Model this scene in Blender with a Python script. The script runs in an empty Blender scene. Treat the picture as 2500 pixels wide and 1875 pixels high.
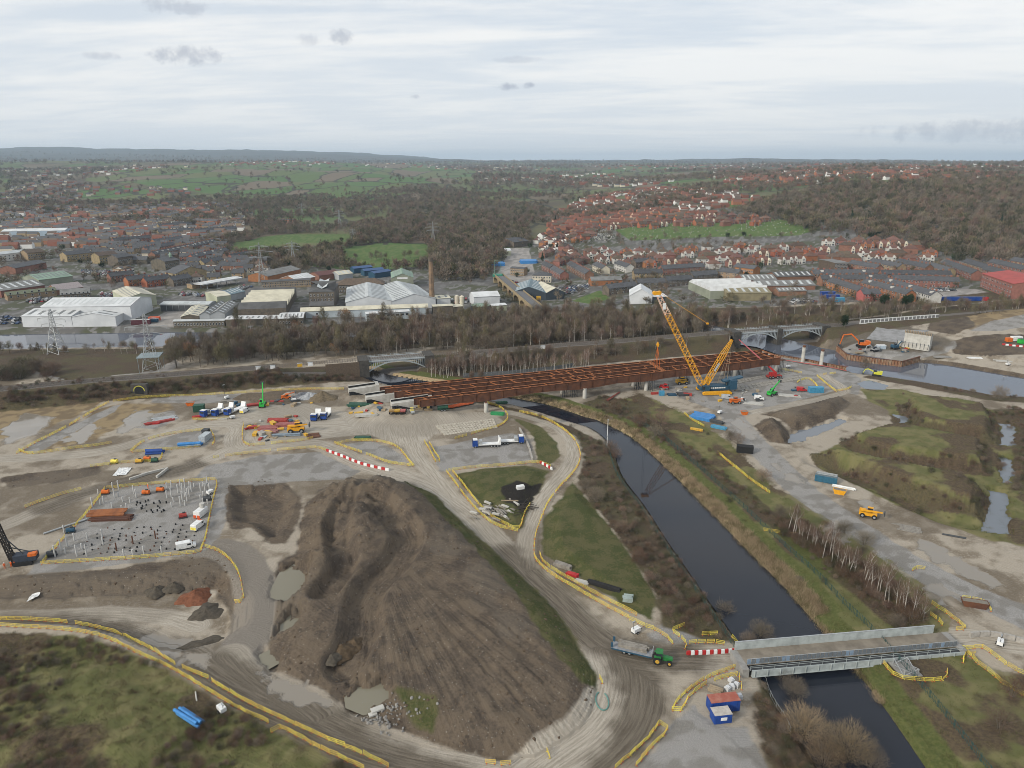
import bpy,bmesh,math,random
import numpy as np
random.seed(7);rng=np.random.default_rng(7)
R=math.radians
SC=bpy.context.scene
COL=SC.collection
# ---------------------------------------------------------------- camera
H=105.0;FPX=1735.0;CX,CY=1250.0,937.5
PITCH=math.atan((CY - 400.0) / FPX);SP,CP=math.sin(PITCH),math.cos(PITCH)
cam=bpy.data.cameras.new('camera');camo=bpy.data.objects.new('camera',cam);COL.objects.link(camo)
cam.sensor_width=36.0;cam.lens=36.0 * FPX / 2500.0;cam.clip_start=0.5;cam.clip_end=60000
camo.location=(0,0,H);camo.rotation_euler=(math.pi / 2 - PITCH,0,0)
SC.camera=camo
# ---------------------------------------------------------------- light
SUN_EL,SUN_AZ=R(27),R(-128)      # azimuth measured from +Y (view direction), negative = left
wd=bpy.data.worlds.new('World');SC.world=wd;wd.use_nodes=True
nt=wd.node_tree;nt.nodes.clear()
def wn(t,**k):
    n=nt.nodes.new(t)
    for a,b in k.items(): setattr(n,a,b)
    return n
def wl(a,b): nt.links.new(a,b)
def wmath(op,a,b=None,c=None,clamp=False):
    n=wn('ShaderNodeMath',operation=op,use_clamp=clamp)
    for i,v in enumerate((a,b,c)):
        if v is None: continue
        if hasattr(v,'is_output'): wl(v,n.inputs[i])
        else: n.inputs[i].default_value=v
    return n.outputs[0]
sky=wn('ShaderNodeTexSky',sky_type='NISHITA',sun_disc=False,sun_elevation=SUN_EL,sun_rotation=SUN_AZ,altitude=200,dust_density=2.0)
skm=wn('ShaderNodeVectorMath',operation='SCALE');wl(sky.outputs[0],skm.inputs[0]);skm.inputs['Scale'].default_value=1.0
tc=wn('ShaderNodeTexCoord');sx=wn('ShaderNodeSeparateXYZ');wl(tc.outputs['Generated'],sx.inputs[0])
dz=wmath('MAXIMUM',sx.outputs[2],0.0)
dzz=wmath('ADD',dz,0.07)
pu=wmath('DIVIDE',sx.outputs[0],dzz);pv=wmath('DIVIDE',sx.outputs[1],dzz)
cmb=wn('ShaderNodeCombineXYZ');wl(wmath('ADD',wmath('MULTIPLY',pu,0.55),wmath('MULTIPLY',pv,0.25)),cmb.inputs[0]);wl(wmath('MULTIPLY',pv,1.0),cmb.inputs[1])
n1=wn('ShaderNodeTexNoise');n1.inputs['Scale'].default_value=0.62;n1.inputs['Detail'].default_value=6;n1.inputs['Roughness'].default_value=0.55;n1.inputs['Distortion'].default_value=0.6;wl(cmb.outputs[0],n1.inputs['Vector'])
n2=wn('ShaderNodeTexNoise');n2.inputs['Scale'].default_value=2.3;n2.inputs['Detail'].default_value=7;n2.inputs['Roughness'].default_value=0.6;wl(cmb.outputs[0],n2.inputs['Vector'])
cv=wmath('ADD',wmath('MULTIPLY',n1.outputs[0],0.72),wmath('MULTIPLY',n2.outputs[0],0.28))
cr=wn('ShaderNodeMapRange',interpolation_type='SMOOTHSTEP');wl(cv,cr.inputs[0]);cr.inputs[1].default_value=0.40;cr.inputs[2].default_value=0.60
cr.inputs[3].default_value=0.0;cr.inputs[4].default_value=1.0
# thin veil everywhere, thicker cloud where the noise is high; paler toward the horizon
veil=wn('ShaderNodeMixRGB');veil.inputs[1].default_value=(6.9,7.6,8.4,1);veil.inputs[2].default_value=(10.4,10.25,9.95,1);wl(cr.outputs[0],veil.inputs[0])
mixs=wn('ShaderNodeMixRGB');mixs.inputs[0].default_value=0.86;wl(skm.outputs[0],mixs.inputs[1]);wl(veil.outputs[0],mixs.inputs[2])
hz=wn('ShaderNodeMapRange');wl(dz,hz.inputs[0]);hz.inputs[1].default_value=0.0;hz.inputs[2].default_value=0.22;hz.inputs[3].default_value=0.75;hz.inputs[4].default_value=0.0
mixh=wn('ShaderNodeMixRGB');wl(hz.outputs[0],mixh.inputs[0]);wl(mixs.outputs[0],mixh.inputs[1]);mixh.inputs[2].default_value=(8.4,8.6,8.8,1)
cur=mixh.outputs[0]
# a handful of small grey cumulus fragments below the veil (direction, half widths)
def pdir(px,py):
    u=(px - CX) / FPX;v=(py - CY) / FPX
    x,y,z=u,CP - v * SP,-(SP + v * CP);l=math.sqrt(x * x + y * y + z * z);return x / l,y / l,z / l
n3=wn('ShaderNodeTexNoise');n3.inputs['Scale'].default_value=55;n3.inputs['Detail'].default_value=5;n3.inputs['Roughness'].default_value=0.65;wl(tc.outputs['Generated'],n3.inputs['Vector'])
for (px,py,wx,wy,a) in ((468,138,72,22,.6),(830,92,36,17,.55),(752,96,34,14,.35),(1240,212,30,10,.7),(1290,209,20,9,.7),(243,135,34,9,.4),(1010,236,18,6,.5),(430,17,74,16,.4),(1270,146,60,8,.25),(2440,318,240,24,.45)):
    d=pdir(px,py)
    ax=wmath('DIVIDE',wmath('SUBTRACT',sx.outputs[0],d[0]),wx / FPX)
    az=wmath('DIVIDE',wmath('SUBTRACT',sx.outputs[2],d[2]),wy / FPX)
    ay=wmath('GREATER_THAN',sx.outputs[1],0.0)
    q=wmath('ADD',wmath('MULTIPLY',ax,ax),wmath('MULTIPLY',az,az))
    q=wmath('ADD',q,wmath('MULTIPLY',wmath('SUBTRACT',n3.outputs[0],0.5),3.2))
    mr=wn('ShaderNodeMapRange',interpolation_type='SMOOTHSTEP');wl(q,mr.inputs[0]);mr.inputs[1].default_value=1.0;mr.inputs[2].default_value=-0.1
    mr.inputs[3].default_value=0.0;mr.inputs[4].default_value=a
    fac=wmath('MULTIPLY',mr.outputs[0],ay)
    mx=wn('ShaderNodeMixRGB');wl(fac,mx.inputs[0]);wl(cur,mx.inputs[1]);mx.inputs[2].default_value=(3.6,4.0,4.9,1);cur=mx.outputs[0]
bg=wn('ShaderNodeBackground');wl(cur,bg.inputs[0]);bg.inputs[1].default_value=0.105
wo=wn('ShaderNodeOutputWorld');wl(bg.outputs[0],wo.inputs[0])
sl=bpy.data.lights.new('sun','SUN');sl.energy=3.3;sl.angle=R(11);sl.color=(1.0,0.93,0.81)
slo=bpy.data.objects.new('sun',sl);COL.objects.link(slo)
sdir=(math.sin(SUN_AZ) * math.cos(SUN_EL),math.cos(SUN_AZ) * math.cos(SUN_EL),math.sin(SUN_EL))
from mathutils import Vector,Matrix
slo.rotation_euler=Vector(sdir).to_track_quat('Z','Y').to_euler()
SC.view_settings.view_transform='Standard';SC.view_settings.look='None';SC.view_settings.exposure=0.0;SC.view_settings.gamma=1.0
SC.view_settings.use_curve_mapping=False
SC.render.engine='CYCLES'
try:
    SC.cycles.use_denoising=True;SC.cycles.filter_width=0.9;SC.cycles.denoiser='OPENIMAGEDENOISE';SC.cycles.denoising_input_passes='RGB_ALBEDO_NORMAL'
except Exception: pass
SC.cycles.max_bounces=3;SC.cycles.diffuse_bounces=1;SC.cycles.glossy_bounces=2;SC.cycles.transmission_bounces=1;SC.cycles.volume_bounces=0
SC.cycles.transparent_max_bounces=8
# ---------------------------------------------------------------- pixel of the photograph -> place
def ray(px,py):
    u=(px - CX) / FPX;v=(py - CY) / FPX
    return u,CP - v * SP,-(SP + v * CP)
def W(px,py,z=0.0):
    x,y,d=ray(px,py);t=(H - z) / -d
    return (x * t,y * t)
def WP(pts,z=0.0): return np.array([W(a,b,z) for a,b in pts])
# ---------------------------------------------------------------- 2-D field helpers
def seg_dist(P,a,b):
    ab=b - a;L2=max(float(ab @ ab),1e-9)
    t=np.clip(((P - a) @ ab) / L2,0,1);q=P - (a + t[:,None] * ab)
    return np.sqrt((q * q).sum(1)),t
def sdf_poly(P,V,far=30.0):
    """signed distance, positive inside, clamped to -far well outside"""
    out=np.full(len(P),-far)
    lo,hi=V.min(0) - far,V.max(0) + far
    m=(P[:,0] > lo[0]) & (P[:,0] < hi[0]) & (P[:,1] > lo[1]) & (P[:,1] < hi[1])
    Q=P[m]
    if not len(Q): return out
    d=np.full(len(Q),1e9);ins=np.zeros(len(Q),bool);n=len(V)
    for i in range(n):
        a,b=V[i],V[(i + 1) % n]
        d=np.minimum(d,seg_dist(Q,a,b)[0])
        if a[1] !=b[1]:
            c=((a[1] > Q[:,1]) !=(b[1] > Q[:,1])) & (Q[:,0] < (b[0] - a[0]) * (Q[:,1] - a[1]) / (b[1] - a[1]) + a[0]);ins ^=c
    out[m]=np.where(ins,d,-np.minimum(d,far));return out
def line_field(P,V,far=30.0):
    """distance to polyline, lateral (signed), along"""
    D=np.full(len(P),1e3);LAT=np.zeros(len(P));AL=np.zeros(len(P))
    lo,hi=V.min(0) - far,V.max(0) + far
    m=np.where((P[:,0] > lo[0]) & (P[:,0] < hi[0]) & (P[:,1] > lo[1]) & (P[:,1] < hi[1]))[0]
    Q=P[m];d=np.full(len(Q),1e3);la=np.zeros(len(Q));al=np.zeros(len(Q));s=0.0
    for i in range(len(V) - 1):
        a,b=V[i],V[i + 1];L=float(np.hypot(*(b - a)))
        di,t=seg_dist(Q,a,b);k=di < d
        cr_=(b[0] - a[0]) * (Q[:,1] - a[1]) - (b[1] - a[1]) * (Q[:,0] - a[0])
        d=np.where(k,di,d);la=np.where(k,di * np.sign(cr_),la);al=np.where(k,s + t * L,al);s +=L
    D[m]=d;LAT[m]=la;AL[m]=al;return D,LAT,AL
def sstep(x,a,b):
    t=np.clip((x - a) / (b - a),0,1);return t * t * (3 - 2 * t)
def smooth_line(pts,n=6):
    """Catmull-Rom through the points"""
    p=np.array(pts,float);p=np.vstack([2 * p[0] - p[1],p,2 * p[-1] - p[-2]]);o=[]
    for i in range(1,len(p) - 2):
        for k in range(n):
            t=k / n;a,b,c,d=p[i - 1],p[i],p[i + 1],p[i + 2]
            o.append(0.5 * (2 * b + (c - a) * t + (2 * a - 5 * b + 4 * c - d) * t * t + (3 * b - a - 3 * c + d) * t ** 3))
    o.append(p[-2]);return np.array(o)
def hash2(ix,iy,s):
    h=(ix.astype(np.int64) * 374761393 + iy.astype(np.int64) * 668265263 + s * 1442695041) & 0x7fffffff
    h=((h ^ (h >> 13)) * 1274126177) & 0x7fffffff
    return ((h ^ (h >> 16)) & 0xffff) / 65535.0
def vnoise(X,Y,s=0):
    ix,iy=np.floor(X),np.floor(Y);fx,fy=X - ix,Y - iy;fx=fx * fx * (3 - 2 * fx);fy=fy * fy * (3 - 2 * fy)
    a,b,c,d=hash2(ix,iy,s),hash2(ix + 1,iy,s),hash2(ix,iy + 1,s),hash2(ix + 1,iy + 1,s)
    return (a + (b - a) * fx) * (1 - fy) + (c + (d - c) * fx) * fy - 0.5
def fbm(X,Y,s=0,o=4):
    r=0;a=1.0
    for k in range(o): r=r + a * vnoise(X * 2 ** k,Y * 2 ** k,s + k);a *=0.5
    return r
# ================================================================ TERRAIN
# canal banks (photo pixels on the water plane)
ZC,ZR=-1.8,-2.2
CAN_L=[(860,905),(900,924),(960,940),(1080,958),(1209,978),(1280,993),(1389,1026),(1448,1045),(1484,1072),(1506,1108),(1528,1165),(1580,1233),(1637,1320),(1681,1382),(1729,1452),(1764,1500),(1810,1565),(1867,1650),(1950,1780),(2050,1940)]
CAN_R=[(905,903),(950,917),(1040,932),(1130,947),(1235,970),(1324,987),(1383,1005),(1427,1020),(1454,1027),(1507,1052),(1554,1082),(1596,1120),(1634,1156),(1676,1198),(1733,1255),(1786,1312),(1850,1378),(1907,1434),(1959,1497),(2016,1558),(2073,1630),(2130,1705),(2182,1779),(2290,1940)]
wl_=smooth_line(WP(CAN_L,ZC),4);wr_=smooth_line(WP(CAN_R,ZC),4)
CANAL=np.vstack([wl_,wr_[::-1]])
CANAL_R=wr_;CANAL_L=wl_
RIV=WP([(1700,812),(1790,838),(1850,846),(1900,863),(1990,884),(2066,903),(2090,912),(2145,917),(2220,928),(2293,940),(2420,964),(2900,992),(2900,938),(2500,925),(2400,908),(2293,890),(2204,884),(2054,860),(1998,849),(1920,830),(1850,815),(1740,796)],ZR)
RIV2=WP([(-160,862),(0,853),(150,850),(300,848),(450,846),(560,842),(700,832),(850,822),(1000,812),(1000,802),(760,812),(600,814),(450,812),(300,814),(150,816),(0,818),(-160,822)],ZR)
RAILZ=6.5
RAILPX=[(-260,972),(0,950),(200,931),(350,920),(500,908),(650,896),(800,884),(900,877),(1030,867),(1200,857),(1377,842),(1495,834),(1672,819),(1850,806),(2033,794),(2200,783),(2399,766),(2600,750)]
RAIL=smooth_line(WP(RAILPX,RAILZ),4)
def P0(*p,z=0.0): return WP(p,z)
# ---- roads: (polyline px, width m)
ROADS=[
 ([(-80,1124),(0,1120),(89,1117),(207,1108),(295,1092),(384,1066),(470,1043),(560,1034),(600,1050)],8),
 ([(590,1040),(575,1075),(600,1097),(689,1089),(762,1085),(821,1100),(866,1123),(925,1144),(984,1160),(1043,1180),(1102,1221),(1150,1258),(1200,1312),(1240,1352),(1290,1402),(1360,1465),(1425,1530),(1490,1580),(1570,1603),(1660,1605),(1830,1600)],9),
 ([(560,1100),(502,1126),(461,1141),(384,1162),(295,1184),(207,1206),(118,1236),(60,1262),(-60,1310)],7.5),
 ([(1280,1390),(1284,1340),(1292,1294),(1314,1237),(1344,1190),(1377,1152),(1399,1114),(1396,1079),(1371,1049),(1333,1030),(1274,1012),(1230,1004)],5.5),
 ([(990,1040),(999,1070),(1019,1114),(1062,1165),(1100,1215)],6),
 ([(-60,1490),(60,1488),(200,1500),(330,1532),(440,1590),(560,1670),(700,1742),(850,1812),(1000,1862),(1200,1905)],9),
 ([(1480,1590),(1500,1650),(1490,1720),(1440,1790),(1330,1870),(1250,1930)],11),
 ([(560,1600),(600,1640),(680,1700),(760,1760)],8),
 ([(1780,1000),(1810,1048),(1870,1110),(1950,1190),(2060,1272),(2180,1352),(2330,1432),(2520,1515)],12),
 ([(2300,1560),(2380,1556),(2440,1568),(2900,1610)],7),
 ([(1820,1010),(1950,985),(2040,965),(2060,950),(2010,915)],5),
 ([(480,1500),(400,1480),(250,1470),(100,1480),(0,1485)],6),
]
MOUND=P0((652,1565),(666,1456),(679,1375),(722,1352),(728,1300),(740,1240),(780,1195),(850,1182),(915,1173),(1000,1181),(1059,1204),(1110,1256),(1160,1306),(1200,1340),(1274,1408),(1349,1477),(1392,1538),(1419,1590),(1458,1642),(1464,1696),(1454,1736),(1436,1771),(1405,1801),(1357,1832),(1309,1858),(1200,1867),(1168,1849),(1090,1830),(1002,1795),(940,1765),(862,1735),(775,1680),(709,1655),(668,1642))
MGRASS=P0((905,1176),(1000,1182),(1059,1204),(1110,1256),(1160,1306),(1200,1340),(1274,1408),(1349,1477),(1392,1538),(1419,1590),(1458,1642),(1462,1690),(1420,1680),(1372,1630),(1320,1570),(1274,1500),(1222,1430),(1168,1376),(1120,1322),(1070,1275),(1030,1226),(985,1190))
EXCAV=P0((-80,1436),(150,1436),(300,1429),(470,1420),(515,1416),(545,1440),(566,1480),(560,1520),(520,1545),(455,1560),(380,1550),(330,1530),(200,1500),(-80,1490))
BUND_C=P0((1322,1303),(1331,1259),(1375,1207),(1397,1176),(1427,1207),(1480,1272),(1541,1355),(1580,1417),(1602,1456),(1593,1517),(1541,1491),(1462,1438),(1375,1382),(1327,1351))
GM=[P0((2196,990),(2235,982),(2330,990),(2415,1008),(2432,1045),(2426,1082),(2330,1070),(2232,1050)),
      P0((2056,1082),(2145,1054),(2240,1058),(2325,1072),(2408,1094),(2412,1158),(2330,1150),(2230,1138),(2100,1112)),
      P0((1986,1111),(2060,1118),(2145,1138),(2260,1160),(2352,1176),(2412,1216),(2395,1262),(2290,1238),(2160,1190),(2050,1150))]
BROWNB=P0((1840,1040),(1870,1020),(1905,1030),(1935,1068),(1925,1085),(1880,1080))
BROWNB2=P0((1860,1012),(1960,990),(2050,966),(2078,985),(2040,1018),(1975,1040),(1935,1052),(1905,1024))
TRI=P0((1108,1158),(1180,1143),(1283,1137),(1340,1150),(1300,1225),(1272,1292),(1225,1275),(1160,1215))
POOLS=[([(678,1440),(700,1398),(722,1378),(742,1405),(745,1425),(735,1450),(706,1464),(680,1452)],-.4),([(692,1545),(695,1515),(722,1502),(732,1520),(715,1543)],-.4),([(640,1600),(646,1592),(663,1624),(655,1636)],-.5),([(862,1700),(880,1684),(920,1682),(934,1700),(925,1722),(895,1729),(864,1716)],.2)]
PONDC=[([(1922,1082),(1934,1062),(1983,1044),(2057,1024),(2066,1028),(2039,1042),(1983,1066)],-1.0),([(2100,937),(2122,930),(2164,942),(2152,951),(2112,947)],-.45),([(2448,1036),(2466,1036),(2472,1055),(2468,1090),(2446,1090)],-1.2),([(2450,1118),(2469,1120),(2460,1178),(2442,1178)],-1.2),([(2421,1200),(2457,1205),(2452,1305),(2407,1300)],-1.2),([(2188,1012),(2205,1018),(2218,1030),(2206,1032)],-.75)]
def far_table():
    us=np.array([-1.0,-0.72,-0.35,0.0,0.32,0.5,0.72,1.0])
    ds=np.array([440.,560.,800,950,1200,1500,2000,2600,3500,5000,7000,9500,12500,16000])
    t=np.array([
     [0] * 8,
     [0,2,2,0,6,8,10,10],
     [0,3,0,0,11,13,14,14],
     [0,4,0,2,22,26,22,20],
     [2,4,1,4,36,44,40,36],
     [2,4,4,6,48,66,64,60],
     [8,14,16,18,62,80,82,80],
     [26,32,46,34,66,84,88,88],
     [52,62,84,50,70,88,92,92],
     [104,110,112,72,86,94,98,98],
     [100,102,104,100,104,102,102,102],
     [170,178,170,140,132,124,118,116],
     [285,298,280,176,168,150,130,124],
     [285,290,275,170,160,140,130,120]],float)
    return us,ds,t
def far_h(X,Y):
    us,ds,t=far_table();u=np.clip(X / np.maximum(Y,50),us[0],us[-1]);D=np.clip(np.hypot(X,Y),ds[0],ds[-1])
    i=np.clip(np.searchsorted(us,u) - 1,0,len(us) - 2);j=np.clip(np.searchsorted(ds,D) - 1,0,len(ds) - 2)
    fu=(u - us[i]) / (us[i + 1] - us[i]);fd=(D - ds[j]) / (ds[j + 1] - ds[j]);fu=fu * fu * (3 - 2 * fu)
    a=t[j,i] * (1 - fu) + t[j,i + 1] * fu;b=t[j + 1,i] * (1 - fu) + t[j + 1,i + 1] * fu
    return a * (1 - fd) + b * fd
def plateau(h,P,poly,z,inner,outer=0.0,amt=1.0):
    s=sdf_poly(P,poly,max(30,outer + 2));w=sstep(s,-outer,inner) * amt
    return h * (1 - w) + z * w
def height(P):
    X,Y=P[:,0],P[:,1]
    h=far_h(X,Y) + fbm(X / 380,Y / 380,3,4) * np.clip((np.hypot(X,Y) - 900) / 2500,0,1) * 26
    D=np.hypot(X,Y);ridg=np.clip((D - 9000) / 2500,0,1);h +=fbm(X / 3200,Y / 3200,11,5) * ridg * 95
    near=1 - sstep(D,430,560)
    h +=fbm(X / 9,Y / 9,21,3) * 0.16 * near + fbm(X / 45,Y / 45,5,2) * 0.35 * near
    # platform with the piling rig above the excavation, the excavation itself
    h=plateau(h,P,EXCAV,-3.2,1.5,5.0)
    # hillock with rough vegetation, bottom left
    vs=sdf_poly(P,WP([(-200,1545),(190,1560),(290,1590),(420,1655),(560,1745),(700,1805),(880,1890),(880,2050),(-200,2050)]),60)
    h +=np.clip(vs,0,45) * 0.07 + (vs > 0) * fbm(X / 6,Y / 6,31,3) * 1.0 * np.clip(vs / 4,0,1)
    h=plateau(h,P,P0((560,1185),(680,1178),(728,1212),(720,1255),(690,1310),(650,1318),(610,1280),(566,1275),(552,1230)),-2.4,4.5,.5)
    # spoil heap
    s=sdf_poly(P,MOUND,40)
    top=2.2 + np.clip((Y - 118) / 78,0,1) * 4.9
    rough=(fbm(X / 6,Y / 6,41,5) * 2.6 + np.abs(fbm(X / 3.2,Y / 5,43,4)) * 1.6) * np.clip(s / 5,0,1) * np.clip((Y - 150) / 30,0.15,1)
    m=np.where(s > 0,np.minimum(s * 0.62,top) ,0);k=1.6
    m=np.where(s > 0,-np.log(np.exp(-s * 0.62 / k) + np.exp(-top / k)) * k,0);m=np.clip(m + k * np.log(1 + np.exp(-top / k)),0,20) * (s > 0)
    ch1=line_field(P,smooth_line(WP([(835,1218),(823,1262),(826,1300),(838,1335),(827,1372),(792,1410)],7)),20)[0]
    ch2=line_field(P,smooth_line(WP([(849,1212),(906,1206),(941,1236),(985,1282),(993,1310),(963,1362),(915,1402),(888,1447),(880,1500),(862,1545),(836,1582)],6)),20)[0]
    cv_=np.maximum(sstep(ch1,5.0,2.0) * 3.6,sstep(ch2,5.6,2.6) * 3.0)
    rr=WP([(905,1310)],7)[0];ang=np.arctan2(X - rr[0],-(Y - rr[1]));rad=np.hypot(X - rr[0],Y - rr[1])
    fan=(s > 3) & (ang > 0.02)
    rill=(vnoise(ang * 26 + vnoise(X / 9,Y / 9,56) * 1.5,rad * 0.05,51) * 0.5 + vnoise(ang * 75 + vnoise(X / 5,Y / 5,57),rad * 0.12,52) * 0.55 + fbm(X / 2.5,Y / 2.5,58,2) * .35) * np.clip(rad / 40,0.2,1.2) * np.clip((s - 3) / 6,0,1) * fan * sstep(ang,0.02,0.2)
    h=h + m + rough * np.where(fan,0.35,1) - cv_ * np.clip(s / 6,0,1) + rill * 0.85
    # bunds and islands
    for poly,z,inner in ((BUND_C,4.2,11),(TRI,1.1,5),(BROWNB,3.2,5),(BROWNB2,2.6,5)):
        h=plateau(h,P,poly,z,inner)
    for poly in GM: h=plateau(h,P,poly,5.2,4.5,1.0)
    h=plateau(h,P,WP([(845,948),(930,938),(1010,962),(1110,1000),(1010,1012),(900,1002)],3),3.2,9,6)
    # ditches between the grass mounds
    for px,wdt,z in (([(1990,1125),(2100,1170),(2200,1215),(2300,1262),(2360,1275)],1.6,-1.4),([(2205,1040),(2180,1000),(2200,975)],2.0,-.4),([(2250,1062),(2340,1080),(2430,1092)],1.2,-.3)):
        d=line_field(P,smooth_line(WP(px)),20)[0];w=sstep(d,wdt + 4,wdt);h=h * (1 - w) + z * w
    PW=P + np.stack([fbm(X / 4,Y / 4,131,3),fbm(X / 4,Y / 4,141,3)],1) * 2.4
    for pts,z in PONDC: h=plateau(h,PW,WP(pts,z),z - 1.0,1.6,2.0)
    for pts,z in POOLS: h=plateau(h,PW,WP(pts,z),z - .8,1.2,2.6)
    # flood plain behind the railway, railway embankment
    fp=sdf_poly(P,WP([(-300,890),(600,858),(1000,845),(1750,812),(1800,770),(1000,790),(560,808),(-300,828)]),40)
    h=h - 1.5 * sstep(fp,0,12)
    d=line_field(P,RAIL,60)[0];w=sstep(d,17,5.2);h=h * (1 - w) + RAILZ * w
    eb=sdf_poly(P,WP([(2080,800),(2275,785),(2420,772),(2900,760),(2900,830),(2400,850),(2330,836),(2220,822),(2100,822)],3),30);h=h + 2.0 * sstep(eb,-8,10)
    # openings under the two railway bridges
    g1=sdf_poly(P,WP([(898,925),(1026,925),(1026,880),(1010,835),(905,840),(898,890)]),30);w=sstep(g1,-2,1);h=h * (1 - w) + np.minimum(h,-0.6) * w
    g2=sdf_poly(P,WP([(1795,870),(2010,870),(2010,835),(1990,790),(1780,800)]),30);w=sstep(g2,-2,2);h=h * (1 - w) + np.minimum(h,-2.5) * w
    # canal and river
    dr=line_field(P,CANAL_R,60);right=dr[1];rsd=-1.0
    s=sdf_poly(P,CANAL,40);w=sstep(s,-3.0,0.4);h=h * (1 - w) + (ZC - 1.2) * w
    h=np.where((s < 0) & (s > -39),np.minimum(h,ZC + 0.5 + np.clip(-s - 1,0,60) * np.where(rsd * right > 0,0.09,0.16)),h)
    for rp in (RIV,RIV2):
        s=sdf_poly(P,rp,40);h=np.where((s < 0) & (s > -22) & (D < 900) & (line_field(P,RAIL,30)[0] > 17),np.minimum(h,ZR + .7 + np.clip(-s,0,40) * .14),h);w=sstep(s,-3.5,0.8);h=h * (1 - w) + (ZR - 1.5) * w
    return h
# ---- grid (denser near the site, coarser with distance)
ys=[52.0]
while ys[-1] < 450: ys.append(ys[-1] + max(0.30,0.42 + (ys[-1] - 95) * 0.0041))
while ys[-1] < 16500: ys.append(ys[-1] + 1.9 + (ys[-1] - 450) * 0.0205)
ys=np.array(ys);NC=760
sv=np.linspace(-1,1,NC)
def half_w(y): return (0.688 * y + 22.4) * 1.12 + 25
GX=half_w(ys)[:,None] * sv[None,:];GY=np.repeat(ys[:,None],NC,1)
GP=np.stack([GX.ravel(),GY.ravel()],1)
GH=height(GP);HG=GH.reshape(GX.shape)
def gz(x,y):
    j=int(np.clip(np.searchsorted(ys,y) - 1,0,len(ys) - 2));fy=min(max((y - ys[j]) / (ys[j + 1] - ys[j]),0),1);r=[]
    for jj in (j,j + 1):
        c=(x / half_w(ys[jj]) + 1) / 2 * (NC - 1);i=int(min(max(c,0),NC - 2));f=min(max(c - i,0),1);r.append(HG[jj,i] * (1 - f) + HG[jj,i + 1] * f)
    return float(r[0] * (1 - fy) + r[1] * fy)
def G(px,py):
    """where the ray through a photo pixel meets the ground"""
    x,y,d=ray(px,py)
    t=50.0;prev=t
    while t < 30000:
        z=H + d * t
        if z < gz(x * t,y * t):
            lo,hi=prev,t
            for _ in range(14):
                m=(lo + hi) / 2
                if H + d * m < gz(x * m,y * m): hi=m
                else: lo=m
            return Vector((x * hi,y * hi,gz(x * hi,y * hi)))
        prev=t;t +=1.5 + t * 0.006
    return Vector((x * t,y * t,0))
# ---- surface classes: signed distances kept on the mesh, edges broken up by the material
CLS={}
def cls(name,polys=(),lines=(),far=14.0):
    s=CLS.get(name,np.full(len(GP),-far))
    for p in polys: s=np.maximum(s,np.clip(sdf_poly(GP,p,far),-far,far))
    for l,w in lines: s=np.maximum(s,np.clip(w / 2 - line_field(GP,l,far + w)[0],-far,far))
    CLS[name]=s
road_lines=[(smooth_line(WP(p),5),w) for p,w in ROADS]
cls('road',lines=[q for i,q in enumerate(road_lines) if i !=8])
cls('road',[P0((600,985),(760,985),(860,1010),(1060,1010),(1200,1005),(1230,1030),(1180,1050),(1060,1060),(1010,1110),(985,1090),(900,1060),(780,1072),(640,1100),(575,1100),(555,1040))])
LAT=np.zeros(len(GP));ALO=np.zeros(len(GP));bd=np.full(len(GP),1e3)
for l,w in road_lines:
    d,la,al=line_field(GP,l,30);k=d < bd;bd=np.where(k,d,bd);LAT=np.where(k,la,LAT);ALO=np.where(k,al,ALO)
rr=WP([(905,1310)],7)[0];ang=np.arctan2(GP[:,0] - rr[0],-(GP[:,1] - rr[1]));rad=np.hypot(GP[:,0] - rr[0],GP[:,1] - rr[1])
ms=sdf_poly(GP,MOUND,14);k=(ms > 0) & (ang > 0.02);LAT=np.where(k,ang * 55,LAT);ALO=np.where(k,rad,ALO)
trk=smooth_line(WP([(849,1212),(906,1206),(941,1236),(985,1282),(993,1310),(963,1362),(915,1402),(888,1447),(880,1500),(862,1545),(836,1582)],6));d,la,al=line_field(GP,trk,12);k=d < 6;LAT=np.where(k,la,LAT);ALO=np.where(k,al,ALO)
PADS=[P0((253,1192),(400,1178),(529,1168),(556,1172),(548,1290),(510,1340),(485,1352),(250,1385),(70,1402),(80,1380),(184,1281)),
        P0((1540,1890),(1663,1738),(1694,1714),(1746,1766),(1825,1771),(1850,1832),(1880,1890)),
        P0((1050,1092),(1161,1073),(1250,1058),(1292,1072),(1303,1128),(1200,1137),(1072,1150)),
        P0((500,1137),(640,1112),(780,1104),(880,1150),(840,1168),(600,1184),(470,1176)),
        P0((836,1085),(910,1076),(984,1108),(1005,1138),(925,1123)),
        P0((310,1095),(400,1062),(490,1052),(518,1072),(500,1092),(400,1098)),
        P0((370,968),(600,960),(600,975),(500,985),(370,982)),
        P0((300,1045),(340,1015),(420,1003),(440,1022),(380,1048)),P0((40,1100),(150,1050),(280,990),(300,985),(280,1005),(160,1068),(80,1108)),
        P0((1560,905),(1720,880),(1900,870),(2070,905),(2105,925),(2095,965),(2040,955),(1900,990),(1820,1010),(1740,1000),(1600,950)),
        P0((1350,1035),(1420,985),(1500,960),(1490,985),(1450,1000)),
        P0((2360,838),(2410,822),(2520,808),(2520,832),(2440,840)),
        P0((2045,850),(2070,868),(2203,884),(2246,872),(2330,862),(2330,850),(2200,840),(2100,838)),
        P0((1580,1548),(1625,1520),(1660,1535),(1720,1558),(1700,1590),(1620,1588))]
cls('gravel',PADS)
cls('gravel',lines=[(smooth_line(WP(ROADS[8][0]),5),11)])
cls('rough',lines=[(smooth_line(WP([(505,1338),(560,1345),(605,1385),(622,1440),(618,1500),(602,1560),(575,1610)]),5),10.5)])
cls('soil',[MOUND])
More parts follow.
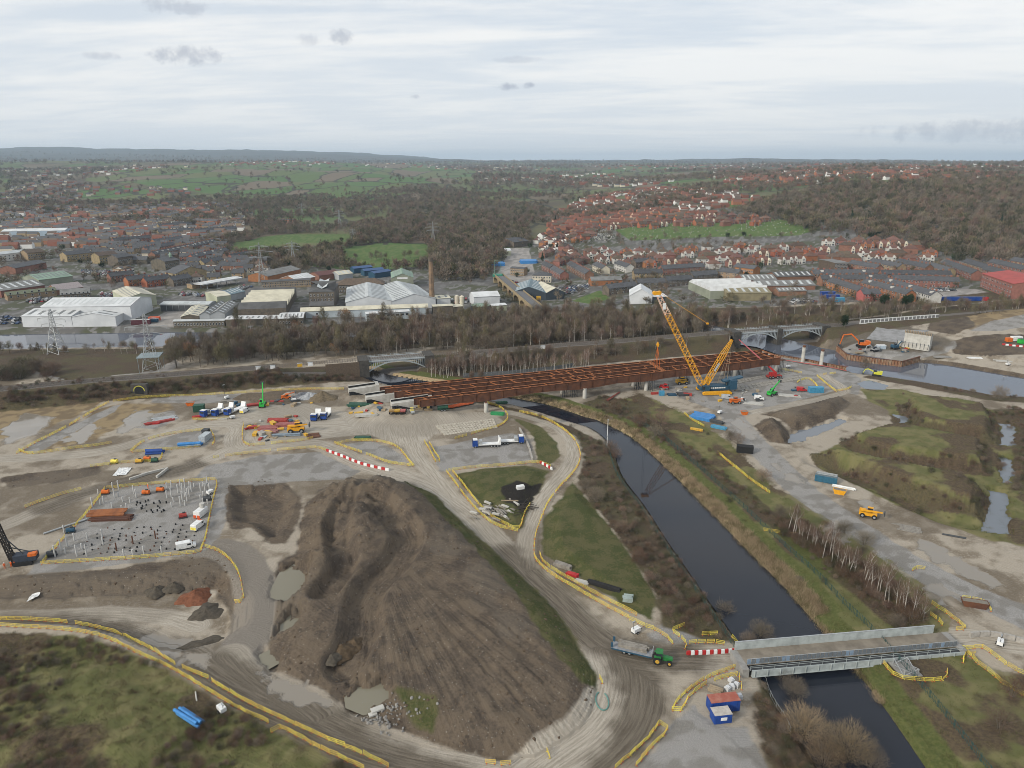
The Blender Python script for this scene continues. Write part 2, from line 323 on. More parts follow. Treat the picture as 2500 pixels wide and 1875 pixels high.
cls('soil',[P0((545,1175),(680,1170),(740,1210),(735,1260),(700,1330),(660,1330),(610,1290),(560,1290),(540,1230)),P0((-60,1412),(100,1402),(250,1390),(480,1362),(520,1350),(560,1390),(585,1450),(560,1475),(520,1420),(460,1424),(300,1432),(150,1440),(-60,1440)),
             BROWNB,BROWNB2,P0((230,1185),(300,1165),(420,1140),(400,1158),(300,1180)),P0((0,1165),(120,1150),(240,1140),(250,1155),(130,1180),(20,1195))])
cls('soil',[WP([(2270,800),(2350,795),(2380,815),(2330,830),(2260,820)],3),WP([(2060,812),(2230,815),(2120,850),(2000,850)],2),P0((2230,872),(2300,876),(2400,892),(2520,912),(2520,940),(2400,914),(2290,897),(2215,886)),P0((2300,850),(2420,845),(2520,850),(2520,880),(2420,878),(2330,868))])
cls('ochre',[WP([(2280,795),(2400,785),(2520,775),(2520,800),(2400,812),(2330,830),(2270,815)],3),WP([(2265,785),(2340,785),(2365,810),(2330,822),(2280,805)],5),P0((1850,1045),(1880,1040),(1925,1070),(1880,1078)),P0((170,1050),(240,1000),(290,985),(420,985),(420,1000),(320,1030),(230,1075),(120,1098)),P0((-40,980),(120,975),(200,960),(280,965),(200,1010),(80,1060),(-40,1080))])
cls('grass',[MGRASS,TRI,BUND_C,P0((1245,1018),(1318,1041),(1362,1082),(1366,1114),(1336,1141),(1312,1123),(1303,1070),(1290,1050)),P0((958,1696),(993,1705),(1063,1723),(1072,1762),(1059,1797),(1015,1779),(980,1731))])
VEG=WP([(-200,1540),(100,1545),(210,1555),(285,1578),(350,1612),(470,1675),(560,1732),(700,1797),(860,1880),(860,2050),(-200,2050)])
cls('olive',[VEG] + GM + [P0((2100,950),(2200,950),(2300,975),(2420,1000),(2900,1010),(2900,1400),(2420,1320),(2200,1240),(2050,1165),(1985,1125),(2010,1100),(2100,1060),(2180,1040),(2170,1000),(2120,980))])
BANK_L=P0((1120,955),(1240,990),(1300,1003),(1400,1040),(1480,1080),(1515,1125),(1540,1180),(1600,1265),(1681,1382),(1764,1500),(1800,1560),(1740,1560),(1620,1530),(1602,1456),(1541,1355),(1480,1272),(1427,1207),(1410,1170),(1428,1110),(1405,1062),(1340,1026),(1270,1006),(1120,970))
cls('scrub',[BANK_L,P0((1850,1640),(1900,1680),(2040,1900),(1900,1900),(1840,1760))])
dR,latR,alR=line_field(GP,CANAL_R,80);sC=np.clip(sdf_poly(GP,CANAL,80),-80,80)
rsign=np.sign(np.median(latR[(GP[:,0] > 60) & (GP[:,1] < 180) & (dR < 40)])) or 1
rb=np.where((latR * rsign > 0) & (sC < 0),dR,1e3)          # distance from the right-hand water's edge
def band(a,b): return np.where(rb < 500,np.minimum(rb - a,b - rb),-14.0)
CLS['reed']=np.clip(np.where(GP[:,1] > 150,band(-1,5.0),band(-1,1.2)),-14,14)
CLS['green']=np.clip(np.where(GP[:,1] > 150,band(4.5,9.5),band(1.0,7.0)),-14,14)
rightside=P0((1130,930),(1300,960),(1420,1000),(1480,985),(1560,960),(1700,1020),(1790,1085),(1900,1195),(2040,1285),(2160,1365),(2260,1440),(2310,1510),(2300,1550),(2340,1580),(2430,1640),(2900,1720),(2900,1990),(2290,1940),(2130,1705),(1959,1497),(1733,1255),(1596,1120),(1427,1020),(1235,970))
srs=np.clip(sdf_poly(GP,rightside,14),-14,14)
CLS['olive']=np.maximum(CLS['olive'],srs)
cls('scrub',[P0((1420,985),(1480,965),(1560,985),(1640,1060),(1700,1100),(1740,1140),(1830,1200),(1900,1260),(2010,1330),(2100,1400),(2190,1480),(2230,1540),(2190,1545),(2080,1450),(1980,1370),(1860,1270),(1760,1180),(1650,1110),(1560,1060),(1480,1020)),
              P0((2420,1000),(2900,985),(2900,1180),(2470,1200),(2475,1050)),P0((2100,920),(2300,955),(2420,978),(2900,1005),(2900,985),(2420,960),(2293,936),(2145,913))])
CLS['green']=np.maximum(CLS['green'],np.clip(sdf_poly(GP,P0((1900,1290),(1960,1300),(2030,1370),(2010,1420),(1960,1380)),14),-14,14))
CLS['scrub']=np.maximum(CLS['scrub'],np.clip(16 - line_field(GP,RAIL,40)[0],-14,14))
wood=WP([(-300,905),(0,900),(80,905),(170,930),(380,905),(440,870),(560,862),(800,858),(1100,845),(1700,815),(1800,802),(1840,830),(2050,800),(2520,762),(2520,742),(2100,770),(1850,768),(1600,765),(1300,770),(1000,780),(600,808),(560,838),(400,846),(0,852),(-300,870)])
cls('scrub',[wood,P0((1000,900),(1130,880),(1300,868),(1500,855),(1700,838),(1790,835),(1790,860),(1500,885),(1300,905),(1120,930),(1020,925))])
CLS['ballast']=np.clip(4.6 - line_field(GP,RAIL,30)[0],-14,14)
D_=np.hypot(GP[:,0],GP[:,1])
# ground beyond the river: town, yards, fields
town=WP([(-400,820),(600,808),(1180,785),(1250,770),(1500,768),(2100,765),(2600,735),(2900,640),(2900,600),(1900,560),(1500,560),(1100,640),(900,665),(650,640),(500,560),(0,520),(-400,520)])
CLS['town']=np.clip(sdf_poly(GP,town,60),-14,14)
CLS['field']=np.clip((D_ - 640) / 6,-14,14);CLS['field']=np.where(CLS['town'] > 0,-14,CLS['field'])
def far_patch(*p,z=5): return np.array([G(a,b)[:2] for a,b in p])
LAWN=[far_patch((840,655),(835,612),(900,598),(1040,596),(1046,630),(1030,650),(960,655)),far_patch((540,610),(640,578),(700,572),(855,572),(850,590),(700,594),(600,612)),far_patch((1490,555),(1700,540),(1900,535),(2010,555),(1950,575),(1700,580),(1540,588)),far_patch((1395,735),(1465,708),(1490,730),(1440,742)),far_patch((0,540),(60,528),(70,540),(0,552)),far_patch((1760,495),(1830,485),(1860,500),(1780,510))]
cls('lawn',LAWN)
YARD=[far_patch((1208,680),(1230,640),(1240,605),(1290,605),(1300,640),(1310,690),(1260,700)),far_patch((350,795),(420,755),(500,760),(440,800)),far_patch((2200,712),(2380,705),(2480,730),(2380,745),(2250,745)),far_patch((1900,665),(1990,660),(2000,672),(1910,682)),
        WP([(60,905),(160,880),(250,862),(400,862),(440,885),(420,905),(250,925),(150,930)])]
cls('yard',YARD)
PUD=[P0((308,1560),(340,1530),(400,1520),(455,1540),(450,1585),(520,1590),(500,1630),(420,1610),(350,1590)),P0((640,1640),(700,1655),(770,1690),(800,1720),(740,1720),(660,1680)),
       P0((0,1050),(60,1010),(130,1020),(90,1060),(20,1085)),P0((150,1075),(220,1035),(250,1040),(200,1080)),P0((300,1060),(350,1040),(360,1020),(400,1010),(330,1000),(300,1030),(280,1060)),P0((2000,1290),(2045,1270),(2080,1300),(2060,1330),(2020,1320)),
       P0((2240,1315),(2300,1340),(2400,1395),(2460,1430),(2430,1440),(2330,1400),(2250,1350)),P0((2260,1440),(2310,1430),(2345,1455),(2300,1470)),P0((1860,1110),(1930,1160),(1960,1180),(1925,1172),(1880,1140)),P0((1780,1030),(1810,1020),(1850,1060),(1830,1075)),P0((2090,1225),(2110,1220),(2160,1252),(2140,1252))]
cls('puddle',PUD)
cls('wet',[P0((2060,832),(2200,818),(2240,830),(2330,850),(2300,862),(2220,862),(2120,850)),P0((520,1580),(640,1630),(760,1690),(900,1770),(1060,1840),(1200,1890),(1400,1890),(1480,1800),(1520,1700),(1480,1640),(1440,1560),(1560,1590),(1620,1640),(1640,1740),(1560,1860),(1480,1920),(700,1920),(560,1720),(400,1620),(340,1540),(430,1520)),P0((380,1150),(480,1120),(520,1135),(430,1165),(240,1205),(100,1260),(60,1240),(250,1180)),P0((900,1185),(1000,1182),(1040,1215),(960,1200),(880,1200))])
CLS['scrub']=np.maximum(CLS['scrub'],np.max([np.clip(np.minimum(sdf_poly(GP,g_,14) + 1.2,2.4 - sdf_poly(GP,g_,14)),-14,14) for g_ in GM],0))
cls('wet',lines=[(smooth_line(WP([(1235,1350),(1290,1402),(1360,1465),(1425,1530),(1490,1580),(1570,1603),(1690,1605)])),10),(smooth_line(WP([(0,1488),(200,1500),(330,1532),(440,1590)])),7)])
CLS['moor']=np.clip((D_ - 7600) / 40,-14,14)
cls('meadow',[far_patch((380,402),(520,398),(800,398),(1000,402),(1150,420),(1160,445),(1000,450),(900,470),(600,482),(430,462),(200,440),(250,420)),far_patch((150,470),(300,450),(420,470),(400,490),(200,485)),far_patch((1150,470),(1300,455),(1340,470),(1200,490))])
cls('dark',[P0((1222,1195),(1262,1182),(1300,1190),(1308,1215),(1285,1250),(1235,1235)),P0((1240,1205),(1320,1180),(1310,1210),(1270,1230))])
WASTE=CLS
# ================================================================ MATERIALS
MATS={}
class NT:
    def __init__(s,m): s.t=m.node_tree
    def n(s,t,**k):
        n=s.t.nodes.new(t)
        for a,b in k.items(): setattr(n,a,b)
        return n
    def l(s,a,b): s.t.links.new(a,b)
    def m(s,op,a,b=None,c=None,clamp=False):
        n=s.n('ShaderNodeMath',operation=op,use_clamp=clamp)
        for i,v in enumerate((a,b,c)):
            if v is None: continue
            if hasattr(v,'is_output'): s.l(v,n.inputs[i])
            else: n.inputs[i].default_value=v
        return n.outputs[0]
    def mix(s,f,a,b):
        n=s.n('ShaderNodeMixRGB')
        for i,v in enumerate((f,a,b)):
            if hasattr(v,'is_output'): s.l(v,n.inputs[i])
            elif i==0: n.inputs[0].default_value=v
            else: n.inputs[i].default_value=(*v,1)
        return n.outputs[0]
    def noise(s,vec,scale,detail=4,rough=0.55,dist=0.0):
        n=s.n('ShaderNodeTexNoise');n.inputs['Scale'].default_value=scale;n.inputs['Detail'].default_value=detail;n.inputs['Roughness'].default_value=rough;n.inputs['Distortion'].default_value=dist
        if vec is not None: s.l(vec,n.inputs['Vector'])
        return n.outputs[0]
    def ramp(s,v,a,b,lo=0.0,hi=1.0,smooth=True):
        n=s.n('ShaderNodeMapRange',interpolation_type='SMOOTHSTEP' if smooth else 'LINEAR')
        if hasattr(v,'is_output'): s.l(v,n.inputs[0])
        n.inputs[1].default_value=a;n.inputs[2].default_value=b;n.inputs[3].default_value=lo;n.inputs[4].default_value=hi;return n.outputs[0]
def newmat(name):
    m=bpy.data.materials.new(name);m.use_nodes=True;m.node_tree.nodes.clear();MATS[name]=m
    T=NT(m);o=T.n('ShaderNodeOutputMaterial');b=T.n('ShaderNodeBsdfPrincipled');T.l(b.outputs[0],o.inputs[0]);return m,T,b,o
def mat(name,c,rough=0.7,metal=0.0,c2=None,scale=1.5,amt=0.18,spec=0.3,bump=0.0,rand=0.0):
    """plain procedural material: base colour broken up by noise (wear, dirt)"""
    if name in MATS: return MATS[name]
    m,T,b,o=newmat(name);tcn=T.n('ShaderNodeTexCoord')
    c2=c2 or tuple(x * (1 - amt * 1.4) for x in c)
    nz=T.noise(tcn.outputs['Object'],scale,5,0.6)
    f=T.ramp(nz,0.35,0.68)
    col=T.mix(f,c,c2)
    if rand:
        oi=T.n('ShaderNodeObjectInfo');hs=T.n('ShaderNodeHueSaturation');T.l(col,hs.inputs['Color'])
        T.l(T.m('MULTIPLY_ADD',oi.outputs['Random'],rand * 2,1 - rand),hs.inputs['Value']);T.l(T.m('MULTIPLY_ADD',T.m('FRACT',T.m('MULTIPLY',oi.outputs['Random'],7.31)),0.03,0.485),hs.inputs['Hue']);col=hs.outputs[0]
    T.l(col,b.inputs['Base Color']);b.inputs['Roughness'].default_value=rough;b.inputs['Metallic'].default_value=metal;b.inputs['Specular IOR Level'].default_value=spec
    if bump:
        bp=T.n('ShaderNodeBump');bp.inputs['Strength'].default_value=bump;bp.inputs['Distance'].default_value=0.1;T.l(nz,bp.inputs['Height']);T.l(bp.outputs[0],b.inputs['Normal'])
    return m
# ---- the ground
def make_ground(near):
    gm,T,gb,go=newmat('ground_surface' if near else 'country_surface')
    tcn=T.n('ShaderNodeTexCoord');OB=tcn.outputs['Object']
    def attr(n):
        a=T.n('ShaderNodeAttribute');a.attribute_name=n;return a.outputs['Fac']
    nA=attr('n_a');nB=attr('n_b');nC=T.noise(OB,1.4,3,0.65);nD=T.noise(OB,5.5,1,0.6)
    if near:
        la=attr('lat');al=attr('along');cx=T.n('ShaderNodeCombineXYZ');T.l(la,cx.inputs[0]);T.l(T.m('MULTIPLY',al,0.05),cx.inputs[1]); 
        wv=T.m('MULTIPLY_ADD',nC,.55,0.0);cx2=T.n('ShaderNodeCombineXYZ');T.l(T.m('ADD',la,wv),cx2.inputs[0]);T.l(T.m('MULTIPLY',al,0.05),cx2.inputs[1])
        nT=T.noise(cx2.outputs[0],2.1,3,0.65)          # ruts along roads and down the heap
    edge=T.m('ADD',T.m('MULTIPLY',T.m('SUBTRACT',nB,0.5),5.0),T.m('MULTIPLY',T.m('SUBTRACT',nC,0.5),1.6))
    def mott(c1,c2,n=None,a=0.36,b=0.64): return T.mix(T.ramp(n or nB,a,b),c1,c2)
    base=mott((.33,.29,.235),(.185,.152,.112),T.m('ADD',T.m('MULTIPLY',nA,.45),T.m('MULTIPLY',nB,.55)),.42,.6)
    base=T.mix(T.m('MULTIPLY',T.ramp(nC,.45,.7),.4),base,(.40,.36,.305));base=T.mix(T.m('MULTIPLY',T.ramp(nA,.54,.62),.55),base,(.115,.092,.066));base=T.mix(T.m('MULTIPLY',T.ramp(nD,.5,.75),.3),base,(.10,.085,.066))
    rgh=T.ramp(nB,.4,.62,.92,.75)
    col=base
    def layer(name,colour,w=0.5,amp=1.0,rough=None,thr=0.0):
        nonlocal col,rgh
        s=T.m('MULTIPLY_ADD',edge,amp,attr(name));f=T.ramp(s,-w + thr,w + thr)
        col=T.mix(f,col,colour)
        if rough is not None:
            r=T.n('ShaderNodeMix');T.l(f,r.inputs[0]);T.l(rgh,r.inputs[2]) if hasattr(rgh,'is_output') else None
            if hasattr(rough,'is_output'): T.l(rough,r.inputs[3])
            else: r.inputs[3].default_value=rough
            rgh=r.outputs[0]
        return f
    if near:
        streak=T.ramp(nT,.3,.7)
    if not near:
        # far countryside: enclosed fields with hedges
        mp=T.n('ShaderNodeMapping');mp.inputs['Rotation'].default_value=(0,0,.5);mp.inputs['Scale'].default_value=(1,.42,1);T.l(OB,mp.inputs[0])
        wob=T.n('ShaderNodeVectorMath',operation='ADD');T.l(mp.outputs[0],wob.inputs[0]);nv=T.n('ShaderNodeTexNoise');nv.inputs['Scale'].default_value=.012;T.l(OB,nv.inputs['Vector']);sc_=T.n('ShaderNodeVectorMath',operation='SCALE');T.l(nv.outputs[1],sc_.inputs[0]);sc_.inputs['Scale'].default_value=40;T.l(sc_.outputs[0],wob.inputs[1])
        vo=T.n('ShaderNodeTexVoronoi');vo.inputs['Scale'].default_value=.0075;T.l(wob.outputs[0],vo.inputs['Vector']);ve=T.n('ShaderNodeTexVoronoi',feature='DISTANCE_TO_EDGE');ve.inputs['Scale'].default_value=.0075;T.l(wob.outputs[0],ve.inputs['Vector'])
        vs=T.n('ShaderNodeSeparateColor');T.l(vo.outputs['Color'],vs.inputs[0])
        fcol=T.mix(T.ramp(vs.outputs[0],.25,.8),(.075,.13,.04),(.115,.128,.055));fcol=T.mix(T.ramp(vs.outputs[1],.74,.8),fcol,(.15,.12,.085))
        big=T.noise(OB,.0011,3,.6);fcol=T.mix(T.m('MULTIPLY',T.ramp(big,.42,.56),T.ramp(attr('meadow'),0,10,1.0,0.0)),fcol,mott((.085,.068,.05),(.11,.10,.055),T.noise(OB,.012,4,.6)))
        fcol=T.mix(T.ramp(ve.outputs[0],.035,.02),fcol,(.045,.042,.03))
        layer('field',fcol,1.0,.3,.95)
        layer('moor',mott((.05,.05,.042),(.066,.06,.046),T.noise(OB,.002,4,.6)),8.0,.3,.95)
    tcol=T.mix(T.ramp(attr('n_t'),.38,.6),(.12,.115,.11),(.075,.078,.05));tcol=T.mix(T.ramp(nB,.5,.62),tcol,(.17,.165,.16))
    layer('town',tcol,2.0,.5,.9)
    layer('yard',mott((.30,.28,.26),(.22,.205,.19)),1.0,.6,.8)
    layer('lawn',mott((.068,.115,.03),(.10,.135,.045)),.8,.3,.95)
    if near:
        layer('ochre',mott((.25,.19,.11),(.16,.12,.075)),1.2,1.2,.9)
        soil=mott((.108,.083,.059),(.056,.044,.035),T.m('ADD',T.m('MULTIPLY',nB,.5),T.m('MULTIPLY',nC,.5)),.42,.6);soil=T.mix(T.m('MULTIPLY',streak,.4),soil,(.148,.119,.09));soil=T.mix(T.m('MULTIPLY',T.ramp(nT,.62,.74),.7),soil,(.045,.036,.03));soil=T.mix(T.m('MULTIPLY',T.ramp(nA,.5,.62),.45),soil,(.135,.114,.09))
        vst=T.n('ShaderNodeTexVoronoi');vst.inputs['Scale'].default_value=.9;T.l(OB,vst.inputs['Vector']);soil=T.mix(T.m('MULTIPLY',T.ramp(vst.outputs['Distance'],.13,.08),.7),soil,(.30,.28,.25))
        layer('soil',soil,.7,.55,.9)
        rgc=T.mix(T.ramp(nD,.38,.64),(.135,.118,.098),(.245,.22,.19));layer('rough',rgc,.6,.4,.85)
        grv=T.mix(T.ramp(nD,.35,.66),(.20,.192,.18),(.31,.298,.285));grv=T.mix(T.m('MULTIPLY',T.ramp(nB,.45,.62),.6),grv,(.15,.138,.12));layer('gravel',grv,.5,.55,.8)
        rd=T.mix(streak,(.25,.22,.178),(.42,.38,.32));rd=T.mix(T.m('MULTIPLY',T.ramp(nT,.60,.72),.65),rd,(.125,.108,.088));rd=T.mix(T.m('MULTIPLY',T.ramp(nA,.45,.62),.5),rd,(.21,.185,.15));layer('road',rd,.6,.32,T.ramp(nT,.4,.65,.75,.42))
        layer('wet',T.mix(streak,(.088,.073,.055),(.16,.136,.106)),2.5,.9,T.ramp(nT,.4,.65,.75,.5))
        layer('olive',T.mix(T.ramp(attr('n_o'),.49,.6),mott((.108,.11,.044),(.155,.142,.066)),mott((.07,.052,.037),(.105,.08,.048),nC)),.7,.5,.95)
        layer('grass',mott((.058,.066,.024),(.094,.088,.04),T.m('ADD',T.m('MULTIPLY',nB,.5),T.m('MULTIPLY',nC,.5)),.42,.58),.6,.45,.95)
    layer('scrub',T.mix(T.ramp(attr('n_s'),.44,.58),mott((.095,.068,.045),(.062,.048,.034),nC),mott((.066,.058,.034),(.095,.078,.044),nC)),.8,.6,.95)
    if near:
        layer('reed',mott((.36,.275,.165),(.25,.185,.11),nC),.5,.25,.9)
        layer('green',mott((.07,.084,.026),(.10,.105,.038),nC),.5,.25,.95)
        bal=T.mix(T.ramp(nD,.4,.62),(.105,.092,.08),(.175,.16,.145));layer('ballast',bal,.3,.08,.9)
        layer('dark',(.022,.019,.017),.6,.5,.95)
    # standing water on the site: smooth, silty, set where the photograph shows puddles
    if near:
        pf=layer('puddle',(.215,.19,.155),.6,1.5,.09)
        bp=T.n('ShaderNodeBump');bp.inputs['Strength'].default_value=.55;bp.inputs['Distance'].default_value=.35
        hh=T.m('ADD',T.m('MULTIPLY',nC,.7),T.m('ADD',T.m('MULTIPLY',nD,.25),T.m('MULTIPLY',nT,.8)));T.l(T.m('MULTIPLY',hh,T.m('SUBTRACT',1.0,pf)),bp.inputs['Height'])
    if near: T.l(bp.outputs[0],gb.inputs['Normal'])
    T.l(col,gb.inputs['Base Color']);T.l(rgh,gb.inputs['Roughness']);gb.inputs['Specular IOR Level'].default_value=.16
    if near: T.l(T.m('MULTIPLY_ADD',pf,.36,.14),gb.inputs['Specular IOR Level'])
    
    return gm
gm=make_ground(True);gfar=make_ground(False)
# ---- ground meshes: one sheet of terrain, cut into the pieces of the setting it is made of
def nzf(k,sd,o): return 0.5 + 0.47 * fbm(GP[:,0] * k,GP[:,1] * k,sd,o)
NZ=[('n_a',nzf(.05,61,5)),('n_b',nzf(.3,71,4)),('n_t',nzf(.04,81,4)),('n_o',nzf(.1,91,5)),('n_s',nzf(.13,101,5))]
NR=len(ys);idx=np.arange(NR * NC).reshape(NR,NC)
quads=np.stack([idx[:-1,:-1],idx[:-1,1:],idx[1:,1:],idx[1:,:-1]],-1).reshape(-1,4)
fc=GP[quads].mean(1);own=np.zeros(len(quads),int)
ONAMES=['ground','fields','town_ground','spoil_heap','gravel_pad','haul_road','grass_bank','rough_grassland','scrub_bank','towpath','railway_embankment']
def fmean(n): return CLS[n][quads].mean(1)
own[fmean('field') > 0]=1;own[fmean('town') > 0]=2
own[(sdf_poly(fc,MOUND,14) > 0)]=3
own[fmean('gravel') > 0]=4;own[fmean('road') > 0]=5;own[fmean('olive') > 0]=7;own[fmean('grass') > 0]=6;own[fmean('scrub') > 0]=8;own[(fmean('green') > 0) | (fmean('reed') > 0)]=9
own[(line_field(fc,RAIL,40)[0] < 15)]=10
def mesh_np(name,V,F,mats,smooth=True,fm=None):
    me=bpy.data.meshes.new(name);me.vertices.add(len(V));me.vertices.foreach_set('co',np.ascontiguousarray(V,dtype=np.float32).ravel())
    k=F.shape[1];me.loops.add(F.size);me.loops.foreach_set('vertex_index',F.ravel().astype(np.int32));me.polygons.add(len(F));me.polygons.foreach_set('loop_start',np.arange(0,F.size,k,dtype=np.int32));me.polygons.foreach_set('loop_total',np.full(len(F),k,dtype=np.int32))
    if smooth: me.polygons.foreach_set('use_smooth',np.ones(len(F),bool))
    for m in mats: me.materials.append(m)
    if fm is not None: me.polygons.foreach_set('material_index',fm.astype(np.int32))
    me.update(calc_edges=True);return me
GV=np.stack([GP[:,0],GP[:,1],GH],1)
# shared normals so that the cuts between the pieces stay invisible
gn=np.zeros_like(GV);a_,b_,c_,d_=(GV[quads[:,i]] for i in range(4));nn=np.cross(c_ - a_,d_ - b_)
for i in range(4):
    for ax in range(3): gn[:,ax] +=np.bincount(quads[:,i],nn[:,ax],len(GV))
gn /=np.linalg.norm(gn,axis=1,keepdims=True)
for k,nme in enumerate(ONAMES):
    F=quads[own==k]
    if not len(F): continue
    u,inv=np.unique(F,return_inverse=True);F2=inv.reshape(F.shape)
    me=mesh_np(nme,GV[u],F2,[gfar if k in (1,2) else gm])
    for cn,arr in list(CLS.items()) + [('lat',LAT),('along',ALO)] + NZ:
        at=me.attributes.new(cn,'FLOAT','POINT');at.data.foreach_set('value',arr[u].astype(np.float32))
    try: me.normals_split_custom_set_from_vertices(gn[u].tolist())
    except Exception: pass
    o=bpy.data.objects.new(nme,me);COL.objects.link(o);o['kind']='structure'
# wide apron so that the land goes on outside the frame
me=bpy.data.meshes.new('outlying_land');bmv=bmesh.new();vv=[bmv.verts.new(p) for p in ((-30000,-4000,-9),(30000,-4000,-9),(30000,26000,-9),(-30000,26000,-9))];bmv.faces.new(vv);bmv.to_mesh(me)
me.materials.append(mat('outlying_grass',(.09,.095,.045),.95,c2=(.07,.06,.04),scale=.004));o=bpy.data.objects.new('outlying_land',me);COL.objects.link(o);o['kind']='structure'
# ---- water
def water_mat(name,c,rough,bump,scale):
    m,T,b,o=newmat(name);tcn=T.n('ShaderNodeTexCoord')
    b.inputs['Base Color'].default_value=(*c,1);b.inputs['Roughness'].default_value=rough;b.inputs['IOR'].default_value=1.33;b.inputs['Specular IOR Level'].default_value=.5
    nz=T.noise(tcn.outputs['Object'],scale,3,.5);bp=T.n('ShaderNodeBump');bp.inputs['Strength'].default_value=bump;bp.inputs['Distance'].default_value=.05;T.l(nz,bp.inputs['Height']);T.l(bp.outputs[0],b.inputs['Normal']);return m
WCAN=water_mat('canal_water_dark',(.012,.015,.023),.02,.05,1.2);WRIV=water_mat('river_water',(.09,.10,.125),.05,.08,.8);WPOND=water_mat('silty_pond_water',(.19,.175,.13),.06,.03,1.0);WDITCH=water_mat('ditch_water',(.14,.155,.175),.06,.03,1.0)
def sheet(name,pts,z,m):
    me=bpy.data.meshes.new(name);bmv=bmesh.new();vs=[bmv.verts.new((p[0],p[1],z)) for p in pts];f=bmv.faces.new(vs);f.normal_update()
    if f.normal.z < 0: f.normal_flip()
    bmesh.ops.triangulate(bmv,faces=bmv.faces[:]);bmv.to_mesh(me);bmv.free();me.materials.append(m);o=bpy.data.objects.new(name,me);COL.objects.link(o);o['kind']='structure';return o
def offset_poly(V,d):
    n=len(V);o=[];A=sum(V[i][0] * V[(i + 1) % n][1] - V[(i + 1) % n][0] * V[i][1] for i in range(n));sg=1 if A > 0 else -1
    for i in range(n):
        a,b,c=V[i - 1],V[i],V[(i + 1) % n];t=(c - a) / max(np.hypot(*(c - a)),1e-6);o.append(b + np.array([t[1],-t[0]]) * d * sg)
    return np.array(o)
sheet('canal_water',offset_poly(CANAL,1.0),ZC,WCAN)
sheet('river_water',offset_poly(RIV,1.5),ZR,WRIV);sheet('river_water',offset_poly(RIV2,1.5),ZR,WRIV)
POND=[(p,z,WDITCH) for p,z in PONDC]
for pts,z,m in POND: sheet('pond_water',offset_poly(WP(pts,z),1.9),z,m)
for pts,z in POOLS: sheet('puddle_water',offset_poly(WP(pts,z),2.0),z,WPOND)
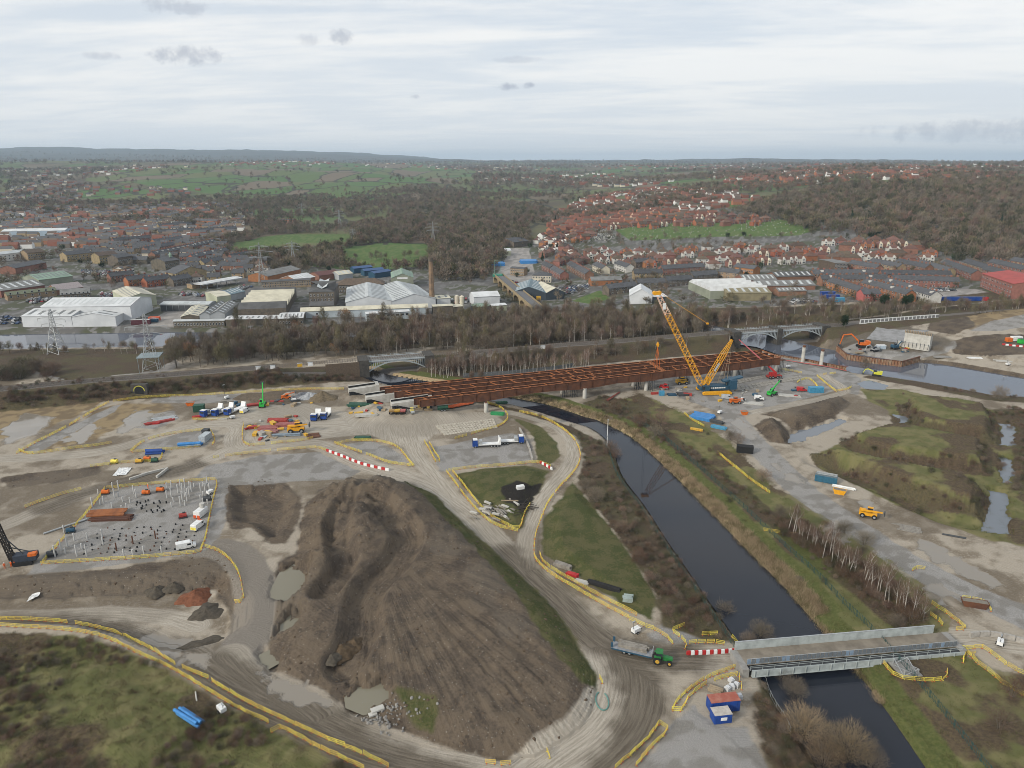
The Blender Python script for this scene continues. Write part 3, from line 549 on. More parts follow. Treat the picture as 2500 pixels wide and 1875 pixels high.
# ================================================================ BUILD HELPERS
class MB:
    """collects simple solids, then becomes one mesh"""
    def __init__(s): s.v=[];s.f=[];s.m=[];s.mi=0
    def add(s,vs,fs,m=None):
        o=len(s.v);s.v +=[tuple(p) for p in vs];s.f +=[tuple(i + o for i in f) for f in fs];s.m +=[s.mi if m is None else m] * len(fs);return s
    def box(s,c,d,rz=0.0,m=None,tilt=None):
        hx,hy,hz=d[0] / 2,d[1] / 2,d[2] / 2;ca,sa=math.cos(rz),math.sin(rz);vs=[]
        for z in (-hz,hz):
            for x,y in ((-hx,-hy),(hx,-hy),(hx,hy),(-hx,hy)): vs.append((c[0] + x * ca - y * sa,c[1] + x * sa + y * ca,c[2] + z))
        return s.add(vs,((3,2,1,0),(4,5,6,7),(0,1,5,4),(1,2,6,5),(2,3,7,6),(3,0,4,7)),m)
    def ext(s,a,b,m=None): return s.box(((a[0] + b[0]) / 2,(a[1] + b[1]) / 2,(a[2] + b[2]) / 2),(abs(b[0] - a[0]),abs(b[1] - a[1]),abs(b[2] - a[2])),0,m)
    def prism(s,pts,z0,z1,m=None):
        n=len(pts);vs=[(p[0],p[1],z0) for p in pts] + [(p[0],p[1],z1) for p in pts]
        return s.add(vs,[tuple(range(n))[::-1],tuple(range(n,2 * n))] + [(i,(i + 1) % n,n + (i + 1) % n,n + i) for i in range(n)],m)
    def profile(s,pts,axis,a,b,m=None):
        """extrude a closed profile: axis 'x' -> pts are (y,z); axis 'y' -> pts are (x,z)"""
        n=len(pts);g=(lambda t,p: (t,p[0],p[1])) if axis=='x' else (lambda t,p: (p[0],t,p[1]))
        return s.add([g(a,p) for p in pts] + [g(b,p) for p in pts],[tuple(range(n))[::-1],tuple(range(n,2 * n))] + [(i,(i + 1) % n,n + (i + 1) % n,n + i) for i in range(n)],m)
    def tube(s,p0,p1,r0,r1=None,n=6,m=None,cap=True):
        r1=r0 if r1 is None else r1;a,b=Vector(p0),Vector(p1);d=(b - a)
        if d.length < 1e-6: return s
        d.normalize();u=d.orthogonal().normalized();w=d.cross(u);vs=[]
        for q,r in ((a,r0),(b,r1)):
            for k in range(n): t=2 * math.pi * k / n;vs.append(q + (u * math.cos(t) + w * math.sin(t)) * r)
        fs=[(i,(i + 1) % n,n + (i + 1) % n,n + i) for i in range(n)]
        if cap: fs +=[tuple(range(n))[::-1],tuple(range(n,2 * n))]
        return s.add(vs,fs,m)
    def path(s,pts,r,n=6,m=None):
        for a,b in zip(pts[:-1],pts[1:]): s.tube(a,b,r,r,n,m)
        return s
    def cyl(s,c,r,h,n=14,m=None,r1=None): return s.tube(c,(c[0],c[1],c[2] + h),r,r1,n,m)
    def wheel(s,c,r,w,ax='y',n=12,m=None):
        d=(0,w / 2,0) if ax=='y' else (w / 2,0,0);return s.tube((c[0] - d[0],c[1] - d[1],c[2] - d[2]),(c[0] + d[0],c[1] + d[1],c[2] + d[2]),r,r,n,m)
    def lattice(s,p0,p1,w0,w1,n,r,m=None,up=None,br=None):
        a,b=Vector(p0),Vector(p1);d=(b - a).normalized();u=(up or Vector((0,1,0)));u=(u - d * u.dot(d)).normalized();w=d.cross(u);br=br or r * .6
        def c(k,i):
            t=k / n;hw=(w0 + (w1 - w0) * t) / 2;sx,sy=((-1,-1),(1,-1),(1,1),(-1,1))[i];return a + (b - a) * t + u * hw * sx + w * hw * sy
        for i in range(4): s.tube(c(0,i),c(n,i),r,r,4,m,False)
        for k in range(n):
            for i in range(4):
                j=(i + 1) % 4;s.tube(c(k,i) if k % 2 else c(k,j),c(k + 1,j) if k % 2 else c(k + 1,i),br,br,3,m,False)
        return s
    def mesh(s,name,mats):
        me=bpy.data.meshes.new(name);me.from_pydata(s.v,[],s.f)
        for q in mats: me.materials.append(q)
        if len(mats) > 1: me.polygons.foreach_set('material_index',s.m)
        me.update();return me
    def build(s,name,mats,parent=None,loc=(0,0,0),rz=0.0):
        mats=mats if isinstance(mats,(list,tuple)) else [mats]
        return put(name,s.mesh(name,mats),parent,loc,rz)
def put(name,me,parent=None,loc=(0,0,0),rz=0.0):
    o=bpy.data.objects.new(name,me);COL.objects.link(o);o.location=loc
    if rz: o.rotation_euler=(0,0,rz)
    if parent: o.parent=parent
    return o
def tag(o,label,cat,group=None):
    o['label']=label;o['category']=cat
    if group: o['group']=group
    return o
def thing(name,label,cat,loc=(0,0,0),rz=0.0,group=None):
    o=bpy.data.objects.new(name,None);COL.objects.link(o);o.location=loc;o.rotation_euler=(0,0,rz);o.empty_display_size=.3;return tag(o,label,cat,group)
def copy_tree(src,loc,rz,label=None,group=None,scale=None):
    def cp(o,par):
        c=o.copy();COL.objects.link(c);c.parent=par
        for ch in o.children: cp(ch,c)
        return c
    r=cp(src,None);r.location=loc;r.rotation_euler=(0,0,rz)
    if label: r['label']=label
    if group: r['group']=group
    if scale: r.scale=(scale,) * 3
    return r
def frame(A,B):
    """ground frame from two photo pixels: origin at the middle of the front edge, x along A->B, y away"""
    a,b=G(*A),G(*B);d=b - a;rz=math.atan2(d.y,d.x);return a,b,rz,math.hypot(d.x,d.y)
# ---- common materials
M_=lambda n,*a,**k: mat(n,*a,**k)
YEL=M_('barrier_yellow',(.78,.63,.10),.6,c2=(.5,.38,.08),scale=2.0,rand=.16);ORG=M_('barrier_orange',(.62,.10,.03),.6)
RUST=M_('weathering_steel',(.13,.056,.03),.85,c2=(.08,.037,.024),scale=.35);RUST2=M_('weathering_steel_bright',(.31,.112,.038),.8,c2=(.20,.072,.03),scale=.6)
CONC=M_('pale_concrete',(.46,.45,.42),.85,c2=(.34,.33,.30),scale=.4);CONCD=M_('grey_concrete',(.27,.265,.25),.9,c2=(.2,.19,.18),scale=.5)
WHITE=M_('white_paint',(.72,.73,.73),.5,c2=(.58,.58,.57),scale=.8);BLACK=M_('black_rubber',(.018,.018,.019),.8);BITU_SHADE=M_('bitumen_and_shade_black',(.014,.015,.017),.75)
STEEL=M_('galvanised_steel',(.42,.44,.45),.5,metal=.35,scale=1.0);DKST=M_('dark_steel',(.07,.075,.08),.6,metal=.3)
CRY=M_('crane_yellow',(.70,.34,.015),.5,c2=(.56,.26,.012));BLUE=M_('plant_blue',(.025,.075,.125),.45);BLUEC=M_('container_blue',(.015,.06,.27),.5,c2=(.012,.045,.2),scale=.7)
SBLUE=M_('sky_blue_paint',(.06,.26,.42),.5);RED=M_('plant_red',(.42,.025,.025),.5);GRN=M_('plant_green',(.03,.42,.06),.45);DGRN=M_('dark_green_paint',(.025,.085,.055),.6);TGRN=M_('tractor_green',(.025,.17,.045),.45);TEAL=M_('fence_teal',(.03,.075,.07),.7)
GLASS=M_('dark_glass',(.025,.032,.04),.12,spec=.6);PLYEL=M_('plant_yellow',(.62,.36,.03),.5,c2=(.4,.24,.05));ORP=M_('plant_orange',(.62,.14,.02),.5)
TIMB=M_('sawn_timber',(.33,.26,.17),.85,c2=(.22,.17,.12),scale=1.2);TIMG=M_('grey_timber',(.26,.24,.21),.9,c2=(.17,.155,.135),scale=1.2);STONE=M_('stone_blocks',(.36,.34,.31),.9);PIPEB=M_('pipe_blue',(.05,.22,.52),.45)
GTEMP=M_('bridge_grey_paint',(.38,.42,.42),.6,c2=(.27,.30,.30),scale=.5);REDM=M_('red_steel',(.36,.05,.04),.65)
# ================================================================ BARRIER RUNS
def barrier_mesh():
    b=MB();L=1.95
    for z in (.14,1.0): b.box((0,0,z),(L,.05,.06),m=0)
    b.box((0,0,.58),(L,.05,.05),m=0)
    for x in (-L / 2 + .04,L / 2 - .04): b.box((x,0,.57),(.06,.06,.86),m=0)
    for k in range(1,10): b.box((-L / 2 + k * L / 10,0,.57),(.03,.03,.86),m=0)
    for x in (-.75,.75): b.box((x,0,.05),(.10,.5,.09),m=1)
    return b.mesh('barrier_panel',[YEL,ORG])
BAR=barrier_mesh()
BAR2=BAR.copy();BAR2.materials[1]=YEL
def barrier_run(px,label,two=False,group='yellow barrier runs',zpl=None,step=2.0):
    pts=smooth_line(np.array([(G(*p) if zpl is None else Vector((*W(*p,zpl),zpl)))[:2] for p in px]),5) if len(px) > 2 else np.array([G(*p)[:2] for p in px])
    r=thing('barrier_fence',label,'barrier',(pts[0][0],pts[0][1],gz(*pts[0])),0,group);base=r.location.copy()
    acc=[0.0]
    for a,b in zip(pts[:-1],pts[1:]): acc.append(acc[-1] + float(np.hypot(*(b - a))))
    n=max(1,int(acc[-1] / step));ds=np.linspace(0,acc[-1],n + 1);qx=np.interp(ds,acc,pts[:,0]);qy=np.interp(ds,acc,pts[:,1])
    for i in range(n):
        x,y=(qx[i] + qx[i + 1]) / 2,(qy[i] + qy[i + 1]) / 2;a=math.atan2(qy[i + 1] - qy[i],qx[i + 1] - qx[i]);z0,z1=gz(qx[i],qy[i]),gz(qx[i + 1],qy[i + 1])
        if rng.random() < .025: continue
        o=put('barrier_panel',BAR if rng.random() < .8 else BAR2,r,(x - base.x,y - base.y,(z0 + z1) / 2 - base.z + .02));o.rotation_euler=(rng.normal(0,.06),-math.atan2(z1 - z0,2.0),a + rng.normal(0,.07))
    return r
RUNS=[
 ([(0,1513),(87,1516),(188,1524),(280,1546),(358,1581),(420,1618),(476,1644),(509,1658)],'upper yellow barrier line along the muddy haul road above the bottom left scrub'),
 ([(516,1664),(600,1714),(687,1755),(775,1795),(862,1832),(950,1873)],'continuation of the upper yellow barrier line to the bottom edge'),
 ([(0,1528),(109,1535),(210,1546),(280,1567),(341,1598),(415,1631),(481,1670),(568,1723),(657,1766)],'lower yellow barrier line along the edge of the bottom left scrub'),
 ([(660,1790),(684,1778),(696,1782),(775,1825),(845,1858),(890,1880)],'lower yellow barrier line nearest the bottom edge with a bent end'),
 ([(100,1378),(200,1372),(330,1364),(430,1355),(486,1349),(494,1335),(503,1310),(512,1262),(522,1215),(530,1185),(527,1172)],'yellow barriers round the near and right sides of the piling pad'),
 ([(527,1171),(460,1176),(380,1182),(310,1188),(260,1193)],'yellow barriers along the far side of the piling pad'),
 ([(256,1194),(235,1225),(205,1262),(170,1300),(130,1345),(104,1376)],'yellow barriers down the left side of the piling pad'),
 ([(500,1336),(530,1345),(565,1372),(584,1405),(592,1440),(594,1468),(575,1472)],'curved yellow barriers around the gravel ramp below the piling pad'),
 ([(40,1108),(90,1080),(150,1050),(210,1015),(262,985),(276,983)],'long diagonal yellow barrier line left of the stockyard'),
 ([(46,1100),(70,1108),(120,1104),(180,1095),(240,1088),(273,1082)],'low yellow barriers closing the point of the diagonal line'),
 ([(276,981),(340,972),(420,968),(500,965),(600,959),(720,952),(840,951)],'yellow barrier line along the foot of the railway embankment'),
 ([(320,1103),(345,1082),(380,1068),(440,1057),(485,1052),(513,1052),(524,1072),(520,1086)],'yellow barriers round the far side of the oval pond enclosure'),
 ([(322,1105),(380,1100),(440,1096),(490,1090)],'yellow barriers along the near side of the oval pond enclosure'),
 ([(220,1140),(290,1132),(340,1128),(388,1125),(398,1105)],'yellow barriers around the orange and yellow pumps'),
 ([(595,1035),(592,1060),(595,1080),(612,1088),(660,1084),(740,1076),(765,1070)],'yellow barriers around the near side of the steel stockyard'),
 ([(520,1118),(570,1112),(640,1104),(720,1097),(770,1094),(800,1102)],'yellow barriers along the road below the stockyard'),
 ([(815,1082),(850,1095),(900,1112),(950,1130),(1008,1139)],'yellow barriers on the near edge of the lens shaped gravel island'),
 ([(822,1085),(860,1077),(920,1078),(965,1090),(985,1108),(1000,1128),(1011,1139)],'yellow barriers on the far edge of the lens shaped gravel island'),
 ([(1036,1078),(1046,1095),(1055,1112),(1064,1128),(1074,1124),(1062,1106),(1048,1082)],'yellow barriers making a narrow walkway by the low loaders'),
 ([(1095,1150),(1160,1142),(1240,1136),(1310,1130),(1345,1140)],'yellow barriers along the far side of the grass triangle'),
 ([(1090,1152),(1115,1185),(1145,1225),(1180,1262),(1215,1285),(1265,1298)],'outer yellow barriers on the road side of the grass triangle'),
 ([(1105,1152),(1130,1182),(1160,1222),(1195,1258),(1225,1276),(1266,1292),(1280,1255),(1295,1232)],'inner yellow barriers on the road side of the grass triangle'),
 ([(1268,1006),(1320,1018),(1365,1042),(1400,1072),(1416,1105),(1412,1135),(1395,1160),(1368,1188),(1340,1225),(1322,1265),(1308,1305),(1304,1350),(1312,1372),(1345,1402),(1400,1435),(1460,1470),(1535,1510)],'long inner yellow barrier line curving along the canal loop road'),
 ([(1318,1352),(1324,1370),(1350,1392),(1400,1420),(1455,1452),(1510,1480),(1556,1504)],'yellow barriers between the canal loop path and the stored timber'),
 ([(1535,1512),(1575,1530),(1612,1545),(1640,1570),(1655,1590)],'yellow barriers leading down to the temporary bridge approach'),
 ([(1640,1540),(1672,1528)],'short yellow barrier pair beside the gravel patch'),([(1642,1543),(1665,1560),(1676,1575),(1672,1588)],'yellow barriers across the gravel patch corner'),
 ([(1680,1572),(1715,1570),(1760,1572),(1792,1584)],'yellow barriers behind the red and white blocks'),([(1712,1551),(1752,1549)],'two yellow barriers standing alone on the bank'),([(1780,1550),(1803,1576)],'yellow barriers closing the canal bank beside the bridge'),
 ([(1835,1626),(1780,1636),(1730,1655),(1690,1680),(1660,1705),(1640,1735)],'upper yellow barrier line curving up to the bridge'),([(1800,1648),(1750,1660),(1710,1680),(1680,1705),(1662,1738),(1640,1736)],'lower yellow barrier line curving round the container compound'),([(1803,1648),(1812,1690)],'yellow barriers right of the white bags'),
 ([(1608,1768),(1590,1795),(1560,1825),(1530,1852),(1500,1878)],'left yellow barrier line of the walkway at the bottom edge'),([(1610,1768),(1628,1775),(1625,1792),(1600,1815),(1575,1845),(1552,1872)],'right yellow barrier line of the walkway at the bottom edge'),
 ([(1180,1862),(1215,1868),(1253,1866)],'yellow barriers at the foot of the spoil heap'),([(1335,1832),(1343,1855)],'single yellow barrier lying at the toe of the heap'),([(1463,1655),(1472,1672)],'single yellow barrier leaning in the ditch'),
 ([(1752,1106),(1790,1138),(1830,1170),(1880,1205)],'yellow barriers beside the canal side path on the far bank'),([(1955,1310),(1890,1300),(1846,1293)],'yellow barriers at the foot of the birch row'),
 ([(2256,1462),(2285,1482),(2320,1505),(2358,1535)],'yellow barriers up the right edge of the bridge ramp'),([(2268,1500),(2290,1515),(2302,1530)],'yellow barriers on the left edge of the bridge ramp'),([(2304,1540),(2330,1540),(2355,1537)],'yellow barriers closing the top of the bridge ramp'),
 ([(2346,1462),(2380,1466),(2412,1478),(2418,1495)],'yellow barriers around the rusty skip in the mud'),([(2154,1618),(2180,1648),(2210,1660),(2260,1664),(2305,1660),(2312,1640)],'yellow barriers curving below the steel bridge trestle'),
 ([(2358,1590),(2390,1625),(2420,1645),(2450,1672),(2500,1700)],'left yellow barrier line right of the bridge'),([(2330,1580),(2365,1586),(2400,1582),(2430,1605),(2470,1632),(2510,1652)],'right yellow barrier line right of the bridge'),
 ([(1945,935),(1958,928),(1975,926),(1990,938),(1998,950)],'looped yellow barriers beyond the green lift'),([(1994,918),(2010,932),(2030,948),(2040,956)],'yellow barriers left of the brown pit'),([(2040,956),(2065,952),(2078,946)],'yellow barriers along the near rim of the brown pit'),
 ([(1905,902),(1940,908),(1958,912)],'yellow barriers behind the trestle legs'),([(1670,1010),(1690,1026),(1720,1042)],'yellow barriers beside the blue scaffold stack'),([(2010,915),(2040,912)],'yellow barriers on the far edge of the river pad'),([(470,1025),(520,1026),(570,1020)],'yellow barriers in front of the parked trucks'),
 ([(2350,1620),(2355,1600),(2380,1598)],'yellow barrier corner where the bridge deck ends'),([(2225,1395),(2245,1385),(2258,1390)],'low yellow barriers lying by the mud track'),([(60,1240),(100,1225),(160,1205),(200,1196)],'yellow barriers beside the left hand track'),([(1190,985),(1220,995),(1240,1018),(1220,1040),(1165,1056),(1110,1072)],'yellow barriers around the timber mat pad'),
]
def build_runs():
    for px,lab in RUNS: barrier_run(px,lab)
build_runs()
# ================================================================ RUST-BROWN STEEL BRIDGE UNDER CONSTRUCTION
def V3(px,py,z): x,y=W(px,py,z);return Vector((x,y,z))
NL,NRt=V3(1024,977,7.6),V3(1906,872,10.2);FL,FR=V3(927,945,7.6),V3(1861,854,10.2)
SPN,SPF=NL.lerp(NRt,.635),FL.lerp(FR,.665)
deck=thing('steel_bridge','long rust brown steel girder bridge being built across the canal','bridge',NL)
def girder(a,b,nm,d0=3.0,piers=()):
    L=(b - a).length;n=max(6,int(L / 6));m=MB();dx=(b - a).normalized();sd=Vector((-dx.y,dx.x,0)).normalized()
    for i in range(n):
        p,q=a.lerp(b,i / n),a.lerp(b,(i + 1) / n)
        def dep(pt): return d0 + sum(1.1 * max(0,1 - abs((pt - V).dot(dx)) / 17) for V in piers)
        dp,dq=dep(p),dep(q)
        def slab(w,z0p,z1p,z0q,z1q,k):
            vs=[p - sd * w + Vector((0,0,z0p)),q - sd * w + Vector((0,0,z0q)),q + sd * w + Vector((0,0,z0q)),p + sd * w + Vector((0,0,z0p)),p - sd * w + Vector((0,0,z1p)),q - sd * w + Vector((0,0,z1q)),q + sd * w + Vector((0,0,z1q)),p + sd * w + Vector((0,0,z1p))]
            m.add([v - NL for v in vs],((3,2,1,0),(4,5,6,7),(0,1,5,4),(2,3,7,6)) + (((3,0,4,7),) if i==0 else ()) + (((1,2,6,5),) if i==n - 1 else ()),k)
        slab(.03,-dp,0,-dq,0,0);slab(.28,-.06,.02,-.06,.02,1);slab(.5,-dp - .08,-dp,-dq - .08,-dq,0)
        if i % 1==0: m.box(tuple(p - NL + Vector((0,0,-dp / 2))),(.03,.7,dp - .2),math.atan2(dx.y,dx.x),0)
    return m.build(nm,[RUST,RUST2],deck)
PIERN=[V3(1187,985,3),V3(1427,955,3),V3(1577,938,3),V3(1690,922,3),V3(1793,908,3),V3(1888,895,3)]
frl=[0,.135,.38,.62,.865,1.0];frr=[0,.34,.66,1.0]
GL=[(NL.lerp(FL,f),SPN.lerp(SPF,f)) for f in frl];GRt=[(SPN.lerp(SPF,f),NRt.lerp(FR,f)) for f in frr]
for a,b in GL: girder(a,b,'girder',3.0,PIERN)
for a,b in GRt: girder(a,b,'girder',3.0,PIERN)
def cross(p,q,w=.2,zz=-.25):
    m=MB();d=q - p;m.box(tuple((p + q) / 2 - NL + Vector((0,0,zz))),(d.length,w,.35),math.atan2(d.y,d.x));m.build('cross_beam',RUST2,deck)
for (i,j) in ((0,1),(2,3),(4,5)):
    n=15 if j !=3 else 13
    for k in range(n):
        t=(k + .5) / n;cross(GL[i][0].lerp(GL[i][1],t),GL[j][0].lerp(GL[j][1],t))
for t in (.60,.63,.66,.69,.72):
    cross(GL[1][0].lerp(GL[1][1],t),GL[2][0].lerp(GL[2][1],t));cross(GL[3][0].lerp(GL[3][1],t),GL[4][0].lerp(GL[4][1],t))
for k in range(11):
    t=(k + .3) / 11
    for i in (0,2): cross(GRt[i][0].lerp(GRt[i][1],t),GRt[i + 1][0].lerp(GRt[i + 1][1],t))
    if k % 4==0 or k==10: cross(GRt[1][0].lerp(GRt[1][1],t),GRt[2][0].lerp(GRt[2][1],t))
cross(NRt,FR,.5);cross(SPN,SPF,.45);cross(SPN.lerp(NRt,.012),SPF.lerp(FR,.012),.45)
# lifting beam legs and hook block left at the splice
lb=thing('lifting_frame','orange lifting slings and hook block standing on the rusty deck','lifting gear',(0,0,0));c0=SPN.lerp(SPF,.4);lb.location=c0
m=MB()
for dx_,dy_ in ((-1,-3),(1.2,-3.2),(-1,3),(1.2,3)): m.tube((dx_,dy_,0),(0,0,10.5),.09,.09,4)
m.build('sling',ORP,lb);m=MB();m.box((0,0,11.2),(.9,.7,1.6));m.tube((0,0,12),(0,0,12.9),.45,.1,8);m.wheel((0,0,11.4),.75,.5,'y',14);m.build('hook_block',CRY,lb)
# ---- piers with their steel trestles
def pier(px,py,r,top,label,cap=False,nm='bridge_pier',grp='concrete bridge piers'):
    g=G(px,py);t=thing(nm,label,'pier',g,0,grp);m=MB();m.cyl((0,0,-.5),r,top - g.z + .5,18);m.build('column',CONC,t)
    m=MB();m.box((0,0,top - g.z + .18),(1.2,1.2,.36));m.build('bearing',RUST,t)
    if cap: m=MB();m.cyl((0,0,top - g.z - .2),r * .86,1.2,14);m.build('rebar_cage',M_('rebar_rust',(.13,.06,.035),.9),t)
    return t
def dtop(px,py):
    g=G(px,py);u=min(max((g.x - NL.x) / (NRt.x - NL.x),0),1);return 7.6 + 2.6 * u - 3.45
for i,(px,py,lb_) in enumerate(((1187,1006,'pale concrete pier nearest the canal on the left bank'),(1427,972,'pale concrete pier on the right bank beside the blue sheeting'),(1577,953,'front concrete pier left of the yellow crane'),(1688,936,'front concrete pier just behind the crane boom foot'),(1793,921,'front concrete pier right of the crane mast'),(1893,908,'front concrete pier next to the red boom lift'),
      (1372,960,'rear concrete pier half hidden on the right bank'),(1546,942,'rear concrete pier left of the yellow crane'),(1658,927,'rear concrete pier behind the yellow excavator'),(1765,914,'rear concrete pier behind the crane mast ropes'),(1862,902,'rear concrete pier behind the red boom lift'))):
    pier(px,py,.95,dtop(px,py) - .35,lb_)
pier(1959,884,.95,8.4,'left of two free standing white piers at the river edge',True);pier(2004,893,.95,8.2,'right of two free standing white piers at the river edge',True)
def trestle(px,py,label,w=2.4,n=4):
    g=G(px,py);top=dtop(px,py) - .1;h=top - g.z;t=thing('steel_trestle',label,'trestle',g,.3,'steel trestles beside the piers')
    for sx_ in range(n):
        for sy_ in (-1,1): m=MB();m.tube((sx_ * .9 - n * .45,sy_ * 1.1,0),(sx_ * .9 - n * .45,sy_ * 1.1,h),.11,.11,5);m.build('leg',DKST,t)
    m=MB()
    for sx_ in range(n - 1):
        for z in (0,h / 2): m.tube((sx_ * .9 - n * .45,-1.1,z),(sx_ * .9 + .9 - n * .45,-1.1,z + h / 2),.05,.05,3);m.tube((sx_ * .9 - n * .45,1.1,z + h / 2),(sx_ * .9 + .9 - n * .45,1.1,z),.05,.05,3)
    m.build('brace',DKST,t);m=MB();m.box((-.4,0,h),(n * 1.0 + .6,3.0,.25));m.build('head_beam',RUST,t)
for px,py,lb_ in ((1380,968,'dark steel trestle under the deck above the blue sheeting'),(1404,968,'second dark trestle beside the right bank pier'),(1560,950,'steel trestle between the two piers left of the crane'),(1590,954,'braced scaffold trestle left of the crane'),(1668,932,'steel trestle between the piers behind the boom'),(1805,920,'steel trestle right of the crane mast'),(1780,916,'steel trestle between piers behind the mast'),(1875,904,'steel trestle between the rear piers at the deck end'),(1904,908,'steel trestle under the far corner of the deck')): trestle(px,py,lb_)
# ---- stepped white and black abutment walls
for k,(A,B,hgt,lab) in enumerate((((853,966),(914,955),3.6,'farthest white and black abutment wall with a black band'),((895,986),(966,972),3.8,'middle white and black abutment wall'),((958,1001),(1038,985),3.6,'nearest white and black abutment wall beside the parked plant'))):
    a,b,rz,L=frame(A,B);rz=math.atan2(NRt.y - NL.y,NRt.x - NL.x) - .03;L=(12.5,14.5,16.5)[k];a=Vector((a.x,a.y,a.z - .3));t=thing('abutment_wall',lab,'abutment',a,rz,'stepped abutment walls');h=hgt + .3
    m=MB();m.profile([(0,0),(L,0),(L,h),(0,h * .8)],'y',0,.8);m.build('wall_face',CONC,t)
    m=MB();m.profile([(-.02,-.02),(L * .55,.1),(L * .15,h * .55),(-.02,h * .55)],'y',-.03,.0);m.build('bitumen_patch',BITU_SHADE,t)
    m=MB();m.profile([(0,h * .8),(L,h),(L,h + .9),(0,h * .8 + .9)],'y',3.0,3.5);m.build('upstand',BITU_SHADE,t)
    m=MB();m.profile([(-.05,h * .8 + .9),(L + .05,h + .9),(L + .05,h + 1.05),(-.05,h * .8 + 1.05)],'y',2.9,3.6);m.build('coping',CONC,t)
    m=MB();m.profile([(0,0),(L,0),(L,h - .02),(0,h * .8 - .02)],'y',.8,6.0);m.build('fill',CONC,t)
    m=MB();m.ext((L,-.02,-.6),(L + 1.6,6,h + .5));m.build('bearing_shelf',CONC,t)
# ================================================================ CRAWLER CRANE
cg=G(1742,958);crane=thing('crawler_crane','tall yellow lattice boom crawler crane with blue body beside the rusty bridge','crane',cg,0)
def rel(px,py,dep=None):
    """point above the crane's own vertical plane"""
    x,y,d=ray(px,py);t=cg.y / y;return Vector((x * t,cg.y,H + d * t)) - cg
bf,bh,mf,mh=rel(1713,942),rel(1600,712),rel(1719,941),rel(1789,830)
m=MB();m.lattice(bf,bf.lerp(bh,.06),.9,2.3,2,.13);m.lattice(bf.lerp(bh,.06),bf.lerp(bh,.78),2.3,2.3,26,.14,br=.075);m.build('main_boom',CRY,crane)
m=MB();m.lattice(bf.lerp(bh,.78),bf.lerp(bh,.97),2.3,1.7,7,.15,br=.09);bmh=m.build('boom_tip_section',M_('crane_red_white',(.62,.30,.16),.55,c2=(.72,.66,.6),scale=.7),crane)
m=MB();p=bf.lerp(bh,.87);m.box(tuple(p + Vector((0,-1.2,0))),(1.5,.1,3.0),0);m.build('sign_board',WHITE,bmh)
m=MB();m.box(tuple(bh),(2.6,2.0,1.4));m.wheel(tuple(bh + Vector((-1.3,0,0))),.95,1.6,'y',14);m.wheel(tuple(bh + Vector((1.0,0,.3))),.7,1.6,'y',14);m.build('boom_head',CRY,crane)
m=MB();m.lattice(mf,mf.lerp(mh,.7),2.2,2.0,11,.16,br=.08);m.lattice(mf.lerp(mh,.7),mh,2.0,.7,5,.16,br=.08);mast=m.build('mast',CRY,crane)
m=MB();p=mf.lerp(mh,.42);d=(mh - mf).normalized()
m.add([p + d * a_ + Vector((-d.z,0,d.x)) * b_ + Vector((0,-1.15,0)) for a_,b_ in ((-2.2,-.55),(2.2,-.55),(2.2,.55),(-2.2,.55))],[(0,1,2,3),(3,2,1,0)]);m.build('name_board',WHITE,mast)
m=MB();m.lattice(mf.lerp(mh,.02),mf.lerp(mh,.18),2.4,1.2,2,.3);m.build('mast_foot',CRY,crane)
pe=rel(1726,789)
m=MB()
for dy in (-.5,.5): m.tube(bh + Vector((.8,dy,.4)),pe + Vector((0,dy * .6,0)),.1,.1,4)
m.box(tuple(pe),(1.0,.9,.7));m.build('pendant_bar',CRY,crane)
m=MB();m.tube(pe,mh,.04,.04,3);m.tube(pe + Vector((0,.4,0)),mh + Vector((0,.4,0)),.04,.04,3);m.build('luffing_rope',DKST,crane)
m=MB()
for dx_ in (-.35,.35): m.tube(bh + Vector((-2.0 + dx_,0,-.5)),Vector((bh.x - 2.0 + dx_,0,18)),.045,.045,3)
m.build('hoist_rope',DKST,crane)
m=MB();e1,e2=rel(1768,920),rel(1775,938)
for q in (e1,e2): m.tube(mh,q + Vector((0,0,-1)),.09,.09,4)
m.tube(mh,rel(1752,936),.09,.09,4);m.build('back_pendant',TIMB,crane)
up=thing('upper','','',(0,0,0));bpy.data.objects.remove(up)
m=MB();m.profile([(-7.5,1.9),(6.5,1.9),(6.5,3.6),(-2,4.2),(-5,3.8),(-7.5,3.2)],'y',-2.2,2.2);m.box((-5.0,-2.4,3.0),(3.2,1.6,2.6));body=m.build('machine_house',BLUE,crane)
m=MB()
for k in range(9): m.box((-3.2 + k * .95 + (k % 2) * .06,-2.23,2.95),(.62,.05,.62))
m.build('lettering',WHITE,body)
m=MB();m.box((-6.2,-2.42,3.2),(.9,1.62,1.6));m.build('cab_window',GLASS,body)
m=MB();m.box((8.4,0,4.4),(3.2,6.6,4.6));m.build('counterweight',BLUE,crane)
m=MB();m.profile([(4,5.2),(13.5,7.2),(13.5,7.8),(4,6)],'y',-1.6,1.6);m.build('rear_frame',BLUE,crane)
for sy_ in (-1,1):
    m=MB();m.profile([(-7,.5),(-6.2,0),(6.2,0),(7,.5),(7,1.3),(6.2,1.8),(-6.2,1.8),(-7,1.3)],'y',sy_ * 4.2 - .8,sy_ * 4.2 + .8);tr=m.build('crawler_track',CRY,crane)
    m=MB();m.profile([(-7.1,.45),(-6.25,-.05),(6.25,-.05),(7.1,.45)],'y',sy_ * 4.2 - .9,sy_ * 4.2 + .9);m.build('track_pads',M_('muddy_steel',(.16,.13,.1),.9),tr)
m=MB();m.box((0,0,1.1),(4.5,8.0,1.2));m.build('carbody',DKST,crane)
crane.rotation_euler=(0,0,R(7))
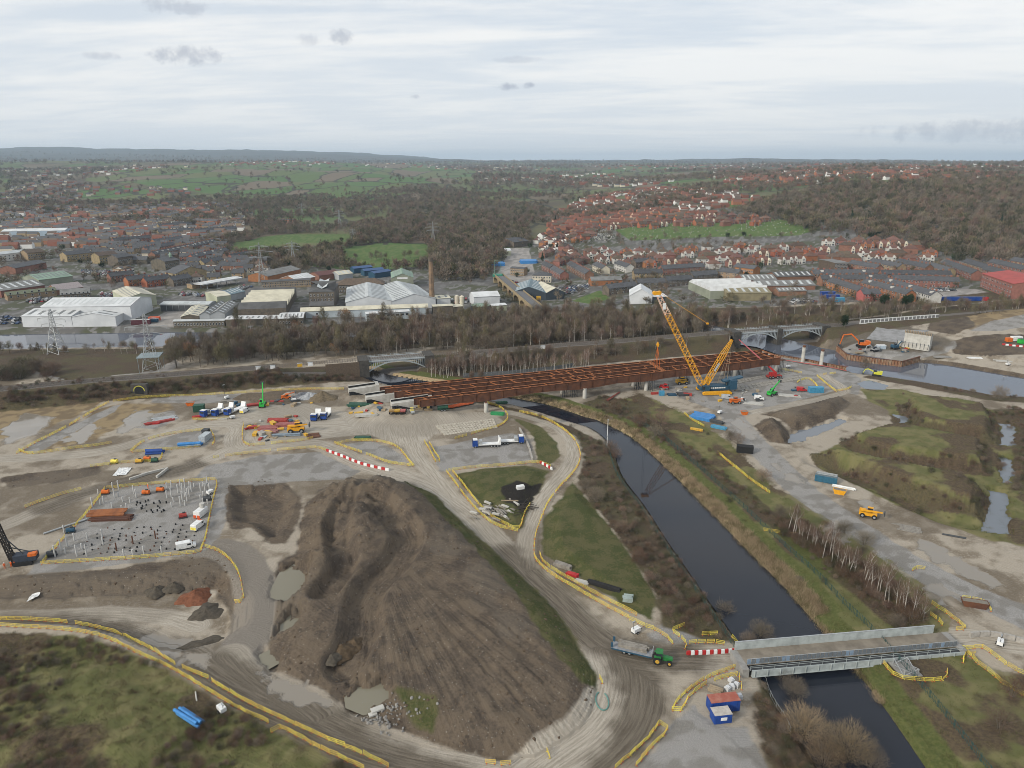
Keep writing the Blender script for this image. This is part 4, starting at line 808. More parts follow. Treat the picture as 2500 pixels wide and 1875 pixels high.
# ================================================================ RAILWAY
def rail_at(px,zz=RAILZ):
    """point on the railway centre line seen at this photo column"""
    best=None
    for a,b in zip(RAIL[:-1],RAIL[1:]):
        for k in range(12):
            p=a + (b - a) * k / 12;dep=p[1] * CP + (H - zz) * SP;q=CX + FPX * p[0] / dep
            if best is None or abs(q - px) < best[0]: best=(abs(q - px),p,math.atan2(b[1] - a[1],b[0] - a[0]))
    return Vector((best[1][0],best[1][1],zz)),best[2]
SLEEP=M_('railway_sleepers',(.15,.14,.13),.9);RAILM=M_('rail_steel',(.20,.16,.13),.5,metal=.4)
for off in (-1.75,1.75):
    m=MB();tg=np.gradient(RAIL,axis=0);tg /=np.linalg.norm(tg,axis=1)[:,None];nl=np.stack([-tg[:,1],tg[:,0]],1)
    for g_ in (-.72,.72):
        pts=RAIL + nl * (off + g_)
        for a,b in zip(pts[:-1],pts[1:]): m.tube((a[0],a[1],RAILZ + .3),(b[0],b[1],RAILZ + .3),.09,.09,4,0)
    acc=0.0
    for a,b,n_ in zip(RAIL[:-1],RAIL[1:],nl):
        L=float(np.hypot(*(b - a)));k=acc
        while k < L: p=a + (b - a) * k / L + n_ * off;m.box((p[0],p[1],RAILZ + .14),(.3,2.6,.16),math.atan2(b[1] - a[1],b[0] - a[0]),1);k +=1.3
        acc=k - L
    o=m.build('railway_track',[RAILM,SLEEP]);o['kind']='structure'
ARCHM=M_('arch_pale_blue_paint',(.36,.40,.42),.6,c2=(.28,.31,.33));MAS=M_('sooty_masonry',(.075,.07,.062),.95,c2=(.045,.042,.04),scale=.8)
def arch_span(t,Lp,S,rz,rise,ztop,depth_w):
    """one cast iron arch: two faces with ribs, posts and top chord; local x along the span"""
    for yy,nm in ((-depth_w / 2,'arch_rib'),(depth_w / 2,'arch_rib')):
        m=MB();n=24;low=lambda x: ztop - .9 - rise * (2 * x / S - 1) ** 2
        for i in range(n):
            x0,x1=S * i / n,S * (i + 1) / n;m.add([(Lp + x0,yy - .2,low(x0)),(Lp + x1,yy - .2,low(x1)),(Lp + x1,yy + .2,low(x1)),(Lp + x0,yy + .2,low(x0)),(Lp + x0,yy - .2,low(x0) + .65),(Lp + x1,yy - .2,low(x1) + .65),(Lp + x1,yy + .2,low(x1) + .65),(Lp + x0,yy + .2,low(x0) + .65)],((3,2,1,0),(4,5,6,7),(0,1,5,4),(2,3,7,6)))
        rib=m.build(nm,ARCHM,t);m=MB();k=26
        for i in range(k + 1):
            x=S * i / k
            if ztop - low(x) > .9: m.box((Lp + x,yy,(low(x) + ztop) / 2),(.26,.2,ztop - low(x)))
        if m.v: m.build('spandrel_posts',ARCHM,rib)
        m=MB();m.ext((Lp,yy - .3,ztop - .25),(Lp + S,yy + .3,ztop + .35));m.build('top_chord',ARCHM,t)
        m=MB();m.ext((Lp,yy - .08,ztop + .9),(Lp + S,yy + .08,ztop + 1.0))
        for i in range(int(S / 2) + 1): m.box((Lp + i * S / int(S / 2),yy,ztop + .65),(.12,.12,1.2))
        m.build('parapet',ARCHM,t)
p0,a0=rail_at(898);p1,_=rail_at(1033);S=(p1 - p0).length;rz=math.atan2(p1.y - p0.y,p1.x - p0.x)
t=thing('railway_arch_bridge','pale blue iron arch railway bridge over the canal','bridge',(p0.x,p0.y,0),rz)
arch_span(t,0,S,rz,4.6,RAILZ - .2,9.4);m=MB();m.ext((-1,-4.6,RAILZ - 1.0),(S + 1,4.6,RAILZ - .1));m.build('deck',CONCD,t)
for x0,x1 in ((-5,0),(S,S + 5)): m=MB();m.ext((x0,-5.6,-4),(x1,5.6,RAILZ + .9));m.build('masonry_pier',MAS,t)
m=MB();m.profile([(-22,1),(-5,-2),(-5,RAILZ + .3),(-22,RAILZ + .3)],'y',-5.5,-4.9);m.build('wing_wall',M_('brown_masonry',(.12,.09,.065),.95),t)
p0,a0=rail_at(1797);p1,_=rail_at(1892);p2,_=rail_at(2000);rz=math.atan2(p2.y - p0.y,p2.x - p0.x);S1=(p1 - p0).length;S2=(p2 - p1).length
t=thing('railway_arch_bridge','twin span pale blue iron arch railway viaduct over the river','bridge',(p0.x,p0.y,0),rz)
arch_span(t,0,S1 - 1.6,rz,4.4,RAILZ - .2,9.4);arch_span(t,S1 + 1.6,S2 - 3.2,rz,4.4,RAILZ - .2,9.4);m=MB();m.ext((-1,-4.6,RAILZ - 1.0),(S1 + S2 + 1,4.6,RAILZ - .1));m.build('deck',CONCD,t)
for x0,x1 in ((-5,0),(S1 - 1.6,S1 + 1.6),(S1 + S2 - 1.6,S1 + S2 + 4)): m=MB();m.ext((x0,-5.8,-7),(x1,5.8,RAILZ + 1.2));m.build('masonry_pier',MAS,t)
# white framed parapet further along the line
a,_=rail_at(2077);b,_=rail_at(2268);L=(b - a).length;t=thing('white_parapet','long white panelled parapet beside the railway on the right','parapet',(a.x,a.y,RAILZ + 1.4),math.atan2(b.y - a.y,b.x - a.x));n=20
for i in range(n):
    m=MB();x0,x1=L * i / n,L * (i + 1) / n;m.ext((x0 + .02,-7.2,0),(x0 + .6,-6.9,3.0));m.ext((x0 + .6,-7.15,0),(x1,-6.95,.7));m.ext((x0 + .6,-7.15,2.5),(x1,-6.95,3.0));m.build('panel_frame',WHITE,t);m=MB();m.ext((x0 + .6,-7.05,.7),(x1,-7.0,2.5));m.build('panel_infill',M_('parapet_grey',(.2,.2,.2),.8),t)
# culvert portal with yellow hazard ring
g=G(341,962);t=thing('culvert_portal','dark culvert arch with a yellow dotted hazard ring in the embankment','culvert',g,.1);m=MB();m.ext((-3.6,0,-.5),(3.6,2.5,4.6));m.build('headwall',MAS,t)
m=MB();m.add([(2.0 * math.cos(k * math.pi / 10),-.03,1.6 + 2.0 * math.sin(k * math.pi / 10)) for k in range(11)] + [(-2,-.03,0),(2,-.03,0)],[tuple(range(13))[::-1]]);m.build('opening_shade',BITU_SHADE,t)  # flat black face, painted shade of the culvert's inside; no hole is cut
m=MB()
for k in range(0,15): a_=math.pi * k / 14;m.box((2.35 * math.cos(a_),-.06,1.6 + 2.35 * math.sin(a_)),(.34,.08,.34))
m.build('hazard_ring',M_('hazard_yellow',(.75,.72,.08),.5),t)
# lineside boxes
for px,py,c_,lb_ in ((631,912,WHITE,'white lineside cabinet row beside the track'),(665,903,WHITE,'pale blue lineside cabinet by the track'),(730,898,PLYEL,'yellow railed lineside platform'),(758,894,WHITE,'small white lineside post box by the arch'),(1317,853,WHITE,'white lineside cabinet right of the arch')):
    a,rz=rail_at(px);t=thing('lineside_cabinet',lb_,'cabinet',a + Vector((math.sin(rz) * 4.4,-math.cos(rz) * 4.4,-.1)),rz,'lineside cabinets');m=MB();m.ext((-1.2,-.5,0),(1.2,.5,1.8));m.build('housing',c_,t);m=MB();m.ext((-1.3,-.6,1.8),(1.3,.6,1.9));m.build('lid',STEEL,t)
# ================================================================ SHEET PILES, ABUTMENT UNDER CONSTRUCTION
PILE=M_('sheet_pile_rust',(.21,.10,.055),.9,c2=(.27,.2,.14),scale=.4)
def sheet_piles(pts,ztop,zbot,label):
    t=thing('sheet_pile_wall',label,'piling',(pts[0][0],pts[0][1],0),0,'rusty sheet pile walls');m=MB();o=pts[0]
    for a,b in zip(pts[:-1],pts[1:]):
        d=b - a;L=float(np.hypot(*d));d=d / L;nrm=np.array([-d[1],d[0]]);n=max(2,int(L / 1.3));pr=[]
        for i in range(n):
            for f,q in ((0,-.28),(.32,-.28),(.5,.28),(.82,.28)): pr.append(a + d * L * (i + f) / n + nrm * q)
        pr.append(b - nrm * .28)
        for p,q in zip(pr[:-1],pr[1:]):
            p=p - o;q=q - o;m.add([(p[0],p[1],zbot),(q[0],q[1],zbot),(q[0],q[1],ztop),(p[0],p[1],ztop)],[(0,1,2,3)])
    m.build('piles',PILE,t);c=MB()
    for a,b in zip(pts[:-1],pts[1:]): d=b - a;c.box((*(((a + b) / 2) - o),ztop + .06),(float(np.hypot(*d)),.7,.16),math.atan2(d[1],d[0]))
    c.build('capping',RUST,t)
sheet_piles(WP([(1880,864),(1960,876),(2020,888),(2067,897)],.6),.8,-6,'rusty sheet pile wall behind the two free standing piers')
FARP=WP([(2043,845),(2068,866),(2140,876),(2203,883),(2246,871)],.8);sheet_piles(FARP,1.0,-6,'rusty sheet pile cofferdam across the river')
a,b,rz,L=frame((2205,842),(2267,857));t=thing('concrete_abutment','white concrete abutment wall under construction with timber formwork on top','abutment',a,rz)
m=MB();m.ext((0,0,-1),(L,4.5,7.5));m.build('wall',CONC,t);m=MB();m.ext((-3,-2.5,-1),(L + .5,0,2.2));m.build('footing',CONC,t)
for k in range(17): m=MB();m.box((L * k / 16,.3,8.4),(.35,.5,2.0));m.build('formwork_post',TIMB,t)
m=MB();m.ext((0,.8,7.5),(L,4.2,8.3));m.build('formwork',TIMG,t)
for k in range(9): m=MB();m.box((-2.6 + k * (L + 2.6) / 8,-2.6,1.4),(.25,.2,3.2));m.build('brace_post',DKST,t)
# grey membrane sheet on the slope and red netting
sheet_m=M_('grey_geotextile',(.26,.26,.265),.95,c2=(.19,.19,.19),scale=.3)
def drape(name,px,label,cat,m_,lift=.15,n=14):
    """cloth following the ground inside a quad of photo pixels"""
    q=[G(*p) for p in px];o=q[0].copy();vs=[];fs=[]
    for j in range(n + 1):
        for i in range(n + 1):
            u,v=i / n,j / n;p=(q[0] * (1 - u) + q[1] * u) * (1 - v) + (q[3] * (1 - u) + q[2] * u) * v;vs.append((p.x - o.x,p.y - o.y,gz(p.x,p.y) - o.z + lift + rng.random() * .25))
    for j in range(n):
        for i in range(n): k=j * (n + 1) + i;fs.append((k,k + 1,k + n + 2,k + n + 1))
    mb=MB();mb.add(vs,fs);ob=mb.build(name,m_,None,o);ob.modifiers.new('thickness','SOLIDIFY').thickness=.06;return tag(ob,label,cat)
drape('geotextile_sheet',[(2115,828),(2200,838),(2272,806),(2140,800)],'pale grey membrane sheet spread over the slope behind the excavator','sheet',sheet_m)
drape('geotextile_sheet',[(275,1163),(308,1160),(322,1143),(292,1143)],'white sheet with a crate lying on the brown verge','sheet',WHITE)
drape('debris_netting',[(1075,999),(1155,988),(1160,982),(1085,993)],'orange mesh netting strip lying in front of the green plant','netting',M_('orange_net',(.55,.12,.04),.8),.5)
drape('debris_netting',[(1905,880),(2066,908),(2067,907),(1906,879)],'red edge netting along the river side of the pad','netting',M_('red_net',(.34,.09,.08),.8),.4)
drape('debris_netting',[(1480,978),(1512,958),(1514,960),(1484,981)],'red fabric strip lining the drainage cutting','netting',M_('red_net2',(.26,.08,.06),.8),.3)
# ================================================================ TEMPORARY BRIDGE OVER THE CANAL
zb=1.1;a,b=V3(1822,1622,zb),V3(2334,1577,zb);rz=math.atan2(b.y - a.y,b.x - a.x);L=(b - a).length
t=thing('temporary_bridge','grey steel temporary bridge with a muddy deck over the canal','bridge',a,rz);DW=4.9
m=MB();m.ext((0,0,-.35),(L,DW,0));m.build('deck',M_('muddy_deck',(.24,.21,.17),.8,c2=(.15,.13,.105),scale=.25),t)
m=MB();m.ext((-.5,DW - .05,-.4),(L - 2,DW + .12,2.05));m.build('far_parapet',GTEMP,t);m=MB();m.ext((-.5,DW - .12,2.05),(L - 2,DW + .2,2.13));m.build('far_parapet_cap',STEEL,t)
n=50
for i in range(n): m=MB();m.box((L * (i + .5) / n,-.12,.75),(L / n * .82,.06,1.25));m.build('parapet_panel',M_('parapet_panel_blue',(.20,.27,.36),.5) if i in (0,2,8,9,23,24,43,46) else M_('parapet_panel_grey',(.145,.165,.185),.6),t)
m=MB();m.ext((0,-.17,1.38),(L,-.07,1.46));m.ext((0,-.17,.02),(L,-.07,.12));m.build('parapet_rail',STEEL,t)
m=MB();m.ext((.3,-1.5,-.5),(L + .6,-.25,-.38));m.build('walkway',DKST,t)
m=MB()
for z in (.15,.6): m.ext((.3,-1.5,z),(L + .6,-1.44,z + .06))
for i in range(19): m.box((.3 + i * L / 18,-1.47,.1),(.07,.07,1.15))
m.build('handrail',GTEMP,t)
m=MB();m.ext((.6,-1.75,-1.85),(L + 1.0,-1.55,-.35));m.ext((.6,-2.0,-1.95),(L + 1.0,-1.3,-1.85));m.build('edge_girder',GTEMP,t)
for i in range(17): m=MB();m.box((1.2 + i * L / 17,-1.85,-1.2),(.1,.3,1.6));m.build('stiffener',GTEMP,t)
m=MB();m.ext((.6,DW - .3,-1.85),(L,DW - .1,-.35));m.build('far_girder',GTEMP,t)
for x0 in (-1.5,L): m=MB();m.ext((x0,-1.6,-2.4),(x0 + 1.5,DW,-.02));m.build('bank_seat',CONCD,t)
tg_=G(2215,1640);tw=thing('bridge_trestle','galvanised lattice trestle tower under the temporary bridge','trestle',tg_,rz);m=MB();hh=zb - 1.9 - tg_.z;hh=max(hh,1.5)
for x in (-1.6,1.6):
    for y in (-1.2,2.6): m.tube((x,y,0),(x,y,hh),.14,.14,5)
m.build('leg',STEEL,tw);m=MB()
for y in (-1.2,2.6): m.tube((-1.6,y,0),(1.6,y,hh),.08,.08,4);m.tube((1.6,y,0),(-1.6,y,hh),.08,.08,4)
for x in (-1.6,1.6): m.tube((x,-1.2,0),(x,2.6,hh),.08,.08,4);m.tube((x,2.6,0),(x,-1.2,hh),.08,.08,4)
m.build('bracing',STEEL,tw);m=MB();m.box((0,.7,.1),(4.6,5.0,.3));m.build('base_mat',CONCD,tw)
# ================================================================ PYLONS
def pylon(px,py,ptop,label,base=7.5,near=False,m_=STEEL):
    g=G(px,py);dep=g.y * CP + (H - g.z) * SP;h=(py - ptop) / FPX * dep / CP * 1.02;t=thing('electricity_pylon',label,'pylon',g,rng.uniform(-.3,.3),'lattice electricity pylons');r=.12 if near else .16
    m=MB();m.lattice((0,0,0),(0,0,h * .55),base,base * .32,7,r * 1.3,br=r * .7);m.lattice((0,0,h * .55),(0,0,h * .97),base * .32,base * .12,8,r,br=r * .6);m.tube((0,0,h * .97),(0,0,h),r,r * .5,4);m.build('tower',m_,t)
    for f,w in ((.62,.26),(.75,.32),(.88,.22)):
        m=MB();z=h * f
        for s_ in (-1,1): m.tube((0,0,z),(s_ * h * w,0,z + .2),r,r,4);m.tube((0,0,z + 1.6),(s_ * h * w,0,z + .2),r,r,4);m.tube((s_ * h * w,0,z),(s_ * h * w,0,z - 1.6),r * .9,r * .9,4)
        m.build('cross_arm',m_,t)
    if near:
        m=MB();m.box((0,0,8.5),(11,11,.3))
        for x in (-5,5):
            for y in (-5,5): m.tube((x,y,0),(x,y,9.6),.12,.12,4)
        m.build('scaffold_platform',M_('scaffold_blue_grey',(.24,.29,.31),.7),t)
pylon(372,905,769,'large lattice pylon with a scaffold platform beside the railway',8,True);pylon(141,862,757,'lattice pylon standing on the river bank at the left');FARS=M_('pylon_grey_far',(.3,.32,.33),.6)
for px,py,pt,lb_ in ((717,648,592,'pylon between the two sports fields'),(1058,600,545,'pylon above the woods behind the mill chimney'),(830,556,515,'small pylon on the heath beyond the far sports field'),(738,528,498,'distant pylon on the far side of the heath left of the valley'),(641,690,598,'pylon beside the petrol station'),(862,585,560,'small pylon at the corner of the far sports field')): pylon(px,py,pt,lb_,6,False,FARS)
# ================================================================ BUILDINGS
OCC=[]
def occupied(x,y,mrg=4.0):
    for cx_,cy_,ca,sa,hx,hy in OCC:
        dx,dy=x - cx_,y - cy_
        if abs(dx * ca + dy * sa) < hx + mrg and abs(-dx * sa + dy * ca) < hy + mrg: return True
    return False
def occ_add(a,rz,L,D): ca,sa=math.cos(rz),math.sin(rz);OCC.append((a.x + ca * L / 2 - sa * D / 2,a.y + sa * L / 2 + ca * D / 2,ca,sa,L / 2,D / 2))
BR=M_('red_brick',(.24,.12,.086),.9,c2=(.18,.092,.068),scale=.5,rand=.16);BRO=M_('orange_brick',(.33,.13,.065),.9,c2=(.25,.10,.055),scale=.5,rand=.12);STN=M_('sandstone',(.30,.225,.135),.9,c2=(.2,.155,.10),scale=.5,rand=.14);DST=M_('sooted_stone',(.135,.115,.088),.92,c2=(.085,.075,.062),scale=.4,rand=.12)
REN=M_('cream_render',(.58,.53,.42),.85,c2=(.47,.43,.35),scale=.5,rand=.1);RENW=M_('white_render',(.54,.53,.50),.8,c2=(.44,.43,.40),scale=.5,rand=.08)
SLATE=M_('slate_roof',(.085,.088,.095),.75,c2=(.058,.058,.062),scale=.6,rand=.18);TILE=M_('red_tile_roof',(.16,.09,.07),.9,c2=(.11,.066,.055),scale=.6,rand=.22);BRT=M_('brown_tile_roof',(.115,.085,.062),.9,c2=(.08,.062,.05),scale=.6,rand=.2)
RWH=M_('white_sheet_roof',(.60,.615,.62),.5,c2=(.47,.48,.48),scale=.12);RGW=M_('pale_grey_sheet_roof',(.46,.485,.49),.5,c2=(.35,.37,.37),scale=.12);RCR=M_('cream_sheet_roof',(.55,.52,.41),.6,c2=(.42,.395,.31),scale=.15);RDK=M_('dark_felt_roof',(.10,.10,.10),.8,c2=(.07,.07,.07),scale=.2);RGY=M_('grey_cement_roof',(.20,.20,.195),.85,c2=(.14,.14,.135),scale=.2);RGN=M_('pale_green_roof',(.23,.32,.245),.7,c2=(.17,.24,.19),scale=.2);RBL=M_('blue_grey_roof',(.155,.215,.245),.6,c2=(.12,.165,.19),scale=.2);RRED=M_('bright_red_roof',(.36,.07,.06),.7,c2=(.28,.06,.05),scale=.2);ROL=M_('olive_sheet',(.24,.21,.13),.7,c2=(.18,.16,.1),scale=.2);RPU=M_('dark_red_roof',(.13,.06,.055),.8)
WWH=M_('white_cladding',(.60,.62,.64),.5,c2=(.5,.52,.54),scale=.1);WGY=M_('grey_cladding',(.36,.38,.40),.6,scale=.1);WGN=M_('green_grey_cladding',(.26,.28,.22),.7,scale=.1);WNV=M_('navy_cladding',(.045,.06,.075),.6,scale=.1);WBE=M_('beige_green_cladding',(.42,.44,.33),.6,scale=.1);WLB=M_('pale_blue_cladding',(.42,.48,.52),.6,scale=.1)
SKYL=M_('rooflight_sheet',(.50,.53,.53),.4);SKYD=M_('rooflight_grey',(.17,.18,.185),.5);WINW=M_('window_white_frame',(.55,.56,.56),.5)
def win_mesh(w,h):
    b=MB();b.box((0,0,0),(w,.10,h),m=0);b.box((0,-.04,0),(w * .78,.08,h * .8),m=1);return b.mesh('window',[WINW,GLASS])
WIN=win_mesh(1.5,1.5);WINS=win_mesh(1.1,1.7);WINB=win_mesh(2.6,1.8);DOORM=MB().box((0,0,0),(1.0,.1,2.1)).mesh('door',[M_('door_dark',(.08,.06,.06),.6)]);BIGD=MB().box((0,0,0),(4.2,.12,4.4)).mesh('shutter_door',[M_('roller_shutter',(.06,.065,.07),.6)]);CHM=MB().box((0,0,0),(1.5,.75,1.9)).mesh('chimney',[BR]);CHS=MB().box((0,0,0),(1.5,.75,1.9)).mesh('chimney',[DST])
def roof_slab(m,p,q,r_,s_,th=.22,k=None):
    n=(Vector(q) - Vector(p)).cross(Vector(s_) - Vector(p)).normalized()
    if n.z < 0: n=-n
    a=[Vector(v) for v in (p,q,r_,s_)];m.add(a + [v + n * th for v in a],((3,2,1,0),(4,5,6,7),(0,1,5,4),(1,2,6,5),(2,3,7,6),(3,0,4,7)),k)
def gable(t,L,D,e,r,wall,roof,orient='along',oh=.35,base=-1.5):
    m=MB()
    if orient=='along': m.profile([(0,base),(D,base),(D,e),(D / 2,r),(0,e)],'x',0,L)
    else: m.profile([(0,base),(L,base),(L,e),(L / 2,r),(0,e)],'y',0,D)
    m.build('walls',wall,t);m=MB()
    if orient=='along':
        s_=(r - e) / (D / 2);roof_slab(m,(-oh,-oh,e - s_ * oh),(L + oh,-oh,e - s_ * oh),(L + oh,D / 2,r),(-oh,D / 2,r));roof_slab(m,(-oh,D / 2,r),(L + oh,D / 2,r),(L + oh,D + oh,e - s_ * oh),(-oh,D + oh,e - s_ * oh))
    else:
        s_=(r - e) / (L / 2);roof_slab(m,(-oh,-oh,e - s_ * oh),(L / 2,-oh,r),(L / 2,D + oh,r),(-oh,D + oh,e - s_ * oh));roof_slab(m,(L / 2,-oh,r),(L + oh,-oh,e - s_ * oh),(L + oh,D + oh,e - s_ * oh),(L / 2,D + oh,r))
    return m.build('roof',roof,t)
def hip(t,L,D,e,r,wall,roof,oh=.4,base=-1.5):
    m=MB();m.ext((0,0,base),(L,D,e));m.build('walls',wall,t);m=MB();q=D / 2
    P=[(-oh,-oh,e),(L + oh,-oh,e),(L + oh,D + oh,e),(-oh,D + oh,e),(q,D / 2,r),(L - q,D / 2,r)]
    m.add(P,[(0,1,5,4),(1,2,5),(2,3,4,5),(3,0,4),(3,2,1,0)]);return m.build('roof',roof,t)
def lights(rf,L,D,e,r,orient,n,m_,w=None,span=(.2,.85)):
    """translucent strips set just proud of the visible roof slopes"""
    for k in range(n):
        f=(k + .5) / n;m=MB()
        if orient=='along':
            w_=w or L / n * .35;x=L * f;y0,y1=D / 2 * span[0],D / 2 * span[1];z=lambda y: e + (r - e) * y / (D / 2) + .26;m.add([(x - w_ / 2,y0,z(y0)),(x + w_ / 2,y0,z(y0)),(x + w_ / 2,y1,z(y1)),(x - w_ / 2,y1,z(y1))],[(0,1,2,3)])
        else:
            w_=w or D / n * .3;y=D * f
            for s_ in (0,1):
                x0,x1=(L / 2 * span[0],L / 2 * span[1]) if s_==0 else (L - L / 2 * span[1],L - L / 2 * span[0]);z=lambda x: e + (r - e) * (1 - abs(x - L / 2) / (L / 2)) + .26;m.add([(x0,y - w_ / 2,z(x0)),(x1,y - w_ / 2,z(x1)),(x1,y + w_ / 2,z(x1)),(x0,y + w_ / 2,z(x0))],[(0,1,2,3)])
        m.build('rooflight',m_,rf)
def facade(t,L,rows,n,me=None,y=-.03,x0=0.,door=False):
    for z in rows:
        for k in range(n): put('window',me or WIN,t,(x0 + L * (k + .5) / n,y,z))
def shed(A,B,D,e,r,wall,roof,label,orient='along',nl=0,lm=None,cat='warehouse',name='warehouse',doors=0,zoff=0,sign=None,grp='industrial buildings',hipped=False,wrows=None,wn=0,wme=None,base=-1.5):
    a,b,rz,L=frame(A,B);a.z=min(a.z,b.z) + zoff;t=thing(name,label,cat,a,rz,grp);occ_add(a,rz,L,D)
    rf=hip(t,L,D,e,r,wall,roof,base=base) if hipped else gable(t,L,D,e,r,wall,roof,orient,base=base)
    if nl: lights(rf,L,D,e,r,orient,nl,lm or SKYL)
    for k in range(doors): put('shutter_door',BIGD,t,(L * (k + .5) / doors,-.05,2.2))
    if wrows: facade(t,L,wrows,wn,wme)
    return t,L
def sawtooth(A,B,D,n,e,th,wall,roof,label,axis='x',flip=False,dark=()):
    a,b,rz,L=frame(A,B);a.z=min(a.z,b.z);t=thing('sawtooth_shed',label,'factory',a,rz,'industrial buildings');occ_add(a,rz,L,D);T_=D if axis=='x' else L;W_=L if axis=='x' else D
    m=MB();m.ext((0,0,-1.5),(L,D,e));m.build('walls',wall,t)
    for k in range(n):
        u0,u1=T_ * k / n,T_ * (k + 1) / n - .05;m=MB();um=u0 + (u1 - u0) * (.3 if flip else .82)
        m.profile([(u0,e),(u1,e),(um,e + th)],axis,0,W_);m.build('roof_bay',RDK if k in dark else roof,t)
    return t
# ---- left bank works
shed((57,798),(178,798),30,7.3,9.6,WWH,RWH,'wide white warehouse at the river edge left of its twin',nl=5,lm=SKYD)
shed((179,798),(285,797),32,6.8,9.3,WWH,RWH,'white warehouse with its gable to the river beside the trailers','across',nl=5,lm=SKYD)
shed((106,784),(323,782),34,10,13.2,WWH,RWH,'largest white warehouse behind the two river edge sheds',nl=16,lm=SKYL,doors=0)
shed((312,752),(384,744),42,7.5,10,WBE,RCR,'pale green clad shed with ribbed cream roof behind the white warehouses','across',nl=8,lm=SKYD)
shed((393,760),(512,760),13,5,6,WGY,RGW,'low grey loading shed with a row of white roof panels',nl=6,lm=SKYL,doors=8)
shed((444,791),(488,788),42,5,6.5,DST,RCR,'cream roofed shed at the corner of the works yard','across',nl=6,lm=SKYD)
shed((489,788),(514,787),42,5.5,7.5,WGY,RGY,'left of two grey gabled sheds facing the river','across',nl=6,lm=SKYL);shed((515,787),(551,785),40,5.5,8,WGY,RGY,'right of two grey gabled sheds facing the river','across',nl=6,lm=SKYL)
shed((425,801),(549,797),5,4.6,5.2,DST,RGW,'long low dark brick range with pale roof along the river wall',wrows=(2.4,),wn=16,wme=WINS)
shed((533,752),(566,748),26,8.5,9.5,WBE,RCR,'tall cream block rising behind the gabled sheds')
shed((562,735),(600,726),16,5,7.5,WGY,RBL,'open sided shed with blue grey striped roof',nl=5,lm=SKYL)
sawtooth((582,776),(700,772),74,7,6,3.4,DST,RCR,'big cream saw tooth weaving shed of the mill','x',False,(0,6))
shed((552,797),(680,794),12,4.8,5.6,DST,RWH,'low white roofed range in front of the saw tooth shed',nl=9,lm=SKYD);shed((682,796),(741,793),20,5,6.5,DST,RWH,'white roofed annex with dotted rooflights by the river wall',nl=6,lm=SKYD,wrows=(2.2,),wn=8,wme=WINS)
t,L=shed((757,753),(818,752),38,12.5,17.5,DST,RDK,'tall dark stone mill block with hipped roof and glazed valley',hipped=True,name='mill_building',cat='mill',wrows=(3,6.5,10),wn=7,wme=WINS);m=MB();m.add([(L * .3,6,15.6),(L * .5,4,14.2),(L * .5,30,16.4),(L * .3,30,18.0)],[(0,1,2,3),(3,2,1,0)]);m.add([(L * .7,6,15.6),(L * .5,4,14.2),(L * .5,30,16.4),(L * .7,30,18.0)],[(0,1,2,3),(3,2,1,0)]);m.build('roof_glazing',SKYL,t)
shed((757,763),(815,762),12,5,7,DST,RDK,'lower dark stone wing in front of the mill block',wrows=(2.5,),wn=7,wme=WINS)
shed((821,716),(939,714),16,7.2,11.5,DST,BRT,'long brown roofed stone mill range with pale windows',hipped=True,name='mill_building',cat='mill',wrows=(5.4,2.2),wn=16,wme=WIN)
shed((845,760),(957,757),66,7,11,WWH,RGW,'left half of the broad pale ribbed twin gabled factory','across',nl=11,lm=SKYD);shed((958,757),(1064,751),66,7,11.5,WWH,RGW,'right half of the broad pale ribbed twin gabled factory','across',nl=11,lm=SKYD)
shed((735,777),(1045,769),9,5.6,7.4,WLB,RCR,'very long cream roofed shed with pale blue wall above the river trees',doors=0,wrows=(3.6,),wn=4)
t,L=shed((895,784),(1000,778),6.5,5.2,6.0,WLB,RWH,'pale blue cabin block on stilts with a white roof',wrows=(3.4,),wn=9,wme=WINB)
t,L=shed((957,703),(1010,702),34,9,12.5,WGN,RGN,'green gabled depot with a white name board','across',nl=5,lm=SKYD,doors=2);m=MB();m.box((L * .5,-.1,8.6),(9,.15,1.5));m.build('name_board',WHITE,t)
shed((1067,748),(1100,746),13,6,7.2,WWH,RCR,'small cream shed right of the tall chimney',nl=2,lm=SKYD);shed((1157,747),(1220,744),16,7,9.5,WWH,RWH,'white barrel roofed store beside the old viaduct',nl=0);shed((1202,761),(1237,758),8,4.2,4.9,WBE,RWH,'small cream plant house beside the round tank');shed((1058,768),(1106,766),7,6,6.6,DST,RCR,'dark lean to building at the chimney foot');shed((1108,766),(1130,764),9,5,5.5,DST,RCR,'small dark lean to with a patchy cream roof by the silos')
shed((725,700),(770,692),20,6,9,BR,RWH,'brick shed with a ribbed pale roof left of the mill block','along',nl=6,lm=SKYL);shed((655,690),(735,672),22,6,9,BRO,RGY,'grey roofed orange brick shed behind the mill','along',nl=0);shed((640,706),(760,700),12,6,6.6,STN,RDK,'long sandstone front range left of the mill',wrows=(2.4,4.6),wn=20,wme=WINS)
shed((780,686),(830,680),18,5,7.5,BR,RPU,'dark red roofed shed behind the mill range');shed((828,684),(862,680),14,5,7.5,WGY,RCR,'pale roofed lean to next to the dark red shed',nl=3,lm=SKYL)
for k,(A,B) in enumerate((((865,668),(910,664)),((890,674),(938,670)),((915,680),(955,674)))): shed(A,B,9,5,6.5,BLUE,M_('deep_blue_roof',(.05,.10,.22),.6,c2=(.04,.08,.17)),('rear','middle','front')[k] + ' one of three blue roofed sheds in the depot yard')
